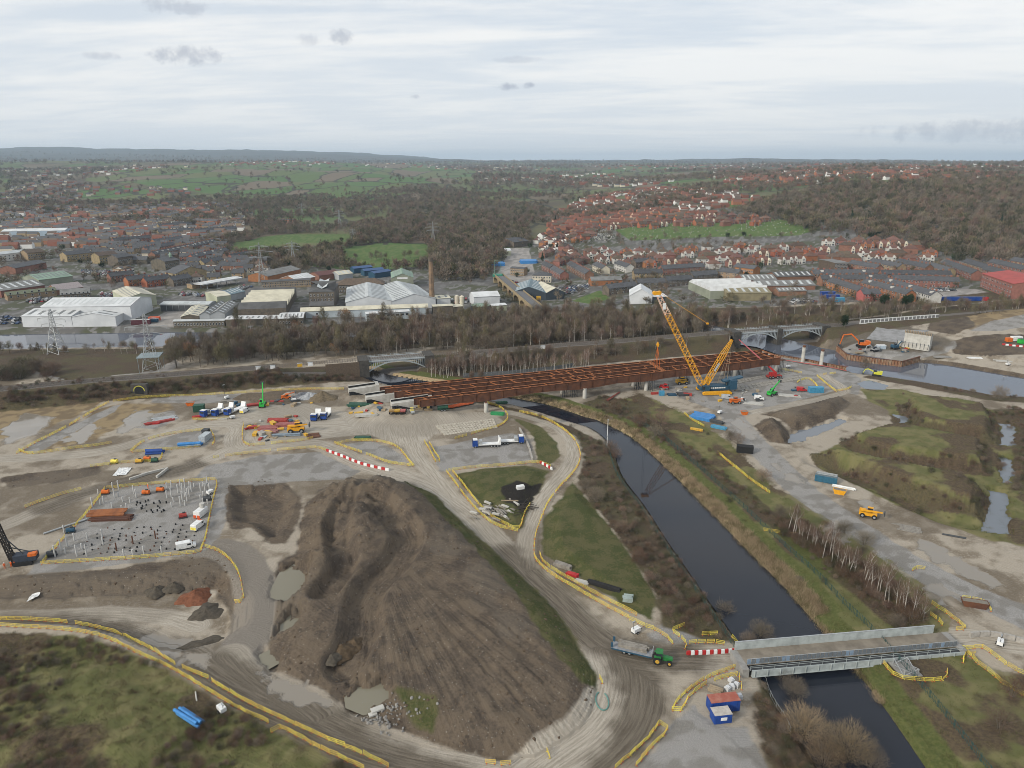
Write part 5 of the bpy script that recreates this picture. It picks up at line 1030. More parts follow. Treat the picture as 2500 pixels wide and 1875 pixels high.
# chimney, silos, round tank
g=G(1055,748);t=thing('mill_chimney','tall tapering octagonal brick mill chimney','chimney',g);hC=37.0;m=MB();m.tube((0,0,-1),(0,0,hC - 2),2.35,1.55,8);m.build('stack',M_('chimney_brick',(.26,.175,.11),.9,c2=(.15,.11,.08),scale=.25),t);m=MB();m.tube((0,0,hC - 2.6),(0,0,hC),1.85,1.75,8);m.build('cap',DST,t);m=MB();m.box((0,0,2),(5.4,5.4,5));m.build('plinth',DST,t)
for px,py,lb_ in ((1116,753,'left cream silo beside the round tank'),(1128,754,'right cream silo beside the round tank')):
    g=G(px,py);t=thing('silo',lb_,'silo',g,0,'cream silos');m=MB();m.cyl((0,0,0),1.7,9.5,16);m.build('shell',REN,t);m=MB();m.tube((0,0,9.5),(0,0,10.3),1.75,.3,16);m.build('cone_top',REN,t)
g=G(1172,764);t=thing('storage_tank','round dark blue tank with a green cover','tank',g + Vector((0,7,0)));m=MB();m.cyl((0,0,0),7.4,4.6,32);m.build('shell',M_('tank_navy',(.02,.035,.07),.5),t);m=MB();m.tube((0,0,4.6),(0,0,5.1),7.1,.5,32);m.build('cover',RGN,t)
# ---- further left
SH=[((98,700),(180,690),30,6,9.5,WGN,RGN,'long pale green roofed depot in the left part of the town',8,SKYD),((5,727),(112,712),34,5.5,9,BR,RGY,'dark roofed shed with rows of pale rooflights at the far left',6,SKYL),((20,735),(140,722),10,4.5,6.5,STN,M_('moss_roof',(.15,.165,.11),.9),'mossy roofed long shed at the far left',0,None),((140,720),(205,712),18,4,7.5,BR,M_('pink_grey_roof',(.32,.28,.28),.8),'pinkish barrel roofed hall left of the terraces',0,None),((150,735),(222,730),16,5,8,DST,RGY,'plain grey roofed shed behind the largest white warehouse',0,None),((40,670),(115,655),16,6,8.5,BR,SLATE,'long dark brick hall above the left car parks',0,None),((0,640),(68,632),14,8,10,RENW,RGW,'white fronted retail block at the far left edge',0,None),((70,636),(112,632),16,8,11,STN,BRT,'sandstone block with brown roof above the car lot',0,None),((5,577),(160,576),28,8,10.5,M_('sky_cladding',(.40,.50,.60),.6),RWH,'long pale blue superstore with white roof at the far left',0,None),((405,685),(432,690),30,8,13,STN,SLATE,'sandstone hall with slate roof and gable to the main road',0,None),((405,660),(440,655),20,9,12,DST,SLATE,'domed hall with a small green cupola',0,None),((325,617),(395,615),14,6,12,STN,SLATE,'slate roofed church with a pale gable',0,None),((165,640),(228,634),14,8,11,STN,SLATE,'sandstone shop block beside the busy junction',0,None),((245,645),(290,640),14,9,12,STN,BRT,'yellow stone shop row at the junction',0,None),((290,650),(325,645),14,9,12,DST,SLATE,'dark stone corner block at the junction',0,None),((305,678),(330,674),12,8,10,RENW,SLATE,'white painted pub on the main road',0,None),((278,676),(304,678),12,8,10,STN,BRT,'yellow stone block next to the white pub',0,None)]
for A,B,D,e,r,w_,rf_,lb_,nl,lm in SH: shed(A,B,D,e,r,w_,rf_,lb_,nl=nl,lm=lm,cat='building',name='town_building',grp='town buildings',wrows=(3,5.6) if w_ in (STN,DST,RENW) else None,wn=7)
g=G(420,655);t=thing('green_cupola','small green cupola on the domed hall','cupola',(g.x,g.y,g.z + 11.5));m=MB();m.cyl((0,0,0),1.5,2.5,8);m.tube((0,0,2.5),(0,0,5.5),1.8,.1,8);m.build('dome',RGN,t)
t,L=shed((498,708),(592,692),12,5.2,5.9,M_('canopy_white',(.55,.57,.6),.5),RWH,'long white petrol station canopy',nl=9,lm=SKYL,cat='canopy',name='station_canopy',base=4.4)
for k in range(4):
    for y in (2,10): m=MB();m.box((L * (k + .5) / 4,y,2.2),(.5,.5,4.6));m.build('post',STEEL,t)
shed((470,706),(520,700),10,4,4.6,STN,RDK,'low sandstone shop behind the petrol station canopy',cat='shop',name='station_shop')
# ---- centre and right
t,L=shed((1249,733),(1333,733),40,6.3,11,WNV,RBL,'navy clad warehouse with blue grey roof and yellow doors','across',nl=6,lm=SKYL)
for k in (.55,.78): m=MB();m.box((L * k,-.06,1.9),(3.6,.14,3.8));m.build('yellow_door',PLYEL,t)
shed((1334,733),(1378,729),34,6,9.5,WNV,RCR,'navy clad shed with cream roof next to the navy warehouse','across')
shed((1246,672),(1279,674),9,7,8,STN,SLATE,'curved looking sandstone terrace by the blue stores yard',wrows=(2,5),wn=7,wme=WINS,cat='house',name='terrace_row',grp='terraces')
shed((1300,690),(1345,690),11,6.6,9.5,REN,SLATE,'cream painted block with slate hipped roof',hipped=True,wrows=(1.8,5),wn=7,wme=WINS,cat='house',name='terrace_row',grp='terraces')
shed((1444,699),(1518,693),11,5,7.5,BRO,RGY,'long orange brick shed beside the car yard',doors=0)
shed((1537,742),(1592,741),26,6.5,11.5,WWH,RWH,'white tent like hall behind the crane boom head','across');shed((1593,741),(1628,738),20,5,5.6,WNV,RWH,'low dark annex of the white hall')
sawtooth((1680,706),(1733,731),46,5,6.5,3.2,WGN,RWH,'white saw tooth roofed works with olive walls','y',False)
shed((1773,735),(1882,733),24,6.2,8.2,ROL,ROL,'olive clad shed with pale rooflights below the works',nl=6,lm=SKYL)
for A,B,D,e,r,lb_ in (((1815,700),(1895,697),20,5.5,8.5,'grey roofed workshop behind the white saw tooth works'),((1850,714),(1990,707),20,5,8,'widest grey roofed workshop with pale rooflights'),((1900,724),(1968,720),10,4,6,'front grey workshop with a low roof'),((1895,692),(1985,686),18,5.5,8.5,'dark roofed workshop at the back of the group')): shed(A,B,D,e,r,BR,RGY if 'grey' in lb_ else RDK,lb_,nl=7,lm=SKYL)
t,L=shed((1789,665),(1838,672),11,5.5,8,BRO,SLATE,'long orange brick school range with dark roof',wrows=(3.0,),wn=9)
t,L=shed((2036,665),(2068,663),24,8.5,8.9,BRT,RGY,'square three storey brown office block with flat roof',wrows=(1.8,4.4,7.0),wn=9,wme=WINS,cat='offices',name='office_block')
def terrace(A,B,label,wall=BR,roof=SLATE,D=8.5,e=5.8,r=8.8,grp='terraces',nwin=True,chm=None,dorm=0):
    a,b,rz,L=frame(A,B);a.z=min(a.z,b.z);t=thing('terrace_row',label,'terrace',a,rz,grp);occ_add(a,rz,L,D);rf=gable(t,L,D,e,r,wall,roof,base=-3);n=max(2,int(L / 5.2))
    for k in range(n + 1): put('chimney',chm or CHM,rf,(min(max(L * k / n,.8),L - .8),D / 2,r + .5))
    for k in range(n):
        x=L * (k + .5) / n
        if nwin: put('window',WINS,t,(x - 1.1,-.03,4.5));put('window',WIN,t,(x + .9,-.03,1.7));put('window',WINS,t,(x + 1.1,-.03,4.5));put('door',DOORM,t,(x - 1.1,-.03,1.05))
        if dorm and k % dorm==1: m=MB();m.box((x,D * .28,e + 1.9),(2.2,2.0,1.5));m.build('dormer',RENW,rf)
    return t
for A,B,lb_,w_,kw in (
 ((1322,659),(1341,668),'upper of two red terraces left of the middle side street',BR,{}),((1342,670),(1367,684),'lower of two red terraces left of the middle side street',BR,{}),((1383,658),(1401,668),'upper of two red terraces right of the middle side street',BR,{}),((1402,669),(1428,683),'lower of two red terraces right of the middle side street',BR,{}),
 ((1446,660),(1468,670),'cream painted house row with a blank white gable',REN,{}),((1500,657),(1528,666),'white painted house row with a bare side wall',RENW,{}),((1486,722),(1556,710),'dark stone terrace at the corner of the green plot',DST,{}),((1557,708),(1627,702),'grey stone terrace behind the white hall',DST,{}),((1628,702),(1692,694),'grey stone terrace with solar panels',DST,{}),
 ((1548,683),(1618,678),'upper sandstone terrace with tall gables',STN,{}),((1618,672),(1720,660),'red terrace with slate roof below the estate',BR,{}),((1552,655),(1600,648),'row of narrow gabled dark roofed cottages',DST,{}),((1692,690),(1752,682),'stone terrace with white dormers',DST,dict(dorm=1)),((1752,678),(1800,684),'brown stone terrace beside the grey workshops',STN,{}),
 ((2005,699),(2166,694),'long red terrace front left of the stepped gable',BR,dict(dorm=6)),((2176,699),(2340,702),'long red terrace facing the parked cars',BR,{}),((1985,685),(2146,680),'long red terrace in the second rank on the left',BR,dict(dorm=7)),((2152,686),(2322,684),'long red terrace in the second rank on the right',BR,{}),
 ((2016,702),(2104,733),'orange brick gabled terrace running down to the trees',BRO,{}),((2100,705),(2208,738),'middle red terrace running down to the trees',BRO,dict(dorm=5)),((2152,703),(2268,741),'long terrace with a white end gable',RENW,dict(dorm=5)),((2106,737),(2148,735),'pink painted house pair above the railway trees',M_('pink_render',(.40,.12,.11),.8),{}),
 ((2068,657),(2136,671),'first upper red terrace beside the office block',BR,{}),((2118,652),(2190,668),'second upper sandstone terrace',STN,{}),((2182,653),(2256,670),'third upper terrace of bright red brick',BR,{}),((2233,655),(2306,678),'fourth upper terrace with yellow stone front',STN,{}),((2295,654),(2369,685),'fifth upper terrace, tall red front and red gable',BR,{}),((2346,652),(2426,680),'sixth upper terrace of yellow stone',STN,{}),((2409,653),(2492,675),'seventh upper terrace of red brick near the right edge',BR,{}),((2462,648),(2530,664),'last upper stone terrace at the right edge',STN,{}),
 ((2395,672),(2455,690),'short red terrace behind the red roofed mill',BR,{})): terrace(A,B,lb_,w_,chm=CHS if w_ in (STN,DST) else CHM,**kw)
t,L=shed((2392,700),(2466,730),36,11,14,BR,RRED,'large red brick mill with a bright red roof at the right edge',wrows=(1.8,5,8.6),wn=12,wme=WIN,cat='mill',name='mill_building')
# left bank streets of the near town
for A,B,lb_,w_,kw in (
 ((272,690),(330,684),'front dark terrace with brick gable above the white warehouses',BR,{}),((315,700),(365,694),'brick gabled terrace behind the beige shed',BRO,{}),((360,702),(420,694),'second brick gabled terrace behind the beige shed',BRO,{}),((425,700),(470,692),'dark terrace left of the petrol station',DST,{}),((430,622),(530,600),'long white windowed terrace in the upper ranks',BR,dict(dorm=2)),((380,632),(480,612),'slate terrace with white dormers above the hall',BR,dict(dorm=2)),((475,640),(560,622),'slate terrace with orange gable',BRO,dict(dorm=3)),((360,620),(430,607),'upper brick terrace left of the dormers',BR,{}),
 ((570,640),(612,632),'tall dark red block with orange gable end',BR,{}),((500,655),(548,646),'sandstone terrace in the middle of the houses',STN,{}),((388,575),(480,570),'long yellow stone terrace with rows of windows',STN,{}),((480,573),(580,566),'second long yellow stone terrace',STN,{}),((390,560),(470,554),'row of gabled stone villas behind the yellow terraces',STN,{}),((280,596),(370,590),'red terrace with pale lintels',BR,{}),((380,600),(450,592),'short brown terrace beside the field',BRO,{}),((470,548),(530,552),'red and yellow school block behind the terraces',BRO,dict(e=8,r=11)),((650,546),(718,548),'red brick flats behind the poplars',BR,dict(e=8,r=9))): terrace(A,B,lb_,w_,chm=CHS if w_ in (STN,DST) else CHM,**kw)
# ---- detached and semi-detached houses, one prototype per look, copied
def semi(wall,roof,L=12.5,D=8,e=5.1,r=8.4,bays=None,hipped=True,chm=CHM,nm='house'):
    t=thing(nm,'x','house');rf=hip(t,L,D,e,r,wall,roof,base=-2.5) if hipped else gable(t,L,D,e,r,wall,roof,base=-2.5)
    put('chimney',chm,rf,(L / 2,D / 2,r + .4))
    if bays:
        for x in (L * .2,L * .8): m=MB();m.profile([(x - 1.7,0),(x + 1.7,0),(x + 1.7,e),(x,e + 2.2),(x - 1.7,e)],'y',-.9,2.0);m.build('gabled_bay',bays,t);put('window',WIN,t,(x,-.95,4.0));put('window',WINB,t,(x,-.95,1.5))
    else:
        for x in (L * .2,L * .8): put('window',WIN,t,(x,-.03,4.0));put('window',WINB,t,(x,-.03,1.5))
    for x in (L * .42,L * .58): put('door',DOORM,t,(x,-.03,1.05))
    for o in [t] + list(t.children_recursive): COL.objects.unlink(o)
    return t
PRO={'rb': semi(BR,TILE),'rw': semi(RENW,TILE,bays=RENW),'rc': semi(BR,TILE,bays=REN),'ob': semi(BRO,TILE,bays=BRO),'dk': semi(BR,BRT,L=18),'st': semi(STN,SLATE,L=11,hipped=False,chm=CHS),'sb': semi(BR,SLATE,L=16,hipped=False),'cr': semi(REN,SLATE,L=10,hipped=False),'wt': semi(RENW,BRT,L=11),'br': semi(BRO,BRT,L=12,hipped=False),'dkst': semi(DST,SLATE,L=18,hipped=False,chm=CHS)}
HOUSES=0;FARH=[]
def inpoly(x,y,V): return sdf_poly(np.array([[x,y]]),V,1.0)[0] > 0
def fill(px,sx_,sy_,rot,keys,label,group,maxn=400,jit=.22,p=.9,far=False,avoid=True):
    global HOUSES
    V=np.array([G(*q)[:2] for q in px]);c=V.mean(0);ext=np.abs(V - c).max() * 1.5;ca,sa=math.cos(rot),math.sin(rot);out=[]
    n1,n2=int(ext / sx_) + 1,int(ext / sy_) + 1;cand=[]
    for j in range(-n2,n2 + 1):
        for i in range(-n1,n1 + 1):
            x,y=i * sx_ + rng.normal(0,sx_ * jit * .4),j * sy_ + rng.normal(0,sy_ * jit * .4);cand.append((c[0] + x * ca - y * sa,c[1] + x * sa + y * ca))
    cand=np.array(cand);ok=sdf_poly(cand,V,1.0) > 0;cand=cand[ok];cand=cand[np.argsort(cand[:,1])]
    k=0
    for x,y in cand:
        if rng.random() > p or (avoid and occupied(x,y,5)): continue
        rz=rot + (math.pi if rng.random() < .25 else 0) + rng.normal(0,.06);z=gz(x,y) - .2
        if far or k >=maxn: FARH.append((x,y,z,rz,rng.choice(keys)));continue
        copy_tree(PRO[rng.choice(keys)],(x - math.cos(rz) * 6,y - math.sin(rz) * 6,z),rz,label,group);OCC.append((x,y,math.cos(rz),math.sin(rz),7,5));k +=1;HOUSES +=1
fill([(1350,640),(1420,622),(1500,612),(1560,622),(1700,612),(1900,606),(2010,612),(2010,640),(1900,652),(1760,655),(1620,660),(1480,648)],18,25,.12,['rb','rw','rw','rc','ob','dk','rb','wt'],'red tiled semi-detached house on the estate below the cemetery','houses below the cemetery',85)
fill([(1990,600),(2060,588),(2150,590),(2240,602),(2300,635),(2240,645),(2100,648),(2010,640)],17,24,-.15,['rb','rw','rc','rw','dk','ob'],'red tiled semi-detached house on the estate left of the big wood','houses left of the big wood',55)
fill([(1330,545),(1400,528),(1520,520),(1640,520),(1760,525),(1880,540),(1900,550),(1700,556),(1480,565),(1450,590),(1380,600),(1380,575)],18,27,.3,['rb','rb','ob','rc','dk','br'],'red tiled house in the streets above the cemetery','houses above the cemetery',50)
fill([(1310,590),(1350,560),(1385,575),(1400,620),(1420,655),(1350,650)],15,22,1.1,['rb','ob','rw','dk'],'brick house along the main road left of the cemetery','houses by the main road',22)
fill([(430,655),(540,628),(640,640),(650,670),(560,690),(430,690)],15,20,.1,['st','st','cr','st','wt','sb'],'stone house with grey roof between the hall and the mill','houses between hall and mill',42)
fill([(180,620),(300,600),(480,590),(560,600),(540,622),(430,645),(300,650),(180,650)],19,23,.12,['sb','st','br','dkst','st','cr'],'slate roofed brick house in the streets above the junction','houses above the junction',45)
# beyond: too many and too small to count
for px,sx_,sy_,rot,keys,p in (([(0,520),(200,505),(560,500),(620,530),(560,590),(300,600),(0,620)],20,26,.15,['sb','st','br','st','rb','cr','wt','dkst'],.75),([(0,470),(150,440),(250,460),(160,500),(0,510)],26,34,.4,['sb','br','cr','dk'],.6),([(1300,545),(1450,480),(1600,460),(1780,470),(1900,500),(1700,520),(1400,528)],20,30,.3,['rb','dk','ob','rw','wt'],.7),([(1700,430),(1900,412),(2200,408),(2400,420),(2300,440),(2000,450),(1800,460)],26,40,.2,['rb','dk','ob','br','wt'],.6),([(1300,432),(1500,425),(1650,440),(1600,455),(1350,455)],34,60,.2,['rb','wt','cr','dk'],.6),([(0,412),(400,402),(500,408),(300,425),(0,432)],45,70,.1,['sb','cr','dk','wt'],.5),([(800,402),(1200,400),(1350,412),(1200,425),(950,410)],55,110,.1,['wt','rb','cr','dk'],.5),([(1400,405),(1900,400),(2500,402),(2500,412),(1900,408),(1500,415)],45,90,.1,['rb','wt','dk','ob'],.5),([(520,398),(800,395),(820,402),(560,404)],40,80,.1,['rb','wt','dk'],.5),([(220,452),(480,462),(520,480),(300,480)],30,45,.1,['sb','cr','dk'],.35),([(2330,420),(2500,410),(2500,440),(2380,445)],30,50,.1,['rb','dk','wt'],.4),([(1150,440),(1320,435),(1340,450),(1180,450)],30,60,.1,['wt','cr','rb'],.4)): fill(px,sx_,sy_,rot,keys,'','',0,p=p,far=True,avoid=True)
HC={'rb': ((.22,.08,.05),(.165,.066,.043)),'rw': ((.62,.62,.6),(.165,.066,.043)),'rc': ((.45,.3,.22),(.16,.065,.043)),'ob': ((.31,.13,.07),(.17,.07,.045)),'dk': ((.2,.08,.05),(.11,.08,.06)),'st': ((.3,.225,.135),(.085,.085,.09)),'sb': ((.2,.08,.055),(.085,.085,.09)),'cr': ((.55,.5,.4),(.085,.085,.09)),'wt': ((.64,.64,.62),(.12,.085,.065)),'br': ((.31,.13,.07),(.11,.08,.06)),'dkst': ((.15,.125,.1),(.08,.08,.085))}
hm_,T,b_,o_=newmat('far_house_colours');ca_=T.n('ShaderNodeAttribute');ca_.attribute_name='house_colour';T.l(ca_.outputs['Color'],b_.inputs['Base Color']);b_.inputs['Roughness'].default_value=.85
V,F,C=[],[],[]
for x,y,z,rz,k in FARH:
    L,D,e,r=(12 if k in ('st','wt','cr') else 15) * rng.uniform(.8,1.2),8,5.2,8.2;ca,sa=math.cos(rz),math.sin(rz);o_=len(V);s_=rng.uniform(.8,1.2)
    for lx,ly,lz in ((-L / 2,-D / 2,-3),(L / 2,-D / 2,-3),(L / 2,D / 2,-3),(-L / 2,D / 2,-3),(-L / 2,-D / 2,e),(L / 2,-D / 2,e),(L / 2,D / 2,e),(-L / 2,D / 2,e),(-L / 2,0,r),(L / 2,0,r)): V.append((x + lx * ca - ly * sa,y + lx * sa + ly * ca,z + lz))
    F +=[(o_,o_ + 1,o_ + 5,o_ + 4),(o_ + 2,o_ + 3,o_ + 7,o_ + 6),(o_ + 1,o_ + 2,o_ + 6,o_ + 5),(o_ + 3,o_,o_ + 4,o_ + 7),(o_ + 5,o_ + 6,o_ + 9),(o_ + 7,o_ + 4,o_ + 8),(o_ + 4,o_ + 5,o_ + 9,o_ + 8),(o_ + 6,o_ + 7,o_ + 8,o_ + 9)];w_,rf_=HC[k];C +=[w_] * 6 + [tuple(q * s_ for q in rf_)] * 2
me=bpy.data.meshes.new('distant_houses');me.from_pydata(V,[],F);at=me.attributes.new('house_colour','FLOAT_COLOR','FACE');at.data.foreach_set('color',np.array([(*c,1) for c in C],np.float32).ravel());me.materials.append(hm_);o=put('distant_houses',me);o['kind']='stuff';o['label']='distant mass of small houses spread over the far hillsides';o['category']='houses'
print('HOUSES',HOUSES,'FAR',len(FARH))
# ================================================================ VEGETATION
def twig_mat(n,c,rand=.32): return mat(n,c,.95,c2=tuple(q * .72 for q in c),scale=.8,rand=rand,spec=.1)
BARK=twig_mat('bark_grey_brown',(.16,.14,.115),.1);BARKW=twig_mat('birch_bark_pale',(.43,.40,.36),.1)
TWG=[twig_mat('twigs_grey_brown',(.175,.145,.112)),twig_mat('twigs_olive_brown',(.17,.145,.09)),twig_mat('twigs_red_brown',(.185,.128,.098)),twig_mat('twigs_russet',(.28,.165,.08)),twig_mat('evergreen_leaves',(.028,.048,.022)),twig_mat('ivy_green_brown',(.075,.075,.04)),twig_mat('tan_reeds',(.40,.31,.20),.12),twig_mat('grass_tufts',(.088,.098,.034),.18),twig_mat('straw_tufts',(.17,.145,.075),.18),twig_mat('bramble_brown',(.135,.088,.06),.2)]
def tri_cloud(P,Dv,ln,wd_):
    """thin triangles at points P along directions Dv"""
    n=len(P);Dv=Dv / np.linalg.norm(Dv,axis=1)[:,None];r=rng.normal(size=(n,3));s_=np.cross(Dv,r);s_ /=np.linalg.norm(s_,axis=1)[:,None]
    a=P - s_ * wd_[:,None] / 2;b=P + s_ * wd_[:,None] / 2;c=P + Dv * ln[:,None]
    return np.stack([a,b,c],1).reshape(-1,3),np.arange(3 * n).reshape(n,3)
def tree_proto(nm,h,sp,n,tw,bark,trunk_r=.18,crown0=.25,ln=1.3,wd_=.07,stems=1,shape='round',limbs=9,fine=True):
    """returns an unlinked thing: trunk (with limbs) and crown of twigs"""
    root=bpy.data.objects.new(nm,None);m=MB();cz,ch=h * (1 + crown0) / 2,h * (1 - crown0) / 2;ends=[]
    for s_ in range(stems):
        a=2 * math.pi * s_ / max(stems,1) + rng.random();lean=Vector((math.cos(a),math.sin(a),0)) * (sp * .35 if stems > 1 else rng.normal(0,.25));b0=lean * (.15 if stems > 1 else 0);top=lean + Vector((0,0,h * (.93 if shape !='round' else .8)));mid=b0.lerp(top,.5) + Vector((rng.normal(0,.15),rng.normal(0,.15),0))
        m.tube(b0 + Vector((0,0,-.4)),mid,trunk_r,trunk_r * .62,5,0,False);m.tube(mid,top,trunk_r * .62,trunk_r * .12,4,0,False)
        for k in range(limbs):
            f=rng.uniform(crown0 * .8,.85);st=(b0.lerp(mid,f * 2) if f < .5 else mid.lerp(top,f * 2 - 1));an=rng.uniform(0,2 * math.pi);rr_=sp * rng.uniform(.55,.95) * (1 - max(0,f - .45));en=st + Vector((math.cos(an) * rr_,math.sin(an) * rr_,rng.uniform(.12,.32) * h));kn=st.lerp(en,.5) + Vector((0,0,-.04 * h));m.tube(st,kn,trunk_r * .34,trunk_r * .2,3,0,False);m.tube(kn,en,trunk_r * .2,.012,3,0,False);ends +=[kn,en,kn.lerp(en,.5)]
    tr=bpy.data.objects.new('trunk',m.mesh(nm + '_trunk',[bark]));tr.parent=root
    # crown: twigs concentrated in clumps near limb ends inside an uneven ellipsoid
    q=rng.normal(size=(n * 3,3));q /=np.linalg.norm(q,axis=1)[:,None];rad=rng.random(n * 3) ** .45;lob=1 + .22 * np.sin(q[:,0] * 5 + rng.random() * 6) * np.cos(q[:,1] * 4 + q[:,2] * 5 + rng.random() * 6);P=q * (rad * lob)[:,None]
    if shape=='tall': P[:,:2] *=(1 - .45 * np.clip(P[:,2:3],0,1))
    if shape=='cone': P[:,:2] *=(.55 - .5 * P[:,2:3])
    P=P * np.array([sp,sp,ch]) + np.array([0,0,cz]);E=np.array([tuple(e) for e in ends]) if ends else np.zeros((1,3));dmin=np.full(len(P),1e9)
    for e in E: dmin=np.minimum(dmin,((P - e) ** 2).sum(1))
    keep=np.argsort(dmin + rng.random(len(P)) * (sp * .55) ** 2)[:n];P=P[keep];Dv=P - np.array([0,0,h * .35]);Dv /=np.linalg.norm(Dv,axis=1)[:,None];Dv=Dv * .7 + rng.normal(0,.45,Dv.shape) + np.array([0,0,.45]);V_,F_=tri_cloud(P,Dv,ln * rng.uniform(.5,1.3,n),wd_ * rng.uniform(.6,1.3,n))
    cr_=bpy.data.objects.new('crown',mesh_np(nm + '_crown',V_,F_,[tw],False));cr_.parent=root
    return root
def merged(root):
    """same tree as one mesh for the uncountable wood"""
    vs,fs,mats_,mi=[],[],[],[];o_=0
    for ch in root.children:
        me=ch.data;n=len(me.vertices);c=np.zeros(n * 3,np.float32);me.vertices.foreach_get('co',c);vs.append(c.reshape(-1,3));k=len(mats_);mats_.append(me.materials[0])
        for p in me.polygons: fs.append([i + o_ for i in p.vertices]);mi.append(k)
        o_ +=n
    me=bpy.data.meshes.new(root.name + '_mass');me.from_pydata(np.vstack(vs).tolist(),[],fs);[me.materials.append(q) for q in mats_];me.polygons.foreach_set('material_index',mi);return bpy.data.objects.new(root.name + '_mass',me)
TP={}
for i,(tw,h,sp,shp) in enumerate(((0,11,4.2,'round'),(1,10,4.0,'round'),(0,13,3.6,'tall'),(2,9,3.2,'round'),(1,12,3.0,'tall'),(0,8,3.6,'round'))): TP['bare%d' % i]=tree_proto('bare_tree',h,sp,1500,TWG[tw],BARK,.2,.22,1.35,.075,1,shp)
TP['rus']=tree_proto('russet_tree',9,3.6,1500,TWG[3],BARK,.18,.2,1.0,.1)
TP['ever']=tree_proto('evergreen_tree',9,3.4,2200,TWG[4],BARK,.2,.08,.9,.3,1,'round');TP['con']=tree_proto('conifer_tree',12,3.2,1800,TWG[4],BARK,.2,.05,.9,.3,1,'cone')
for i in range(3): TP['birch%d' % i]=tree_proto('birch_tree',9.5 + i,2.0,620,TWG[2],BARKW,.16,.38,1.0,.04,1,'tall',8)
for i,tw in enumerate((0,2,9,5)): TP['shrub%d' % i]=tree_proto('bare_shrub',3.4,2.2,1300,TWG[tw],BARK,.06,.02,.75,.035,5,'round',6)
TP['bigshrub']=tree_proto('bare_willow',6.5,4.6,5200,twig_mat('willow_tawny',(.27,.20,.125)),BARK,.12,.05,1.2,.028,8,'round',12);TP['bigshrub2']=tree_proto('bare_willow',5.5,3.6,3600,TWG[0],BARK,.1,.05,1.1,.028,7,'round',10)
def far_tree(nm,h,sp,tw,n=150): return merged(tree_proto(nm,h,sp,n,TWG[tw],BARK,.25,.05,2.2,.5,1,'round',4))
def tuft(nm,tw,n,h,sp,w):
    P=np.stack([rng.normal(0,sp,n),rng.normal(0,sp,n),np.zeros(n) - .05],1);Dv=np.stack([rng.normal(0,.45,n),rng.normal(0,.45,n),np.ones(n)],1);V_,F_=tri_cloud(P,Dv,h * rng.uniform(.5,1.2,n),np.full(n,w));return bpy.data.objects.new(nm,mesh_np(nm,V_,F_,[TWG[tw]],False))
def proto_coll(nm,obs):
    c=bpy.data.collections.new(nm);[c.objects.link(o) for o in obs];return c
C_MID=proto_coll('wood_mid',[merged(TP[k]) for k in ('bare0','bare1','bare2','bare3','bare4','bare5','birch0','birch1','birch2','birch0')]);C_FAR=proto_coll('wood_far',[far_tree('ft',10,5,0),far_tree('ft',9,5,1),far_tree('ft',11,4.5,2),far_tree('ft',9,4.6,0),far_tree('ft',10,5.2,5),far_tree('ft',10,5,0)]);C_EV=proto_coll('wood_ever',[far_tree('ev',9,3.5,4,220)])
C_SHR=proto_coll('shrubs',[merged(TP['shrub%d' % i]) for i in range(4)]);C_TUF=proto_coll('tufts',[tuft('t0',7,46,.5,.42,.05),tuft('t1',8,40,.6,.4,.05),tuft('t2',7,46,.4,.5,.05),tuft('t3',9,40,.45,.4,.06)]);C_REED=proto_coll('reeds',[tuft('r0',6,60,1.5,.5,.06),tuft('r1',8,60,1.2,.5,.06)]);C_LIT=proto_coll('low_tufts',[tuft('l0',7,30,.3,.4,.05),tuft('l1',7,30,.25,.5,.05),tuft('l2',8,26,.3,.4,.05)])
def scatter_nodes(coll):
    ng=bpy.data.node_groups.new('scatter','GeometryNodeTree');ng.interface.new_socket('Geometry',in_out='INPUT',socket_type='NodeSocketGeometry');ng.interface.new_socket('Geometry',in_out='OUTPUT',socket_type='NodeSocketGeometry')
    N=ng.nodes;gi,go_=N.new('NodeGroupInput'),N.new('NodeGroupOutput');iop=N.new('GeometryNodeInstanceOnPoints');ci=N.new('GeometryNodeCollectionInfo');ci.inputs['Collection'].default_value=coll;ci.inputs['Separate Children'].default_value=True;ci.inputs['Reset Children'].default_value=True
    def na(n,t): x=N.new('GeometryNodeInputNamedAttribute');x.data_type=t;x.inputs['Name'].default_value=n;return x.outputs['Attribute']
    cb=N.new('ShaderNodeCombineXYZ');L=ng.links.new;L(na('rz','FLOAT'),cb.inputs[2]);er=N.new('FunctionNodeEulerToRotation');L(cb.outputs[0],er.inputs[0]);L(er.outputs[0],iop.inputs['Rotation']);L(na('sc','FLOAT'),iop.inputs['Scale']);L(na('pi','INT'),iop.inputs['Instance Index']);iop.inputs['Pick Instance'].default_value=True
    L(gi.outputs[0],iop.inputs['Points']);L(ci.outputs[0],iop.inputs['Instance']);L(iop.outputs[0],go_.inputs[0]);return ng
def scatter(name,label,cat,pts,coll,s0,s1,nproto):
    if not len(pts): return
    Z=np.array([gz(x,y) for x,y in pts]);me=bpy.data.meshes.new(name);me.vertices.add(len(pts));me.vertices.foreach_set('co',np.column_stack([pts,Z - .1]).astype(np.float32).ravel())
    for n_,t_,v in (('rz','FLOAT',rng.uniform(0,6.28,len(pts))),('sc','FLOAT',rng.uniform(s0,s1,len(pts))),('pi','INT',rng.integers(0,nproto,len(pts)))): at=me.attributes.new(n_,t_,'POINT');at.data.foreach_set('value',v.astype(np.float32 if t_=='FLOAT' else np.int32))
    o=put(name,me);md=o.modifiers.new('scatter','NODES');md.node_group=scatter_nodes(coll);o['kind']='stuff';o['label']=label;o['category']=cat;return o
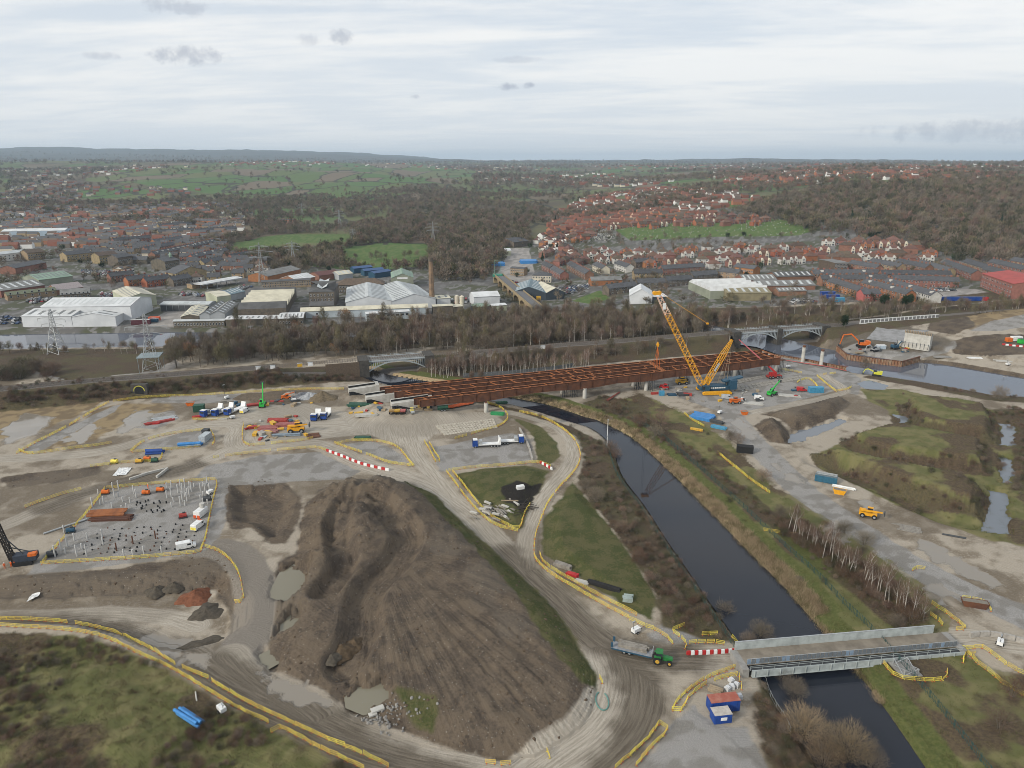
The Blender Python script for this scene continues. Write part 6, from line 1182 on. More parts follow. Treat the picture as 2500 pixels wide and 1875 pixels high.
def rnd_in(V,dens,clump=0.0,cs=60.,seed=0):
    lo,hi=V.min(0),V.max(0);n=int((hi - lo).prod() * dens);P=lo + rng.random((n,2)) * (hi - lo);P=P[sdf_poly(P,V,1.0) > 0]
    if clump: P=P[fbm(P[:,0] / cs,P[:,1] / cs,200 + seed,3) + .5 > rng.uniform(clump - .15,clump + .15,len(P))]
    return P
def gidx(P): j=np.clip(np.searchsorted(ys,P[:,1]) - 1,0,len(ys) - 1);i=np.clip(np.round((P[:,0] / half_w(ys[j]) + 1) / 2 * (NC - 1)).astype(int),0,NC - 1);return j * NC + i
def free(P,m=3.0): return np.array([p for p in P if not occupied(p[0],p[1],m)]).reshape(-1,2)
def GPX(*px): return np.array([G(*q)[:2] for q in px])
def wet(P): i=gidx(P);return (sdf_poly(P,CANAL,5) > -1) | (sdf_poly(P,RIV,5) > -1) | (sdf_poly(P,RIV2,5) > -1)
def dry(P): return P[~wet(P)]
def off_rail(P,d): return P[line_field(P,RAIL,60)[0] > d]
# ---- woods
BELT=GPX((400,868),(560,850),(560,812),(760,800),(1000,792),(1250,782),(1400,775),(1560,775),(1760,780),(1810,800),(1700,815),(1500,828),(1300,846),(1050,862),(880,872),(700,882),(560,894),(430,900))
P_=off_rail(dry(rnd_in(BELT,.045)),8);np.random.default_rng(1)
o1=np.argsort(P_[:,1] + rng.normal(0,8,len(P_)))
belt_front=P_[o1[:95]];scatter('woodland','dense bare winter woodland between the railway and the mills','woodland',P_[o1[95:]],C_MID,.85,1.4,10)
BELT2=GPX((1650,775),(1800,765),(1990,748),(2120,752),(2300,752),(2500,738),(2520,765),(2300,775),(2100,790),(2040,795),(1850,800),(1760,790))
P2=free(off_rail(dry(rnd_in(BELT2,.035)),8),2);scatter('woodland','bare trees and scrub below the red terraces on the right','woodland',P2,C_MID,.5,.95,10)
UND=GPX((1020,925),(1130,915),(1250,905),(1420,885),(1560,862),(1700,845),(1790,840),(1790,858),(1650,868),(1560,878),(1420,900),(1300,918),(1130,935));UND2=GPX((1020,900),(1200,880),(1400,866),(1600,848),(1780,832),(1790,842),(1600,862),(1400,885),(1200,905),(1050,922))
P3=off_rail(dry(rnd_in(UND2,.11)),7);scatter('woodland','bare trees along the foot of the railway bank behind the rusty bridge','woodland',P3,C_MID,.5,.9,10)
EMB=off_rail(dry(rnd_in(GPX((0,985),(300,965),(600,945),(860,930),(860,895),(600,918),(300,940),(0,965)),.34)),6.5);scatter('embankment_scrub','dark brambles covering the railway embankment on the left','scrub',EMB,C_SHR,.4,.8,4)
LB=off_rail(dry(rnd_in(GPX((0,935),(60,925),(130,930),(140,905),(60,898),(0,905)),.05)),7);scatter('woodland','bare bushes left of the muddy yard behind the railway','woodland',LB,C_SHR,1.2,2.4,4)
RB_=dry(rnd_in(GPX((0,858),(250,856),(560,848),(560,856),(250,868),(0,868)),.02));scatter('woodland','thin line of bare trees on the near river bank','woodland',RB_,C_MID,.45,.8,10)
BIGW=GPX((1800,520),(1860,495),(1960,470),(2080,455),(2250,450),(2400,445),(2600,440),(2600,640),(2400,648),(2280,635),(2240,600),(2150,585),(2050,575),(1960,560),(1900,540));P4=free(rnd_in(BIGW,.014));scatter('woodland','large bare wood covering the hillside at the right','woodland',P4,C_FAR,.6,1.6,6);P4e=rnd_in(BIGW,.0006);scatter('evergreens','dark evergreens dotted through the hillside wood','evergreens',P4e,C_EV,.9,1.4,1)
lawn_free=lambda P: P[CLS['lawn'][gidx(P)] < -1.0]
VAL=GPX((620,660),(620,625),(860,600),(860,560),(900,545),(1060,530),(1200,520),(1290,560),(1300,600),(1240,620),(1180,690),(1100,690),(1060,690),(1050,660),(930,660),(840,660),(760,665));P5=free(lawn_free(rnd_in(VAL,.018)));P5=P5[CLS['yard'][gidx(P5)] < -1];scatter('woodland','bare wood in the valley behind the mill chimney','woodland',P5,C_FAR,.55,1.4,6)
HEA=GPX((560,500),(700,480),(900,470),(1150,465),(1330,470),(1350,520),(1280,545),(1100,530),(900,545),(860,560),(640,570),(560,540));P6=rnd_in(HEA,.009,.5,90,3);scatter('woodland','brown heath woodland in the middle distance','woodland',P6,C_FAR,.6,1.1,6)
P6b=rnd_in(GPX((450,600),(560,575),(700,565),(860,570),(860,576),(640,580),(520,612),(560,625),(640,620),(640,660),(560,610)),.012);scatter('woodland','bare trees round the edges of the sports fields','woodland',lawn_free(P6b),C_FAR,.7,1.2,6)
# garden and street trees
TOWN1=GPX((0,520),(300,500),(600,500),(620,560),(560,600),(640,640),(640,690),(500,710),(250,700),(0,720));P7=free(rnd_in(TOWN1,.0022,.35,70,5),1.5);scatter('garden_trees','bare garden trees among the houses on the left','trees',P7,C_FAR,.5,.95,6)
TOWN2=GPX((1200,700),(1300,600),(1380,540),(1600,480),(1900,500),(2000,560),(2300,640),(2500,650),(2500,730),(2000,750),(1500,755),(1250,770));P8=free(lawn_free(rnd_in(TOWN2,.0028,.35,60,6)),1.0);P8=P8[CLS['yard'][gidx(P8)] < -1];scatter('garden_trees','bare garden trees among the houses on the right','trees',P8,C_FAR,.45,.9,6)
P8e=free(rnd_in(np.array([[-600,640],[700,640],[1100,1300],[-1000,1300]]),.00012),2);scatter('evergreens','scattered dark evergreens among the town gardens','evergreens',lawn_free(P8e),C_EV,.6,1.0,1)
def farband(y0,y1,n,s0,s1,lab,clump=.45,cs=260,sd=9):
    Y=y0 * (y1 / y0) ** rng.random(n * 3);X=rng.uniform(-1,1,n * 3) * (0.72 * Y + 60);P=np.stack([X,Y],1);P=P[(CLS['meadow'][gidx(P)] < 0) | (rng.random(len(P)) < .12)];X,Y=P[:,0],P[:,1];P=P[fbm(X / cs,Y / cs,300 + sd,3) + .5 > rng.uniform(clump - .12,clump + .12,len(P))][:n];return scatter('far_woods',lab,'woods',P,C_FAR,s0,s1,6)
farband(1250,2400,4200,.8,1.5,'patchy bare woods and hedges in the middle distance',.5,170,1);farband(2300,5000,3600,1.0,2.0,'belts of trees among the far fields',.48,330,2);farband(4800,9000,3000,1.3,2.6,'dark smudges of woodland toward the horizon',.45,900,3)
# ---- near ground cover
vegp=rnd_in(np.clip(VEG,-300,300),.9);i_=gidx(vegp);vegp=vegp[(vegp[:,1] > 70) & (np.abs(vegp[:,0]) < .75 * vegp[:,1] + 40)];scatter('rough_grass','tussocky rough grass on the bottom left hillock','grass',vegp,C_TUF,.6,1.4,4)
vb=rnd_in(np.clip(VEG,-300,300),.40,.43,14,8);vb=vb[vb[:,1] > 70];scatter('bramble_scrub','dark bramble thickets on the bottom left hillock','scrub',vb,C_SHR,.22,.55,4)
def cls_pts(name,dens,y0=80,y1=330,thr=.3,mx=None):
    A=np.array([[-(.75 * y0 + 40),y0],[.75 * y0 + 40,y0],[.75 * y1 + 40,y1],[-(.75 * y1 + 40),y1]]);lo,hi=A.min(0),A.max(0);n=int((hi - lo).prod() * dens);P=lo + rng.random((n,2)) * (hi - lo);P=P[np.abs(P[:,0]) < .75 * P[:,1] + 40];P=P[rng.random(len(P)) < np.clip((170 / P[:,1]) ** 2,.08,1)];P=P[CLS[name][gidx(P)] > thr];return dry(P)
go_p=cls_pts('olive',.55);go_p=go_p[sdf_poly(go_p,VEG,5) < 0];scatter('rough_grass','rough grass on the right bank and the mounds','grass',go_p,C_TUF,.5,1.2,3)
scatter('short_grass','short grass on the heap slope and the banks','grass',cls_pts('grass',.6),C_LIT,.7,1.4,3)
scatter('short_grass','green grass strip of the towpath','grass',cls_pts('green',.5),C_LIT,.6,1.2,2)
sp_=cls_pts('scrub',.17,90,330);scatter('bramble_scrub','brown brambles and saplings along the canal banks','scrub',sp_,C_SHR,.2,.62,4);scatter('rough_grass','dead grass among the canal bank brambles','grass',cls_pts('scrub',.4),C_TUF,.6,1.3,4)
rp=cls_pts('reed',3.4,120,330,-.4);scatter('reed_bed','tan reed bed along the right water edge','reeds',rp,C_REED,.7,1.3,2)
ob_=cls_pts('olive',.02);ob_=ob_[sdf_poly(ob_,VEG,5) < 0];scatter('bramble_scrub','scattered brown bushes on the right bank','scrub',ob_[fbm(ob_[:,0] / 18,ob_[:,1] / 18,77,3) > .12],C_SHR,.3,.7,4)
bs_=off_rail(dry(rnd_in(GPX((1900,1275),(1960,1285),(2090,1370),(2200,1450),(2270,1520),(2230,1535),(2130,1460),(2000,1370),(1910,1310)),.32)),5);scatter('bramble_scrub','reddish brown undergrowth between the birches beside the haul track','scrub',bs_,C_SHR,.45,1.0,3)
# ---- trees that can be told apart
def plant(key,px,py,label,cat='tree',group=None,s=1.0,at=None,nm=None):
    g=at if at is not None else G(px,py);r=copy_tree(TP[key],g - Vector((0,0,.15)),rng.uniform(0,6.28),None,None,s);r.rotation_euler=(rng.normal(0,.07),rng.normal(0,.07),r.rotation_euler[2]);r.name=nm or TP[key].name.split('.')[0];tag(r,label,cat,group);return r
for x,y in belt_front: plant(rng.choice(['bare0','bare1','bare2','bare3','bare4','bare5','bare1','rus'] if rng.random() < .5 else ['bare0','bare1','bare2']),0,0,'bare winter tree in the front rank of the wood behind the railway',group='front rank of the railway wood',s=rng.uniform(.85,1.3),at=Vector((x,y,gz(x,y))))
for k in range(64): px=1050 + k * 6.2 + rng.normal(0,4);py=921 - (px - 1030) * .052 + rng.normal(0,2.5);plant('birch%d' % rng.integers(3),px,py,'slender pale birch in the row behind the rusty bridge',group='birches behind the bridge',s=rng.uniform(.75,1.05))
for k in range(38): f=k / 37;px=1925 + f * 330 + rng.normal(0,5);py=1298 + f * 222 + rng.normal(0,5);plant('birch%d' % rng.integers(3),px,py,'pale birch in the leaning row between canal and haul track',group='birches beside the haul track',s=rng.uniform(.7,1.0))
for px,py,k,s,lb_ in ((1960,1800,'bigshrub',1.0,'big tawny willow bush left of the canal near the bottom edge'),(2070,1850,'bigshrub',1.05,'largest tawny willow bush at the canal water edge'),(2010,1870,'bigshrub',.85,'tawny willow bush at the very bottom edge'),(1935,1700,'bigshrub2',.8,'brown bush just below the temporary bridge'),(2120,1880,'bigshrub2',.9,'brown willow overhanging the canal at the bottom'),(1905,1660,'bigshrub2',.6,'small brown bush against the bridge side'),(1855,1560,'bigshrub2',.85,'grey bare bush beside the bridge on the water edge'),(1825,1575,'bigshrub2',.6,'low grey bush by the bridge parapet'),(1768,1498,'shrub0',1.1,'pale leafless sapling on the near canal bank'),(1430,1195,'bigshrub2',.8,'brown bush clump at the bend of the loop road'),(1455,1225,'bigshrub2',.95,'larger brown bush clump below the loop road bend'),(1490,1105,'shrub1',1.5,'rounded reddish bush leaning over the canal'),(1503,1118,'shrub1',1.2,'smaller reddish bush at the canal edge'),(1520,1300,'shrub1',1.2,'reddish thicket on the near canal bank'),(1560,1370,'shrub2',1.2,'dark bramble thicket on the near canal bank'),(1585,1420,'shrub1',.9,'thin red thicket lower on the near bank'),(1630,1500,'shrub1',.9,'thin red thicket by the gravel patch'),(1785,1075,'bigshrub2',.8,'grey bare bush beside the blue scaffold stack'),(1800,1085,'shrub0',1.4,'grey bush in front of the black cabin'),(1500,1010,'shrub2',1.8,'russet bramble mass on the far bank beside the path'),(1560,1040,'shrub2',1.6,'russet bush on the far bank below the crane pad'),(1610,1040,'shrub1',2.0,'reddish sapling clump below the crane pad'),(1600,1065,'shrub0',1.6,'grey sapling clump on the far bank'),(1860,1175,'shrub1',1.4,'pinkish bush beside the haul track'),(1905,1260,'bigshrub2',.7,'brown bush at the top of the birch row'),(2060,1300,'bigshrub2',.75,'grey brown bush by the yellow telehandler'),(2110,1330,'bigshrub2',.8,'wide grey bush on the edge of the haul track'),(2225,1525,'shrub2',1.4,'russet bush beside the bridge ramp'),(2190,1530,'bigshrub2',.6,'dark brown bush below the bridge ramp'),(2440,975,'shrub0',2.0,'round grey bush on the river edge at the right'),(2210,1000,'shrub3',.8,'dark bush on the ditch bank'),(2470,1700,'shrub2',1.3,'brown bramble mass at the right edge below the bridge'),(2440,1780,'shrub1',1.3,'reddish bramble mass in the bottom right corner')): plant(k,px,py,lb_,'bush','canal side bushes',s)
plant('bare0',2108,908,'lone bare tree standing on the river bank','tree',None,.85);plant('bare5',450,862,'rust tinged tree on the near river bank',s=.95);plant('rus',412,858,'russet leaved tree beside the big pylon',s=.9);plant('rus',842,785,'orange brown tree in front of the long cream shed',s=1.1);plant('rus',725,808,'russet tree at the corner of the white annex',s=.9)
for px,py,lb_ in ((1150,935,'russet bare tree left of the birch row'),(1105,918,'round bare tree beside the iron arch'),(1175,930,'grey bare tree between the arch and the birches'),(1480,890,'pale bare tree right of the birch row')): plant('bare3',px,py,lb_,s=.7)
for px,py,k,lb_,s in ((908,636,'bare0','left tree of the clump on the near sports field',.95),(920,636,'bare2','second tree of the clump on the near sports field',.95),(933,637,'bare0','third tree of the clump on the near sports field',1.0),(945,634,'bare1','right tree of the clump on the near sports field',.85),(988,632,'bare0','left tree of the trio on the near sports field',.95),(1002,630,'bare1','middle tree of the trio on the near sports field',1.0),(1018,630,'bare0','right tree of the trio on the near sports field',.95),(868,633,'bare5','small tree at the left edge of the near sports field',.9),(1650,572,'bare0','broad bare tree standing in the cemetery',1.0),(1705,562,'bare1','second bare tree in the cemetery',1.1),(1115,655,'bare0','largest bare tree in the valley wood',1.9),(703,656,'ever','round dark evergreen above the mill sheds',1.1),(805,665,'ever','dark evergreen left of the sports field',.8),(1355,548,'con','dark conifer at the top of the main road',1.2),(1360,610,'con','dark conifer among the houses left of the main road',.8),(1324,640,'con','dark conifer behind the stores yard',.9),(2210,752,'ever','dark ivy covered tree above the railway',1.2),(2160,758,'ever','broad dark evergreen left of the white gabled terrace',1.3),(2062,800,'ever','dark evergreen right of the viaduct',1.0),(2045,798,'bare1','bare tree at the right end of the viaduct',.9),(1822,680,'ever','dark evergreen in front of the school range',.7),(2440,560,'con','tall conifer in the hillside wood',1.4),(2080,540,'con','conifer on the edge of the hillside wood',1.2)): plant(k,px,py,lb_,s=s)
for k in range(9): plant('bare2',640 + k * 14,566 + rng.normal(0,2),'tall narrow poplar behind the far sports field',group='poplars behind the far sports field',s=1.3)
# ================================================================ PLANT, VEHICLES AND MATERIALS ON THE SITE
def wheel_mesh(r,w,hub=STEEL):
    b=MB();b.wheel((0,0,0),r,w,'y',14,0);b.wheel((0,0,0),r * .5,w + .04,'y',10,1);return b.mesh('wheel',[BLACK,hub])
WHL={k: wheel_mesh(*v) for k,v in dict(car=(.34,.22),van=(.36,.24),truck=(.52,.3),big=(.72,.5),tfront=(.62,.45),tback=(.92,.6)).items()};WHT=wheel_mesh(.92,.6,PLYEL);WHF=wheel_mesh(.62,.45,PLYEL)
def ground(px,py,ahead=0): return G(px,py)
def wheels(t,me,xs,w):
    r=max(v.co.z for v in me.vertices)
    for x in xs:
        for s_ in (-1,1): put('wheel',me,t,(x,s_ * w,r))
def van(px,py,rz,label,paint=WHITE,L=5.2,chev=False,roofbar=False):
    t=thing('van',label,'van',G(px,py),rz,'vans on the site');h=2.1;hl=L / 2
    m=MB();m.profile([(-hl,.4),(hl,.4),(hl,.95),(hl - .75,1.15),(hl - 1.5,h - .05),(-hl + .1,h),(-hl,h - .1)],'y',-.95,.95);m.build('body',paint,t)
    m=MB();m.profile([(hl - .78,1.2),(hl - 1.45,h - .18),(hl - 1.5,h - .18),(hl - .85,1.2)],'y',-.86,.86);m.build('windscreen',GLASS,t)
    for s_ in (-1,1): m=MB();m.box((hl - 1.75,s_ * .955,1.5),(.95,.03,.55));m.build('side_window',GLASS,t);m=MB();m.box((hl + .01,s_ * .7,.85),(.05,.3,.18));m.build('headlight',SKYL,t)
    wheels(t,WHL['van'],(-hl + .95,hl - .95),.86)
    if chev: m=MB();m.box((-hl - .02,0,.95),(.04,1.7,.9));m.build('chevron_panel',YEL,t)
    if roofbar: m=MB();m.box((hl - 1.7,0,h + .08),(.25,1.2,.14));m.build('beacon_bar',ORG,t)
    return t
van(455,1338,.45,'plain white panel van parked on the piling pad');van(485,1288,R(80),'white van with yellow chevrons at the back beside the mixer unit',chev=True,roofbar=True);van(598,1006,R(78),'white van with yellow chevrons near the green lift',chev=True);van(1775,974,R(-10),'silver grey van in front of the crane',M_('silver_paint',(.42,.44,.46),.4));van(1853,976,R(-15),'small white van left of the green boom lift',L=4.4);van(1957,955,R(-8),'red van with an orange rear beside the blue cabin',RED,L=4.6)
# tractor and flat trailer
t=thing('tractor','green farm tractor towing a flat trailer on the haul road','tractor',G(1615,1617),R(-14));m=MB();m.profile([(.1,1.0),(2.3,1.0),(2.35,1.55),(.1,1.85)],'y',-.45,.45);m.box((-.2,0,1.0),(2.6,.7,.5));m.build('bonnet',TGRN,t);m=MB();m.profile([(-1.3,1.2),(.2,1.2),(.05,2.75),(-1.15,2.75)],'y',-.75,.75);m.build('cab_glass',GLASS,t);m=MB();m.box((-.55,0,2.82),(1.5,1.7,.2));m.build('cab_roof',TGRN,t)
for s_ in (-1,1): put('rear_wheel',WHT,t,(-.9,s_ * .95,.92));put('front_wheel',WHF,t,(1.7,s_ * .85,.62));m=MB();m.box((-.9,s_ * .95,1.95),(1.5,.62,.12));m.build('mudguard',TGRN,t)
t=thing('flat_trailer','low grey flat trailer with blue side posts behind the tractor','trailer',G(1543,1594),R(-21));m=MB();m.box((0,0,1.0),(9.2,2.5,.22));m.build('bed',M_('trailer_bed',(.26,.27,.29),.8),t);m=MB();m.box((0,1.3,.9),(9.2,.1,.3));m.box((0,-1.3,.9),(9.2,.1,.3));m.build('side_rail',BLUE,t);m=MB();m.tube((4.5,0,.9),(6.4,0,.8),.12,.12,6);m.build('drawbar',DKST,t)
m=MB()
for x,y in ((-4.4,-1.1),(-4.4,1.1)): m.box((x,y,1.7),(.5,.12,1.4))
m.build('rear_post',BLUE,t);m=MB()
for z in (1.3,1.7,2.1): m.box((4.5,0,z),(.08,2.3,.08))
for y in (-1.1,1.1): m.box((4.5,y,1.6),(.1,.1,1.3))
m.build('headboard',STEEL,t);wheels(t,WHL['truck'],(-1.6,-.4),1.0)
def stack(name,px,py,rz,label,cat,mat_,n=(4,3),d=(4.5,.3,.28),jit=.05,grp=None,dz=0,piece='bearer'):
    """stacked beams, sleepers, plates: each piece its own part"""
    t=thing(name,label,cat,G(px,py) + Vector((0,0,dz)),rz,grp);me=MB().box((0,0,0),d).mesh(piece,[mat_]);k=0
    for j in range(n[1]):
        for i in range(n[0]): o=put(piece,me,t,(rng.normal(0,jit * d[0]),(i - (n[0] - 1) / 2) * d[1] * 1.12 + rng.normal(0,jit * .2),d[2] * (j + .5) + j * .02));o.rotation_euler=(0,0,rng.normal(0,jit));k +=1
    return t
stack('timber_load',1546,1592,R(-21),'heap of weathered timber baulks lying on the flat trailer','timber',TIMG,(4,2),(6.4,.42,.4),.03,dz=1.12,piece='baulk')
# trucks and low loaders
def lowloader(px,py,rz,label,L=11.5,cab=BLUEC,grp='blue and white heavy transporters'):
    t=thing('transport_truck',label,'truck',G(px,py),rz,grp);hl=L / 2
    m=MB();m.profile([(hl - 2.0,.6),(hl,.6),(hl,2.0),(hl - .3,3.1),(hl - 2.0,3.1)],'y',-1.25,1.25);m.build('cab',cab,t);m=MB();m.box((hl + .01,0,2.35),(.06,2.1,.9));m.build('windscreen',GLASS,t);m=MB();m.box((hl - 1.1,0,3.2),(1.7,2.4,.12));m.build('cab_roof',WHITE,t)
    m=MB();m.profile([(-hl,1.0),(hl - 2.3,1.0),(hl - 2.3,1.35),(-hl,1.35)],'y',-1.25,1.25);m.build('bed',WHITE,t);m=MB();m.profile([(-hl,1.35),(-hl + 1.1,1.35),(-hl + .3,3.2),(-hl,3.2)],'y',-1.2,1.2);m.build('raised_ramp',WHITE,t);m=MB();m.box((hl - 3.2,0,2.0),(1.2,2.4,1.4));m.build('power_pack',STEEL,t);m=MB();m.box((-.5,0,.8),(L - 3,.9,.3));m.build('chassis',DKST,t);wheels(t,WHL['truck'],(hl - 1.1,-hl + 1.2,-hl + 2.4,-hl + 3.6),1.08);return t
for px,py,lb_ in ((518,1010,'left of three blue cabbed transporters parked side by side'),(545,1008,'middle of three blue cabbed transporters parked side by side'),(575,1006,'right of three blue cabbed transporters parked side by side')): lowloader(px,py,R(-112),lb_)
lowloader(772,1022,R(-92),'left of two blue cabbed trucks parked in the open yard',8);lowloader(796,1019,R(-94),'right of two blue cabbed trucks parked in the open yard',8)
lowloader(1188,1090,R(186),'left white girder transporter on the grey gravel pad',11);lowloader(1248,1082,R(6),'right white girder transporter on the grey gravel pad',10)
def tracks(t,L,W_,h,mt=None):
    for s_ in (-1,1): m=MB();r=h / 2;m.profile([(-L / 2,r),(-L / 2 + r * .6,0),(L / 2 - r * .6,0),(L / 2,r),(L / 2 - r * .6,h),(-L / 2 + r * .6,h)],'y',s_ * W_ - .3,s_ * W_ + .3);m.build('track',mt or BLACK,t)
def excavator(px,py,rz,label,paint=ORP,s=1.0,reach=(2.6,4.2,5.6,2.4),grp='excavators'):
    t=thing('excavator',label,'excavator',G(px,py),rz,grp);tracks(t,4.4,1.15,.95);m=MB();m.box((-.5,0,1.75),(3.9,2.6,1.2));m.box((-1.9,0,2.3),(1.2,2.5,.9));m.build('body',paint,t);m=MB();m.box((.9,.75,2.5),(1.5,1.0,1.6));m.build('cab',GLASS,t)
    a,b,c,d=Vector((1.2,-.3,2.0)),Vector((1.2 + reach[0],-.3,reach[1])),Vector((reach[2] + .6,-.3,reach[1] - .4)),Vector((reach[2] + 1.6,-.3,.6));m=MB();m.tube(a,b,.38,.32,4);m.tube(b,c,.32,.26,4);m.build('boom',paint,t);m=MB();m.tube(c,d,.26,.18,4);m.build('dipper_arm',paint,t);m=MB();m.profile([(d.x - .7,.9),(d.x + .5,.9),(d.x + .3,.1),(d.x - .5,.0)],'y',-.9,.3);m.build('bucket',DKST,t);t.scale=(s,) * 3;return t
excavator(2105,848,R(172),'orange excavator with raised arm on the far river bank',ORP,1.5,(3.4,5.2,7.0,2));excavator(2140,918,R(150),'yellow long reach machine on the river bank by the small pond',M_('lime_yellow',(.55,.55,.05),.5),1.0,(3,3.2,5,2));excavator(2185,852,R(20),'dark blue crawler rig beside the abutment',BLUE,1.0);excavator(1058,990,R(165),'yellow mini digger beside the green machine',PLYEL,.7);excavator(2135,858,R(200),'white and blue excavator between the orange one and the abutment',STEEL,1.0)
def telehandler(px,py,rz,label,paint=PLYEL,up=.12,blen=4.6,grp='telehandlers and boom lifts',big=1.0):
    t=thing('telehandler',label,'telehandler',G(px,py),rz,grp);m=MB();m.box((-.2,0,1.05),(4.4,1.7,.8));m.box((-1.6,.5,1.6),(1.6,.8,.7));m.build('chassis',paint,t);m=MB();m.profile([(-.5,1.3),(1.0,1.3),(.8,2.6),(-.4,2.6)],'y',.05,.85);m.build('cab',GLASS,t);m=MB();m.box((.2,.45,2.65),(1.4,.9,.1));m.build('cab_roof',paint,t);e=Vector((-2.0 + blen * math.cos(up),-.45,1.9 + blen * math.sin(up)));m=MB();m.tube((-2.0,-.45,1.9),e,.32,.22,4);m.build('boom',paint,t);m=MB();m.box(tuple(e + Vector((.5,.3,-.3))),(.3,1.4,1.0));m.build('carriage',DKST,t);wheels(t,WHL['tfront'],(-1.5,1.4),.95);t.scale=(big,) * 3;return t
telehandler(2120,1262,R(-28),'yellow telehandler working on the right hand haul track',CRY,.05,5.2,big=1.15);telehandler(725,1055,R(8),'orange yellow telehandler in front of the red steel frames',CRY,.08,5.0,big=1.5);telehandler(642,992,R(100),'bright green lift with its boom up beside the parked transporters',GRN,1.1,7.5,big=1.25);telehandler(1885,965,R(35),'bright green lift with raised boom beside the timber slabs',GRN,.6,6.5,big=1.2);telehandler(1665,938,R(10),'yellow loader under the deck beside the crane boom',PLYEL,.05,3.5,big=1.3);telehandler(1795,985,R(5),'orange low platform machine in front of the silver van',ORP,.04,5,big=1.1);telehandler(700,975,R(20),'orange boom lift folded low beside the gravel heaps',ORP,.25,6);telehandler(1622,950,R(-20),'small red telehandler left of the crane',RED,.2,3.5)
# red telescopic crane under the far end of the deck
g=G(1889,923);t=thing('mobile_crane','red telescopic crane with its boom reaching up past the deck end','crane',g,R(10));m=MB();m.box((0,0,1.2),(7.5,2.5,.9));m.build('carrier',REDM,t);m=MB();m.box((-.8,0,2.4),(3.2,2.4,1.4));m.build('turret',RED,t);x,y,d=ray(1804,829);tt=(g.y + 6) / y;e=Vector((x * tt,g.y + 6,H + d * tt)) - g;e.rotate(Matrix.Rotation(-R(10),3,'Z'));p0=Vector((1.2,0,2.6));m=MB();m.tube(p0,p0.lerp(e,.4),.62,.55,4);m.build('boom_base',RED,t);m=MB();m.tube(p0.lerp(e,.4),e,.42,.3,4);m.build('boom_extension',M_('boom_pale_red',(.45,.12,.13),.5),t);wheels(t,WHL['big'],(-2.8,-1.2,1.4,2.8),1.1)
for s_ in (-1,1): m=MB();m.box((3.0 * s_,0,.5),(.4,6.0,.35));m.build('outrigger',DKST,t)
def dumper(px,py,rz,label,paint): 
    t=thing('site_dumper',label,'dumper',G(px,py),rz,'row of parked plant');m=MB();m.box((-.8,0,1.0),(2.2,1.7,.8));m.build('engine_bay',paint,t);m=MB();m.profile([(.2,.9),(2.0,1.2),(2.5,2.1),(.2,2.0)],'y',-1.1,1.1);m.build('skip',paint,t);m=MB();m.tube((-.9,-.7,1.4),(-.9,-.7,2.7),.06,.06,4);m.tube((-.9,.7,1.4),(-.9,.7,2.7),.06,.06,4);m.box((-.9,0,2.7),(.2,1.5,.1));m.build('roll_bar',DKST,t);wheels(t,WHL['big'],(-1.3,1.2),1.0);return t
dumper(958,1009,R(-88),'left site dumper of a muddy yellow colour',M_('muddy_yellow',(.36,.23,.09),.7));dumper(971,1009,R(-88),'middle site dumper, yellow',PLYEL);dumper(985,1009,R(-90),'right site dumper, red',M_('dusty_red',(.45,.13,.12),.6))
t=thing('road_roller','pale yellow twin drum roller next to the dumpers','roller',G(1006,1008),R(-70),'row of parked plant');m=MB();m.box((0,0,1.1),(2.4,1.4,.8));m.build('body',M_('pale_yellow',(.62,.52,.16),.6),t);m=MB();m.box((0,0,2.4),(1.4,1.3,.15));m.build('canopy',M_('pale_yellow',(.62,.52,.16)),t)
for x in (-1.3,1.3): m=MB();m.wheel((x,0,.65),.65,1.5);m.build('drum',STEEL,t)
for px,py,lb_ in ((1024,998,'left bulldozer with its blade down beside the abutment'),(1046,1000,'right bulldozer with a wide muddy blade')):
    t=thing('bulldozer',lb_,'bulldozer',G(px,py),R(-85),'row of parked plant');tracks(t,3.6,1.1,1.1);m=MB();m.box((.4,0,1.5),(2.4,1.3,1.0));m.build('engine_hood',M_('cat_yellow_dull',(.42,.29,.08),.7),t);m=MB();m.box((-.9,0,2.3),(1.3,1.4,1.5));m.build('cab',GLASS,t);m=MB();m.profile([(2.3,.1),(2.5,.1),(2.4,1.3),(2.2,1.3)],'y',-1.8,1.8);m.build('blade',M_('muddy_blade',(.22,.17,.11),.8),t)
t=thing('water_bowser','dark green towed bowser beside the orange netting','bowser',G(1082,1003),R(15),'row of parked plant');m=MB();m.tube((-2.4,0,1.7),(2.2,0,1.7),.85,.85,12);m.build('tank',DGRN,t);m=MB();m.box((0,0,.85),(5.0,1.6,.25));m.build('frame',DGRN,t);wheels(t,WHL['truck'],(-.7,.6),.95)
def container(px,py,rz,L,W_,h,wallm,roofm,label,cat='container',name='shipping_container',doors=True):
    t=thing(name,label,cat,G(px,py),rz,'site cabins and containers');m=MB();n=int(L / .5)
    m.ext((-L / 2,-W_ / 2,.08),(L / 2,W_ / 2,h));b=m.build('box',wallm,t);m=MB()
    for k in range(n): m.box((-L / 2 + (k + .5) * L / n,-W_ / 2 - .02,h / 2),(L / n * .45,.05,h * .84))
    m.build('corrugation',wallm,b);m=MB();m.ext((-L / 2 - .03,-W_ / 2 - .03,h),(L / 2 + .03,W_ / 2 + .03,h + .08));m.build('roof',roofm,t)
    if doors: m=MB();m.box((-L / 2 - .03,0,h / 2),(.06,W_ * .86,h * .84));m.build('door',wallm,t)
    return t
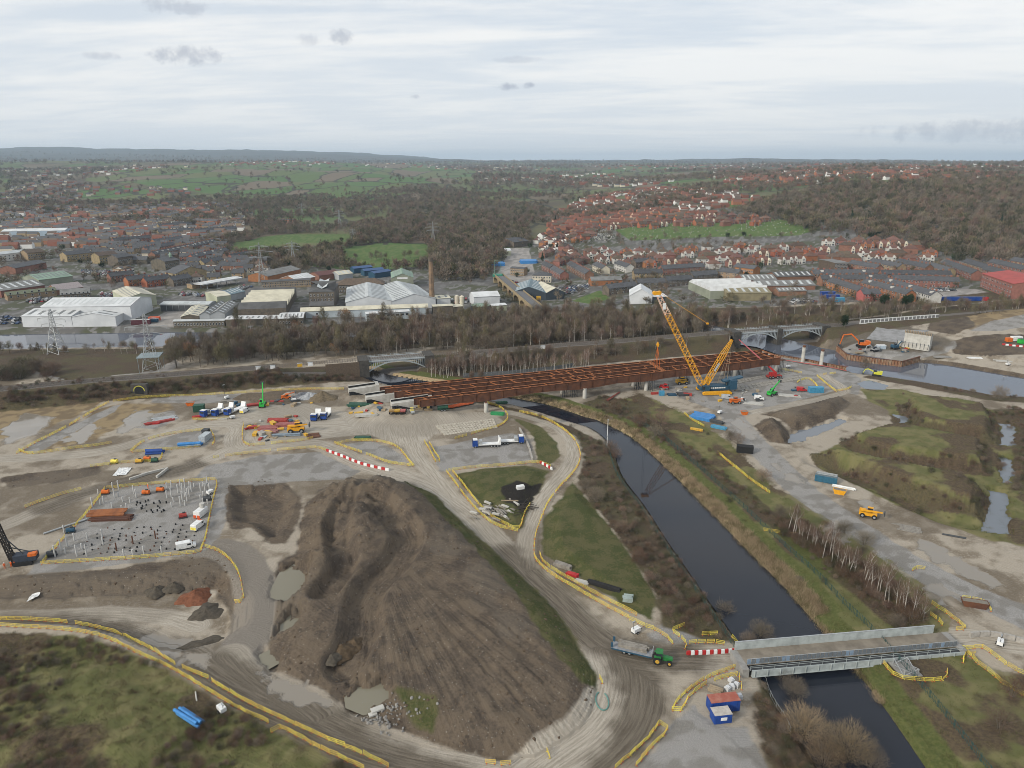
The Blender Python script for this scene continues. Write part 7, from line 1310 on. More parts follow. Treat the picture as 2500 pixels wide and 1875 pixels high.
RRF=M_('rusty_pink_roof',(.29,.085,.06),.9,c2=(.36,.16,.12),scale=.6);container(1764,1729,R(8),6.1,2.45,2.6,BLUEC,RRF,'blue shipping container with a rusty red roof');t=container(1759,1757,R(8),3.6,2.3,2.1,BLUEC,M_('dirty_white_roof',(.45,.42,.38),.9),'small blue store with a dirty white roof in front of the container');m=MB();m.box((.1,-1.2,1.2),(1.3,.06,.7));m.build('notice',WHITE,t)
container(487,1004,R(10),4.5,3,3,DGRN,DGRN,'dark green box container at the left end of the transporters');container(502,1075,R(85),5.5,2.6,2.6,M_('pale_cabin',(.38,.42,.45),.6),M_('pale_cabin_roof',(.42,.46,.48),.6),'pale blue grey cabin at the end of the oval enclosure');container(503,1058,R(85),2.4,2.4,1.8,DKST,DKST,'small dark box behind the pale cabin');container(1991,958,R(4),6.8,2.5,2.7,SBLUE,SBLUE,'sky blue cabin with white lettering on the crane pad');container(1818,1104,R(-15),6,2.6,2.6,BLACK,BLACK,'black cabin half hidden behind a grey bush');container(1615,965,R(0),2.4,2,2,SBLUE,SBLUE,'small pale blue store left of the crane');container(2150,852,R(0),5,2.4,2.4,M_('cabin_white_blue',(.42,.5,.58),.5),WHITE,'pale blue cabin beside the orange excavator');container(2480,832,R(5),6,2.5,2.6,WHITE,WHITE,'white cabin on the far compound at the right');container(2496,838,R(5),5,2.5,2.6,GRN,DGRN,'green container on the far compound at the right edge');container(2462,834,R(5),3,2.5,2.2,ORP,ORP,'orange container on the far compound')
for k in range(6): container(2296 + k * 19.5,734,R(2),6.4,2.5,2.7,BLUEC,M_('container_roof_blue',(.05,.10,.25),.6),('first','second','third','fourth','fifth','sixth')[k] + ' blue container from the left in the row below the terraces')
container(2403,734,R(2),4,2.5,2.6,RED,RED,'red container at the right end of the blue row')
for k,(px,py,m_,lb_) in enumerate(((2020,722,BLUEC,'upper blue lorry trailer in the yard left of the orange terrace'),(2030,730,BLUEC,'middle blue lorry trailer in the yard'),(2042,737,SBLUE,'pale blue lorry trailer in the yard'))): container(px,py,R(4),11,2.5,3.2,m_,m_,lb_,'trailer','lorry_trailer')
container(345,792,R(8),12,2.6,3.4,M_('maroon',(.10,.03,.04),.6),WHITE,'maroon and white lorry trailer by the white warehouse','trailer','lorry_trailer');container(378,782,R(5),7,3,2.4,ORG,ORG,'orange skip stack by the white warehouse','skip','skip');container(375,786,R(5),6,2.5,2.2,BLUE,BLUE,'blue skip in front of the orange skips','skip','skip')
def skip(px,py,rz,label,m_,L=3.6): 
    t=thing('skip',label,'skip',G(px,py),rz,'skips');m=MB();m.profile([(-L / 2,1.5),(-L / 2 + .6,0),(L / 2 - .6,0),(L / 2,1.5)],'y',-.9,.9);m.build('hopper',m_,t);m=MB();m.box((0,0,1.53),(L * .92,1.6,.04));m.build('contents',M_('rubble_fill',(.2,.18,.15),.95),t);m=MB();m.box((0,-.95,1.5),(L,.12,.14));m.box((0,.95,1.5),(L,.12,.14));m.build('rim',m_,t);return t
skip(465,990,.2,'orange skip at the left end of the transporters',ORP);skip(2049,1205,-.5,'yellow orange skip beside the white pipes on the haul track',CRY,4.0);skip(1817,1012,.1,'small orange skip on the crane pad edge',ORP,3);skip(2378,1480,-.3,'rusty skip behind yellow barriers in the mud',RUST,6);skip(1035,905,0,'x',RUST) if False else None
t=container(2016,1176,R(-28),7,2.5,2.4,M_('teal_tank',(.03,.12,.19),.6),M_('tank_top',(.12,.16,.18),.8),'teal blue open tank on the right hand haul track','tank','water_tank');m=MB();m.box((0,0,2.55),(6.6,.1,.5));m.box((0,1.1,2.7),(6.6,.1,.6));m.build('walkway_rail',STEEL,t)
def pipes(px,py,rz,label,m_,n=4,L=5.0,r=.22,grp=None,cat='pipes'):
    t=thing('pipe_stack',label,cat,G(px,py),rz,grp);me=MB().tube((-L / 2,0,0),(L / 2,0,0),r,r,10).mesh('pipe',[m_])
    for k in range(n): o=put('pipe',me,t,(rng.normal(0,.25),(k % 3) * r * 2.05 - r * 2,r + (k // 3) * r * 1.8));o.rotation_euler=(0,0,rng.normal(0,.02))
pipes(463,1754,R(-32),'bundle of bright blue pipes in the bottom left grass',PIPEB,5,7,.34);pipes(483,1702,R(-62),'single pale pipe lying in the bottom left grass',CONC,1,3,.15);pipes(2060,1192,R(-30),'white pipes beside the yellow orange skip',WHITE,5,7,.22);pipes(465,1088,R(8),'bright blue pipe bundle in the oval enclosure',PIPEB,5,8.5,.4);pipes(378,1107,R(5),'blue pumps on the walled pad',BLUEC,5,6,.5);pipes(160,1285,R(50),'long pale pipe lying left of the piling pad',STEEL,1,12,.3);pipes(1475,1435,R(-30),'black pipe and mesh pile beside the loop path',BLACK,9,9,.2);pipes(700,1064,R(6),'blue grey tube bundle at the front of the stockyard',M_('tube_grey_blue',(.2,.25,.3),.5),5,11,.3);pipes(610,1045,R(60),'red tubes in the left part of the stockyard',REDM,5,5,.2);pipes(2330,1310,R(-25),'dark poles lying at the mud edge',DKST,3,6,.15)
for px,py,rz,lb_,m_,n,d in ((1375,1385,-30,'stack of grey timber beams behind the loop path barriers',TIMG,(3,3),(5,.5,.35)),(1397,1405,-30,'stack of red plastic beams behind the loop path barriers',RED,(3,2),(3.2,.4,.35)),(1420,1421,-28,'stack of pale sheets behind the loop path barriers',CONC,(3,1),(4,.5,.3)),(1533,1465,-10,'pale wrapped bundle at the end of the loop path',M_('wrapped_bundle',(.3,.36,.34),.6),(3,3),(2.4,.7,.35)),(1747,1687,-30,'timber bundle beside the container compound',TIMB,(3,2),(2.8,.5,.3)),(1270,1193,20,'white wrapped pack on the black earth',WHITE,(3,3),(2.6,.5,.35)),(1250,1223,0,'single brown beam on the black earth',TIMB,(1,1),(5.5,.35,.3)),(640,1063,50,'stone coloured block pile in the front corner of the stockyard',STONE,(3,2),(2.2,1.0,.8)),(668,1066,75,'pale timber panels in the stockyard',TIMB,(3,1),(3.4,1.3,.25)),(645,1066,80,'pale blue panel stack in the stockyard',WLB,(2,2),(3.2,1.0,.2)),(765,1064,20,'rusty plate stack beside the road',RUST,(2,2),(5,2.4,.12)),(680,1028,2,'upper red steel frame stack in the stockyard',REDM,(6,3),(8,.5,.3)),(655,1047,2,'left red steel frame stack in the stockyard',M_('red_mesh',(.33,.12,.11),.8),(6,3),(7.5,.55,.3)),(700,1040,2,'right red steel frame stack in the stockyard',M_('red_mesh',(.33,.12,.11)),(6,4),(8.5,.5,.3)),(655,1055,2,'front red mesh stack in the stockyard',M_('red_mesh2',(.30,.14,.13),.8),(5,2),(7.5,.6,.3)),(390,1032,35,'red framed flat rack with grey panels on the left',REDM,(3,2),(11,.5,.4)),(402,1022,35,'grey panels on the flat rack on the left',STEEL,(4,1),(9,1.1,.25)),(375,1035,10,'red frame bundle in front of the flat rack',RED,(4,2),(5,.4,.35)),(615,990,25,'dark red beams beside the green lift',REDM,(4,2),(7,.6,.35)),(675,982,2,'dark red beam pack behind the green lift',REDM,(3,2),(6,.5,.35)),(488,1018,25,'red trailer frame in front of the dark green container',RED,(3,2),(6,.5,.35)),(530,1024,4,'long concrete beam in front of the transporters',CONC,(2,1),(9,.6,.5)),(1840,985,-20,'white slab stack in front of the small white van',CONC,(4,1),(9,1.0,.25)),(1925,966,-18,'long white slabs beside the green lift',CONC,(3,1),(10,1.1,.25)),(1905,962,-20,'grey slabs beside the green lift',CONCD,(2,1),(8,1.0,.25)),(1668,965,5,'dark formwork pile left of the crane',DKST,(5,3),(5,.6,.35)),(1640,965,0,'mixed blue formwork pile left of the crane',BLUE,(4,2),(4,.6,.3)),(1600,962,10,'dark red plant frame under the deck',REDM,(3,2),(4,.5,.4)),(2222,1292,-30,'timber mats lying on the mud track',TIMG,(5,1),(6,.8,.15)),(2205,1283,-25,'loose planks lying on the mud track',TIMG,(3,1),(6,.3,.15)),(1225,985,10,'dark green reinforcement bundles beside the mat pad',DGRN,(5,3),(5,.4,.25)),(1215,1012,-10,'bright green and red cage pile beside the mat pad',M_('cage_green',(.03,.26,.09),.6),(6,3),(5.5,.4,.3)),(885,1070,3,'dark green bundle beside the lens island',DGRN,(4,2),(6,.5,.35)),(880,990,0,'dark green scaffold bundles behind the white units',DGRN,(5,2),(10,.6,.5)),(895,1016,5,'white concrete mixer parts in a row',CONC,(3,2),(9,.6,.5)),(1715,1020,-35,'large blue scaffold stack beside the haul track',PIPEB,(12,3),(9,.55,.4)),(1755,1045,-35,'smaller blue scaffold stack below the large one',SBLUE,(5,2),(6,.5,.35)),(1740,1030,-40,'dark tube stack beside the blue scaffold',DKST,(5,3),(9,.4,.35)),(1700,1050,-30,'yellow and red frame pile beside the path',PLYEL,(3,2),(5,.4,.35)),(2100,862,5,'yellow timber stack behind the cofferdam',TIMB,(4,2),(5,.5,.3)),(275,1266,4,'dark lower layer of rusty steel beams on the piling pad',M_('dark_rust',(.10,.045,.03),.9),(6,2),(12,.55,.35)),(2300,872,0,'tangle of grey steel by the river compound',CONCD,(5,2),(9,.7,.2)),(2380,875,-10,'white steel frames by the river compound',WHITE,(4,2),(7,.5,.3)),(2450,882,-15,'pale cladding stack by the river compound',CONC,(3,1),(8,1.0,.3))): stack('material_stack',px,py,R(rz),lb_,'stack',m_,n,d,.04,'materials stacked on the site',piece='piece')
stack('steel_beam_stack',262,1258,R(4),'upper layer of bright rusty steel beams on the piling pad','beams',RUST2,(8,1),(11,.5,.35),.03,None,.8,'beam')
# scattered timber pile in the grass triangle
t=thing('timber_pile','untidy pile of grey timber sleepers in the grass triangle','timber',G(1215,1250),0);me=MB().box((0,0,0),(3.2,.55,.4)).mesh('sleeper',[TIMG]);me2=MB().box((0,0,0),(2.6,.7,.5)).mesh('sleeper',[CONC])
for k in range(38): o=put('sleeper',me if k % 3 else me2,t,(rng.normal(0,3.6),rng.normal(0,2.4),.25 + rng.random() * .9));o.rotation_euler=(rng.normal(0,.08),rng.normal(0,.1),R(-45) + rng.normal(0,.35))
t=thing('timber_pile','thin dark branches lying on the black earth','timber',G(1275,1240),0);me=MB().box((0,0,0),(5,.16,.14)).mesh('branch',[M_('dark_wood',(.05,.042,.036),.9)])
for k in range(26): o=put('branch',me,t,(rng.normal(0,3),rng.normal(0,2.5),.15 + rng.random() * .3));o.rotation_euler=(0,0,R(25) + rng.normal(0,.3))
# timber mat pads (each mat a piece)
def matpad(px,label,m_,nu,nv,gap=.06,th=.18):
    q=[G(*p) for p in px];t=thing('timber_mat_pad',label,'mats',q[0]);o0=q[0]
    for j in range(nv):
        for i in range(nu):
            if rng.random() < .04: continue
            def pt(u,v): p=(q[0] * (1 - u) + q[1] * u) * (1 - v) + (q[3] * (1 - u) + q[2] * u) * v;return p
            c=[pt((i + a_) / nu,(j + b_) / nv) for a_,b_ in ((gap,gap),(1 - gap,gap),(1 - gap,1 - gap),(gap,1 - gap))];z=max(gz(p.x,p.y) for p in c);dz_=rng.random() * .05;m=MB();m.prism([(p.x - o0.x,p.y - o0.y) for p in c],z - o0.z - .1,z - o0.z + th + dz_);m.build('mat',m_,t)
matpad([(1085,1064),(1215,1045),(1205,1022),(1062,1040)],'pad of pale timber crane mats beside the loop road',M_('pale_mats',(.46,.42,.35),.9,c2=(.30,.27,.22),scale=1.2),20,5)
matpad([(1745,965),(1965,925),(1955,917),(1740,952)],'front runway of pale crane mats behind the crane',M_('runway_mats',(.30,.285,.255),.9,c2=(.22,.205,.18),scale=1.0),24,2);matpad([(1760,945),(1930,912),(1922,905),(1755,936)],'rear runway of pale crane mats behind the crane',M_('runway_mats',(.30,.285,.255)),20,2)
# piles in the ground
PP=MB().cyl((0,0,0),.2,1.0,8).mesh('shaft',[M_('pile_grey',(.48,.48,.47),.7)]);PR=MB().cyl((0,0,0),.2,1.0,8).mesh('shaft',[M_('pile_rust',(.12,.06,.04),.9)]);PK=MB().cyl((0,0,0),.24,1.0,8).mesh('shaft',[BITU_SHADE])
def pile(px,py,h,me,label,grp): g=G(px,py);o=put('ground_pile',me,None,g - Vector((0,0,.2)));o.scale=(1,1,h);return tag(o,label,'pile',grp)
tall=[(280,1215),(290,1212),(300,1225),(310,1245),(318,1228),(298,1247),(226,1238),(245,1232),(253,1228),(274,1240),(240,1205),(275,1192),(290,1195),(327,1205),(333,1215),(150,1345),(160,1352),(135,1360),(188,1358),(200,1340),(212,1358),(182,1320),(165,1335),(252,1330),(303,1360),(325,1358),(352,1355),(395,1350),(157,1300),(214,1318),(250,1312)] + [(408 + i * 11 + (j % 2) * 5,1238 - j * 11 - i * .8) for j in range(5) for i in range(10) if rng.random() < .62]
for px,py in tall: pile(px,py,rng.uniform(1.6,4.0),PP,'tall pale steel pile standing on the piling pad','tall pale piles')
for j in range(7):
    for i in range(15):
        px,py=205 + i * 18.5 + j * 3 + rng.normal(0,2),1352 - j * 9.5 - i * .9 + rng.normal(0,1.5)
        if rng.random() < .8 and px < 488: pile(px,py,rng.uniform(.35,.8),PK if rng.random() < .7 else PR,'short dark pile stub on the near half of the piling pad','pile stubs, near half')
for k in range(24): pile(320 + rng.random() * 90,1222 + rng.random() * 30,rng.uniform(.5,1.0),PK,'short dark pile stub on the far half of the piling pad','pile stubs, far half')
for px,py,lb_ in ((285,1345,'tall rusty pile in the middle of the near edge'),(380,1315,'tall rusty pile in the right half of the pad'),(325,1328,'rusty pile left of the tallest one')): pile(px,py,2.8,PR,lb_,'rusty piles')
# piling rig at the left edge
g=G(62,1374);t=thing('piling_rig','dark piling rig with red machinery at the left edge','rig',g,R(15));tracks(t,5,1.5,1.1);m=MB();m.box((.5,0,2.0),(5.5,2.6,1.8));m.build('machine_house',M_('rig_dark_blue',(.04,.05,.07),.6),t);m=MB();m.box((2.4,-.6,2.8),(2.0,1.6,.8));m.build('red_cover',ORP,t);m=MB();m.lattice((-2.6,0,.3),(-5.0,0,14.5),1.1,1.0,14,.2);m.box((-2.8,0,1.5),(1.2,1.2,3.6));m.build('leader_mast',M_('rig_black',(.03,.026,.024),.8),t);m=MB();m.tube((0,0,2.8),(-4.0,0,9),.16,.16,5);m.tube((2.4,0,3),(-3.5,0,5.5),.16,.16,5);m.build('backstay',DKST,t)
# mixer unit and smaller plant on the pad
t=thing('grout_plant','white grout mixing unit with orange guards on the piling pad','plant',G(491,1258),R(80));m=MB();m.box((0,0,1.2),(4.5,2.2,2.0));m.build('housing',WHITE,t);m=MB();m.cyl((1.2,0,2.2),.8,1.4,12);m.build('silo',CONC,t);m=MB()
for y in (-.6,.6): m.box((-2.3,y,.6),(.1,.9,1.0))
m.build('guard',ORG,t)
for px,py,rz,lb_,m_ in ((357,1207,0,'orange round bowser near the far edge of the piling pad',ORP),(258,1206,.2,'orange lift at the far left corner of the pad',ORP),(392,1200,0,'small orange tank on the far edge of the pad',ORP),(173,1300,.3,'blue and red pump left of the pad',BLUE),(127,1358,.2,'dark generator at the near left corner of the pad',DKST),(447,1264,.5,'small dark red compactor on the pad',REDM),(506,1222,.2,'dark mini plant by the mixer unit',DKST),(340,1130,.1,'yellow pump beside the blue pumps',PLYEL),(360,1124,.1,'orange pump beside the blue pumps',ORP),(378,1128,.1,'green tank on the walled pad',DGRN),(280,1131,0,'small yellow crate by the road',YEL)):
    t=thing('site_pump',lb_,'plant',G(px,py),rz,'small plant units');m=MB();m.tube((-1.1,0,.9),(1.1,0,.9),.75,.75,10);m.build('body',m_,t);m=MB();m.box((0,0,.18),(2.6,1.5,.3));m.build('skid',DKST,t);m=MB();m.box((.4,0,1.75),(.8,.5,.3));m.build('motor',DKST,t)
def light_tower(px,py,rz,label,mast=6.0):
    t=thing('lighting_tower',label,'lighting tower',G(px,py),rz,'mobile lighting towers');m=MB();m.box((0,0,.95),(2.0,1.2,.9));m.build('generator',WHITE,t);m=MB();m.box((0,0,.45),(2.3,.8,.15));m.tube((1.1,0,.45),(2.1,0,.4),.05,.05,4);m.build('trailer_frame',DKST,t);m=MB();m.tube((-.8,0,1.2),(-.8,0,mast),.06,.05,5);m.build('mast',DKST,t);m=MB();m.box((-.8,0,mast + .1),(.9,.25,.3));m.build('lamp_head',STEEL,t);wheels(t,WHL['car'],(0,),.7)
for px,py,lb_,h_ in ((542,1738,'lighting tower trailer in the grass at the bottom left',2.2),(1552,1545,'lighting tower beside the haul road barriers',3.2),(513,1206,'tall lighting tower by the right edge of the piling pad',4),(554,974,'tall lighting tower by the embankment foot',7),(568,1022,'small lighting tower in front of the transporters',2.5),(718,980,'small lighting tower beside the gravel heaps',2),(1757,1010,'lighting tower beside the blue scaffold stack',4),(1812,978,'slim lighting tower between the silver van and the slabs',5),(2460,892,'lighting tower by the river compound',3),(1924,898,'lighting tower behind the deck end trestle',3),(2440,1575,'lighting tower right of the temporary bridge',3)): light_tower(px,py,rng.uniform(0,3),lb_,h_)
t=thing('lamp_post','tall pale mast standing on the near canal bank','mast',G(1482,1088));m=MB();m.tube((0,0,0),(0,0,11),.16,.1,8);m.build('pole',WHITE,t);m=MB();m.box((0,0,10.8),(.5,.3,.3));m.build('camera_head',STEEL,t);m=MB();m.box((0,0,4),(.4,.3,.6));m.build('control_box',STEEL,t)
for px,py,lb_ in ((970,1095,'white and green bin at the tip of the lens island'),): pass
# crates and offcuts lying about the yards
CRM=[MB().box((0,0,.45),(1.7,1.1,.9)).box((0,0,.95),(1.8,1.2,.1)).mesh('site_crate',[q]) for q in (TIMB,TIMG,BLUE,REDM,CONC,DKST,PLYEL)];CRN=('timber','grey timber','blue','dark red','pale concrete','dark steel','yellow')
for px_,n_,pl in (([(605,1035),(640,1022),(740,1015),(760,1055),(740,1070),(620,1080)],26,'of the steel stockyard'),([(1580,935),(1700,945),(1960,945),(1960,965),(1820,990),(1640,975)],30,'of the crane pad'),([(850,995),(930,985),(940,1010),(860,1020)],14,'beside the parked plant'),([(2060,858),(2200,862),(2260,862),(2200,845),(2090,845)],14,'behind the cofferdam'),([(470,985),(600,978),(840,975),(840,985),(600,1000)],16,'behind the transporters')):
    V=GPX(*px_);P=rnd_in(V,.5)[:n_ * 3];P=P[rng.permutation(len(P))[:n_]]
    for x,y in P: i=int(rng.integers(7));o=put('site_crate',CRM[i],None,(x,y,gz(x,y)),rng.uniform(0,3));s_=rng.uniform(.6,1.5);o.scale=(s_ * rng.uniform(.8,1.8),s_,s_ * rng.uniform(.4,1));tag(o,CRN[i] + ' crate ' + pl,'crate','crates ' + pl)
# heaps
def heap(px,py,r,h,label,m_,sx_=1.0,rz=0.0,name='spoil_pile',cat='heap',grp='small heaps'):
    g=G(px,py);n=26;vs,fs=[],[];nr=9
    for j in range(nr + 1):
        for i in range(n): a=2 * math.pi * i / n;f=j / nr;rr_=r * f * (1 + .16 * math.sin(a * 3 + px) + .1 * math.sin(a * 7 + py));z=h * (1 - f) ** 1.15 + rng.normal(0,.05 * h) * (0 < f < 1) - .25 * (f==1);x_,y_=rr_ * math.cos(a) * sx_,rr_ * math.sin(a);vs.append((x_,y_,z))
    for j in range(nr):
        for i in range(n): k=j * n + i;k2=j * n + (i + 1) % n;fs.append((k,k2,k2 + n,k + n))
    mb=MB();mb.add(vs,fs);o=mb.build(name,m_,None,g,rz);[setattr(p,'use_smooth',True) for p in o.data.polygons];return tag(o,label,cat,grp)
hm1=lambda n,c: M_(n,c,.95,c2=tuple(q * .6 for q in c),scale=1.2,bump=.6)
heap(787,972,7,3.6,'brown conical gravel heap beside the crushed stone',hm1('brown_gravel',(.16,.125,.08)));heap(756,968,6,2.2,'pale crushed stone heap',hm1('pale_stone',(.36,.37,.38)));heap(738,967,6,2.0,'grey gravel heap left of the crushed stone',hm1('grey_gravel',(.2,.2,.21)));heap(707,967,6,2.2,'pale sand heap beside the grey gravel',hm1('pale_sand',(.34,.30,.26)));heap(665,970,11,1.6,'low brown earth heap behind the green lift',hm1('earth_brown',(.13,.10,.07)),1.6);heap(478,1458,4.2,2.2,'reddish brown earth heap in the excavation',hm1('red_earth',(.19,.075,.04)),1.2,.9);heap(382,1443,3,1.5,'left dark stone heap in the excavation',hm1('dark_stone',(.085,.072,.055)));heap(424,1434,2.8,1.5,'right dark stone heap in the excavation',hm1('dark_stone',(.085,.072,.055)));heap(505,1495,4.2,1.3,'low dark heap below the curved barriers',hm1('dark_stone',(.085,.072,.055)));heap(490,1578,3.5,.7,'flat dark heap in the flooded mud',hm1('dark_stone',(.085,.072,.055)),1.5,.5);heap(836,1590,3.6,1.8,'tangled root heap at the foot of the spoil heap track',hm1('root_brown',(.10,.07,.042)),1.0,0);heap(865,1572,2.6,1.2,'smaller root heap beside the tangled one',hm1('root_brown',(.10,.07,.042)));heap(810,1605,2.4,.9,'low dark root heap left of the tangled one',hm1('dark_stone',(.085,.072,.055)))
# stones of the rubble spill: told apart one by one
t=thing('rubble_spill','spill of pale grey rubble stones beside the muddy pool','rubble',G(955,1740));mes=[]
for k in range(4):
    bm_=bmesh.new();bmesh.ops.create_icosphere(bm_,subdivisions=1,radius=.5)
    for v in bm_.verts: v.co *=1 + rng.normal(0,.2);v.co.z *=.7
    me=bpy.data.meshes.new('stone');bm_.to_mesh(me);bm_.free();me.materials.append(M_('rubble_grey',(.25,.24,.225),.9));mes.append(me)
for k in range(110):
    x,y=rng.normal(0,3.2),rng.normal(0,2.0) - .5;wx,wy=t.location.x + x,t.location.y + y;o=put('stone',mes[k % 4],t,(x,y,gz(wx,wy) - t.location.z + .1));s_=rng.uniform(.25,.85);o.scale=(s_,) * 3;o.rotation_euler=(rng.random() * 3,rng.random() * 3,rng.random() * 6)
t=thing('concrete_slab_piece','tilted broken slab at the edge of the muddy pool','slab',G(922,1735),.5);m=MB();m.box((0,0,.4),(2.6,1.3,.35));m.build('slab',CONC,t);m=MB();m.box((-1.2,-.6,.15),(1.6,1.0,.3));m.build('broken_corner',CONC,t)
# scattered stones over the heap and verges (past counting)
sp_=[]
for k in range(2600):
    px,py=rng.uniform(900,1450),rng.uniform(1350,1850);sp_.append(W(px,py,2))
sp_=np.array(sp_);sp_=sp_[sdf_poly(sp_,MOUND,5) > -2];C_ST=proto_coll('stones',[bpy.data.objects.new('s%d' % i,m_) for i,m_ in enumerate(mes)]);scatter('loose_stones','small pale stones strewn over the spoil heap','stones',sp_[:420],C_ST,.12,.36,4)
cl_=cls_pts('soil',.12,90,250,.5);mesd=[]
for me in mes: q=me.copy();q.materials[0]=hm1('clod_brown',(.10,.072,.048));mesd.append(q)
C_CL=proto_coll('clods',[bpy.data.objects.new('c%d' % i,m_) for i,m_ in enumerate(mesd)]);scatter('earth_clods','clods of turned earth on the heaps and slopes','clods',cl_,C_CL,.25,.9,4)
# red and white barrier blocks
def blocks(px,label,grp='red and white water barriers',L=1.6,h=.95):
    pts=np.array([G(*p)[:2] for p in px]);pts=smooth_line(pts,5) if len(px) > 2 else pts;acc=[0.0]
    for a,b in zip(pts[:-1],pts[1:]): acc.append(acc[-1] + float(np.hypot(*(b - a))))
    n=max(2,int(acc[-1] / L));ds=np.linspace(0,acc[-1],n + 1);qx,qy=np.interp(ds,acc,pts[:,0]),np.interp(ds,acc,pts[:,1]);r=thing('water_barrier_line',label,'barrier',(qx[0],qy[0],gz(qx[0],qy[0])),0,grp);b0=r.location.copy()
    ms_=[MB().profile([(-.28,0),(.28,0),(.16,h),(-.16,h)],'x',-L / 2 + .02,L / 2 - .02).mesh('block',[q]) for q in (RED,WHITE)]
    for i in range(n): x,y=(qx[i] + qx[i + 1]) / 2,(qy[i] + qy[i + 1]) / 2;o=put('block',ms_[i % 2],r,(x - b0.x,y - b0.y,gz(x,y) - b0.z));o.rotation_euler=(0,0,math.atan2(qy[i + 1] - qy[i],qx[i + 1] - qx[i]))
blocks([(797,1101),(840,1117),(890,1136),(950,1150)],'line of red and white blocks curving along the road below the stockyard');blocks([(1676,1598),(1735,1596),(1795,1592)],'striped red and white blocks before the temporary bridge',L=.9);blocks([(2446,842),(2500,848),(2540,852)],'red and white blocks beside the far compound');blocks([(1318,1130),(1340,1142),(1348,1148)],'red and white blocks at the corner of the grass strip',L=1.2)
def block_wall(px,label,m_,L=2.4,h=1.3,zoff=0.):
    pts=smooth_line(np.array([G(*p)[:2] for p in px]),5);acc=[0.0]
    for a,b in zip(pts[:-1],pts[1:]): acc.append(acc[-1] + float(np.hypot(*(b - a))))
    n=max(2,int(acc[-1] / L));ds=np.linspace(0,acc[-1],n + 1);qx,qy=np.interp(ds,acc,pts[:,0]),np.interp(ds,acc,pts[:,1]);r=thing('concrete_block_line',label,'wall',(qx[0],qy[0],gz(qx[0],qy[0])),0,'concrete block lines');b0=r.location.copy();me=MB().box((0,0,h / 2),(L - .06,.6,h)).mesh('block',[m_])
    for i in range(n): x,y=(qx[i] + qx[i + 1]) / 2,(qy[i] + qy[i + 1]) / 2;o=put('block',me,r,(x - b0.x,y - b0.y,gz(x,y) - b0.z + zoff));o.rotation_euler=(0,0,math.atan2(qy[i + 1] - qy[i],qx[i + 1] - qx[i]))
block_wall([(2366,1556),(2405,1552),(2450,1558),(2510,1574)],'curved line of pale concrete blocks beside the bridge exit',STONE);block_wall([(1268,1048),(1275,1060),(1290,1090),(1300,1125)],'line of pale boulders on the edge of the gravel pad',STONE,5,.9);block_wall([(382,1168),(395,1158),(410,1146)],'long white kerb of joined blocks by the left track',CONC,2.2,.9);block_wall([(330,1168),(360,1158),(392,1150)],'spaced white blocks along the left track',CONC,8,.8)
# bags beside the container, white tarp boat
for px,py,lb_ in ((1785,1665,'rearmost white bulk bag in the compound'),(1786,1680,'front left white bulk bag in the compound'),(1797,1676,'right white bulk bag in the compound'),(1776,1685,'pale blue wrapped bag in the compound'),(1805,1704,'round white bag beside the right barriers')):
    t=thing('bulk_bag',lb_,'bag',G(px,py),rng.random(),'white bulk bags');m=MB();m.prism([(-.55,-.5),(.5,-.55),(.58,.5),(-.5,.58)],0,.8);m.prism([(-.4,-.4),(.4,-.4),(.4,.4),(-.4,.4)],.8,1.0);m.build('sack',M_('bag_white',(.55,.56,.57),.8),t)
drape('tarpaulin',[(66,1474),(80,1455),(100,1450),(92,1462)],'crumpled white tarpaulin in the excavation','tarpaulin',WHITE,.5,8)
# hose loop
c=G(1470,1712);t=thing('suction_hose','loop of teal hose lying on the mud beside the heap','hose',c);m=MB();m.path([(1.6 * math.cos(a_) * .8,2.6 * math.sin(a_),gz(c.x + 1.28 * math.cos(a_),c.y + 2.6 * math.sin(a_)) - c.z + .12) for a_ in np.linspace(1.9,7.2,24)],.13,6);m.build('hose',M_('hose_teal',(.12,.27,.24),.6),t)
# ---- palisade fences along the canal
def palisade(pts,label,h=1.8,m_=TEAL,step=2.75,pale=.5):
    t=thing('palisade_fence',label,'fence',(pts[0][0],pts[0][1],gz(*pts[0])),0,'fences along the canal');b0=t.location.copy();acc=[0.0]
    for a,b in zip(pts[:-1],pts[1:]): acc.append(acc[-1] + float(np.hypot(*(b - a))))
    def at_(s): return np.array([np.interp(s,acc,pts[:,0]),np.interp(s,acc,pts[:,1])])
    m,r_=MB(),MB();s=0.0
    pm=MB().box((0,0,h / 2),(.09,.09,h + .1)).mesh('post',[m_])
    while s < acc[-1]:
        p=at_(s);z=gz(*p) - b0.z;put('post',pm,t,(p[0] - b0.x,p[1] - b0.y,z));q=at_(min(s + step,acc[-1]));zq=gz(*q) - b0.z
        for f in (.25,.85): r_.tube((p[0] - b0.x,p[1] - b0.y,z + h * f),(q[0] - b0.x,q[1] - b0.y,zq + h * f),.04,.04,3)
        n=int(step / pale)
        for k in range(n): w_=p + (q - p) * (k + .5) / n;zz=z + (zq - z) * (k + .5) / n;m.box((w_[0] - b0.x,w_[1] - b0.y,zz + h / 2),(.07,.03,h),math.atan2(q[1] - p[1],q[0] - p[0]))
        s +=step
    r_.build('rail',m_,t);o=m.build('pales',m_,t);o['kind']='stuff'
def offset_line(V,d):
    tg_=np.gradient(V,axis=0);tg_ /=np.linalg.norm(tg_,axis=1)[:,None];return V + np.stack([-tg_[:,1],tg_[:,0]],1) * d * -rsign
k0=[i for i,p in enumerate(CANAL_R) if 85 < p[1] < 285];base_=CANAL_R[k0];off_=offset_line(base_,-10.5) if sdf_poly(offset_line(base_,-10.5),CANAL,30).mean() < sdf_poly(base_,CANAL,30).mean() - 5 else offset_line(base_,10.5)
palisade(off_,'dark teal palisade fence along the far side of the towpath')
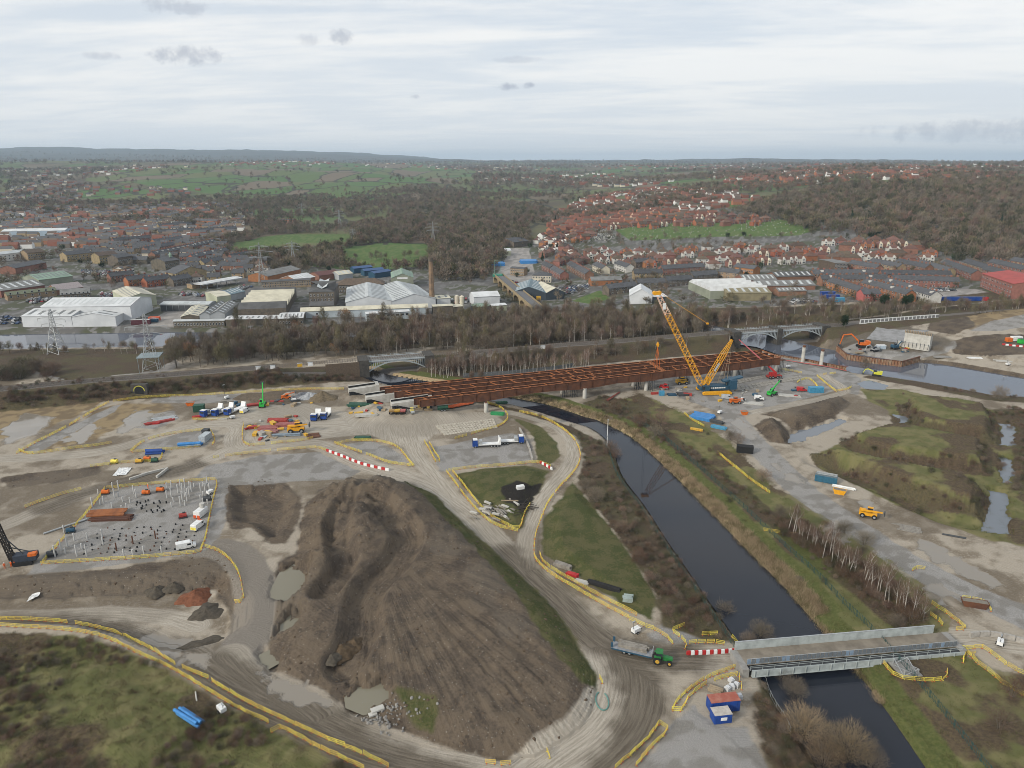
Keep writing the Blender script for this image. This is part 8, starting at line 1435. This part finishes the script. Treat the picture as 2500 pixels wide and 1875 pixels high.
k1=[i for i,p in enumerate(CANAL_L) if 128 < p[1] < 265];base_=CANAL_L[k1];oL=[offset_line(base_,s_) for s_ in (-3.2,3.2)];oL=min(oL,key=lambda q: sdf_poly(q,CANAL,30).mean());palisade(oL,'dark mesh fence along the near bank of the canal',1.5,TEAL,3,.8)
palisade(np.array([G(*p)[:2] for p in ((1130,922),(1250,914),(1340,905),(1400,896))]),'grey solid fence behind the rusty bridge',2.2,M_('fence_grey',(.13,.15,.17),.8),3,.12)
palisade(np.array([G(*p)[:2] for p in ((1868,1665),(1882,1705),(1905,1745),(1930,1790))]),'slim wire fence below the temporary bridge',1.5,STEEL,3,1.5)
# ---- old road viaduct on arches
a,b=G(1205,690),G(1300,778);zt=7.5;L=(b - a).length;rz=math.atan2(b.y - a.y,b.x - a.x);t=thing('road_viaduct','old stone road viaduct with arches and a curving grey deck','viaduct',a,rz);n=7;dw=8.5;m=MB();m.ext((0,0,zt - .8),(L,dw,zt));m.build('deck',M_('viaduct_asphalt',(.15,.15,.155),.9),t)
for y in (-.1,dw - .4): m=MB();m.ext((0,y,zt - 1.2),(L,y + .5,zt + 1.1));m.build('parapet',STN,t)
for k in range(n + 1): m=MB();m.ext((L * k / n - 1.3,.1,-3),(L * k / n + 1.3,dw - .1,zt - .8));m.build('pier',STN,t)
for k in range(n):
    m=MB();x0,x1=L * k / n + 1.3,L * (k + 1) / n - 1.3;c_=(x0 + x1) / 2;r_=(x1 - x0) / 2;zs=zt - 1.0 - min(r_,4.5)
    pts=[(x0,zt - .82)] + [(c_ - r_ * math.cos(q),zs + min(r_,4.5) * math.sin(q)) for q in np.linspace(0,math.pi,11)] + [(x1,zt - .82)];m.profile(pts,'y',.15,dw - .15);m.build('arch',STN,t)
t2=thing('bridge_gantry','green scaffold gantry at the far end of the road viaduct','gantry',G(1207,692) + Vector((0,0,7)));m=MB()
for x in (0,6):
    for y in (-4,4): m.tube((x,y,0),(x,y,14),.12,.12,4)
m.tube((0,-4,14),(6,4,14),.12,.12,4);m.build('mast',M_('gantry_green',(.16,.32,.26),.6),t2);m=MB();m.box((3,0,.6),(9,9,1.6));m.build('green_net',M_('net_green',(.04,.22,.15),.8),t2)
# orange boom floating in the river
pts=[G(*p) for p in ((545,846),(556,840),(561,830),(562,817))];t=thing('river_boom','orange red floating boom curving across the river','boom',(pts[0].x,pts[0].y,ZR));cv=smooth_line(np.array([W(*p,ZR) for p in ((545,850),(556,842),(561,832),(562,817))]),6);m=MB();m.path([(p[0] - t.location.x,p[1] - t.location.y,.25) for p in cv],.6,8);m.build('float',M_('boom_orange',(.42,.14,.09),.6),t)
# ---- parked cars
CARC={n_: M_('car_' + n_,c_,.35,spec=.5) for n_,c_ in dict(white=(.62,.62,.62),silver=(.38,.40,.42),black=(.02,.02,.022),blue=(.03,.07,.18),red=(.32,.02,.02),grey=(.13,.135,.145)).items()}
def car_mesh(m_):
    b=MB();b.profile([(-2.1,.35),(2.1,.35),(2.1,.8),(1.2,.95),(-1.7,.98),(-2.1,.85)],'y',-.87,.87,0);b.profile([(-1.75,.97),(1.1,.95),(.35,1.45),(-1.3,1.48)],'y',-.78,.78,1);b.profile([(-1.25,1.46),(.35,1.44),(.3,1.5),(-1.2,1.53)],'y',-.74,.74,0)
    for x in (-1.35,1.35):
        for s_ in (-1,1): b.wheel((x,s_ * .8,.33),.33,.2,'y',8,2)
    return b.mesh('parked_car',[m_,GLASS,BLACK])
CARM={k: car_mesh(v) for k,v in CARC.items()};NCAR=0
def lot(px,rot,label_place,grp,maxn,sx_=2.7,sy_=5.6,p=.8):
    global NCAR
    V=GPX(*px);c=V.mean(0);ex=np.abs(V - c).max() * 1.5;ca,sa=math.cos(rot),math.sin(rot);n1,n2=int(ex / sx_),int(ex / sy_);out=[]
    for j in range(-n2,n2 + 1):
        for i in range(-n1,n1 + 1):
            x,y=c[0] + i * sx_ * ca - j * sy_ * sa,c[1] + i * sx_ * sa + j * sy_ * ca
            if rng.random() < p and sdf_poly(np.array([[x,y]]),V,1.0)[0] > 0 and not occupied(x,y,.8): out.append((x,y))
    out.sort(key=lambda q: q[1])
    for x,y in out[:maxn]:
        k=rng.choice(['white','silver','black','blue','red','grey','white','grey']);o=put('parked_car',CARM[k],None,(x,y,gz(x,y) + .02),rot + math.pi / 2 + (math.pi if rng.random() < .5 else 0) + rng.normal(0,.03));tag(o,k + ' car parked ' + label_place,'car',grp);NCAR +=1
for px,rot,lp,grp,mx in (([(1360,705),(1400,690),(1435,690),(1440,705),(1380,722)],.2,'in the car yard beside the orange brick shed','cars in the car yard',45),([(1065,735),(1090,718),(1230,715),(1225,735),(1150,740),(1110,742)],.05,'in the lot right of the tall chimney','cars by the chimney',40),([(200,660),(240,645),(275,660),(270,672),(200,670)],.1,'in the left town car park','cars in the left town car park',40),([(245,715),(300,712),(305,728),(255,732)],.1,'behind the largest white warehouse','cars behind the white warehouse',25),([(2185,708),(2330,703),(2335,710),(2190,714)],.02,'along the front of the long red terrace','cars before the red terrace',18),([(1225,680),(1262,690),(1258,700),(1226,688)],-.5,'in the row below the stores yard','cars below the stores yard',12),([(860,690),(955,680),(955,695),(880,702)],.1,'in the depot yard by the green gabled depot','cars in the depot yard',26),([(1925,735),(1990,722),(1998,740),(1940,745)],.1,'in the van yard left of the lorry trailers','vehicles in the van yard',12),([(570,705),(620,690),(625,700),(580,712)],.1,'under and beside the petrol station canopy','cars at the petrol station',14),([(60,735),(130,720),(150,725),(80,745)],.1,'beside the mossy roofed shed','cars by the mossy shed',18),([(0,775),(50,765),(55,790),(0,795)],.1,'left of the wide white warehouse','cars left of the white warehouse',14),([(430,700),(470,708),(500,725),(440,722)],.1,'in the lot below the petrol station','cars below the petrol station',16),([(1400,590),(1440,600),(1450,622),(1405,602)],1.2,'along the main road left of the cemetery','cars on the main road',14)): lot(px,rot,lp,grp,mx)
# blue stores in the yard by the viaduct
for px,py,w_,lb_ in ((1215,648,14,'left heap of bright blue stillages in the stores yard'),(1290,642,18,'right heap of bright blue stillages in the stores yard')):
    stack('stillage_stack',px,py,.1,lb_,'stillages',PIPEB,(6,3),(w_,2.0,1.1),.04,'blue stillages',piece='stillage')
shed((1219,625),(1248,624),14,6,8,WBE,RWH,'small pale green shed at the top of the stores yard');shed((1255,605),(1290,600),30,7,11,DST,SLATE,'dark twin gabled sheds at the head of the stores yard')
# cemetery: paths and headstones
hs=rnd_in(LAWN[2],.012);C_HS=proto_coll('headstones',[bpy.data.objects.new('h',MB().box((0,0,.6),(.9,.3,1.3)).mesh('h',[M_('headstone',(.42,.42,.40),.8)])),bpy.data.objects.new('h',MB().box((0,0,.5),(.8,.3,1.1)).mesh('h',[M_('headstone_dark',(.12,.12,.12),.6)]))]);scatter('headstones','rows of small headstones across the cemetery lawn','headstones',hs,C_HS,.6,1.1,2)
dh=rnd_in(GPX((1445,560),(1480,552),(1500,575),(1490,590),(1450,585)),.12);scatter('headstones','dense pale headstones at the left end of the cemetery','headstones',dh,C_HS,.8,1.4,2)
# people on site
def person(px,py,rz,label,vest,legs_=None):
    g=G(px,py);me=bpy.data.meshes.new('person');J=[(0,0,.95),(0,0,1.2),(0,0,1.42),(0,0,1.52),(0,0,1.68),(.1,0,.9),(.12,.04,.5),(.13,0,.08),(.13,.12,.04),(-.1,0,.9),(-.12,-.03,.5),(-.13,-.06,.08),(-.13,.06,.04),(.2,0,1.4),(.27,.03,1.12),(.25,.12,.88),(-.2,0,1.4),(-.27,.05,1.12),(-.22,.16,.9)];E=[(0,1),(1,2),(2,3),(3,4),(0,5),(5,6),(6,7),(7,8),(0,9),(9,10),(10,11),(11,12),(2,13),(13,14),(14,15),(2,16),(16,17),(17,18)];RAD=[.16,.15,.17,.06,.11,.1,.075,.055,.05,.1,.075,.055,.05,.075,.055,.045,.075,.055,.045]
    me.from_pydata(J,E,[]);o=put('person',me,None,g,rz);sk=o.modifiers.new('skin','SKIN'); 
    for i,r_ in enumerate(RAD): me.skin_vertices[0].data[i].radius=(r_,r_)
    me.skin_vertices[0].data[0].use_root=True;o.modifiers.new('sub','SUBSURF').levels=1;me.materials.append(vest);tag(o,label,'person','workers on the site');m=MB();m.tube((0,.01,1.7),(0,.01,1.84),.14,.08,10);h_=m.build('helmet',WHITE,o);m=MB();m.cyl((0,0,.06),.15,.72,8);return o
HV=M_('hi_vis_orange',(.75,.14,.03),.7)
for k,(px,py,lb_) in enumerate(((28,1384,'worker in orange standing below the piling rig'),(38,1382,'second worker in orange beside the piling rig'),(362,1193,'worker in orange at the far barriers of the piling pad'),(12,1388,'worker in orange at the left edge of the picture'))): person(px,py,k * 1.3,lb_,HV)
# ================================================================ ONE LABEL PER THING IN THE REPEATED GROUPS
def ordn(n): return '%d%s' % (n,'th' if 10 <=n % 100 <=20 else {1: 'st',2: 'nd',3: 'rd'}.get(n % 10,'th'))
def proj(o): p=o.matrix_basis.translation;dep=p.y * CP - (p.z - H) * SP;v=-(p.z - H) * CP - p.y * SP;return CX + FPX * p.x / dep,CY + FPX * v / dep
def relabel(group,place,look=None,rowsize=12,rn=True):
    ob=[o for o in SC.objects if o.parent is None and o.get('group')==group]
    if len(ob) < 2: return
    ob.sort(key=lambda o: -proj(o)[1]);nr=max(1,round(len(ob) / rowsize));per=-(-len(ob) // nr);names=['front rank','second rank','third rank','fourth rank','fifth rank','sixth rank','seventh rank','eighth rank','ninth rank']
    for r_ in range(nr):
        row=sorted(ob[r_ * per:(r_ + 1) * per],key=lambda o: proj(o)[0])
        for i,o in enumerate(row): o['label']='%s, %s from left in the %s%s' % (look(o),ordn(i + 1),(names[min(r_,8)] + ' ') if nr > 1 else 'row ',place)
def hlook(o):
    w_=[c for c in o.children if c.name.startswith('walls')][0].data.materials[0].name;rf=[c for c in o.children if c.name.startswith('roof')][0].data.materials[0].name
    return {'red_brick': 'red brick','white_render': 'white','orange_brick': 'orange brick','sandstone': 'sandstone','cream_render': 'cream','sooted_stone': 'dark stone'}.get(w_,'brick') + ' house'
for g_,pl in (('houses below the cemetery','below the cemetery'),('houses left of the big wood','left of the wood'),('houses above the cemetery','above the cemetery'),('houses by the main road','by the main road'),('houses between hall and mill','between hall and mill'),('houses above the junction','above the junction')): relabel(g_,pl,hlook)
for pl in ('of the steel stockyard','of the crane pad','beside the parked plant','behind the cofferdam','behind the transporters'): relabel('crates ' + pl,pl,lambda o: o['label'].split(' crate')[0] + ' crate',9)
relabel('front rank of the railway wood','of the railway wood',lambda o: 'russet tree' if 'russet' in o.name else 'bare tree',16);relabel('birches behind the bridge','behind the rusty bridge',lambda o: 'slender birch',99);relabel('birches beside the haul track','beside the haul track',lambda o: 'pale birch',99);relabel('poplars behind the far sports field','behind the far sports field',lambda o: 'tall poplar',99);relabel('tall pale piles','on the piling pad',lambda o: 'tall pale pile',12);relabel('pile stubs, near half','on the near pad half',lambda o: 'dark pile stub',12);relabel('pile stubs, far half','on the far pad half',lambda o: 'dark pile stub',12)
for g_,pl in (('cars in the car yard','of the car yard'),('cars by the chimney','right of the chimney'),('cars in the left town car park','of the left town car park'),('cars behind the white warehouse','behind the white warehouse'),('cars before the red terrace','before the red terrace'),('cars below the stores yard','below the stores yard'),('cars in the depot yard','of the depot yard'),('vehicles in the van yard','of the van yard'),('cars at the petrol station','at the petrol station'),('cars by the mossy shed','by the mossy shed'),('cars left of the white warehouse','left of the white warehouse'),('cars below the petrol station','below the petrol station'),('cars on the main road','on the main road')): relabel(g_,pl,lambda o: o['label'].split()[0] + ' car',10)
print('CARS',NCAR)
HAZE=0.000065
# ---------------------------------------------------------------- haze: the air over the valley
hm=bpy.data.materials.new('valley_haze');hm.use_nodes=True;hm.node_tree.nodes.clear();ho=hm.node_tree.nodes.new('ShaderNodeOutputMaterial');hv=hm.node_tree.nodes.new('ShaderNodeVolumePrincipled')
hv.inputs['Color'].default_value=(.66,.83,1,1);hv.inputs['Density'].default_value=HAZE;hv.inputs['Anisotropy'].default_value=.1;hm.node_tree.links.new(hv.outputs[0],ho.inputs['Volume'])
me=bpy.data.meshes.new('haze');bmv=bmesh.new();bmesh.ops.create_cube(bmv,size=1.0);bmv.to_mesh(me);bmv.free();me.materials.append(hm)
o=bpy.data.objects.new('haze',me);COL.objects.link(o);o.scale=(64000,34000,460);o.location=(0,11500,460 / 2 - 11);o['kind']='stuff';o['label']='pale bluish haze filling the valley air';o['category']='haze'
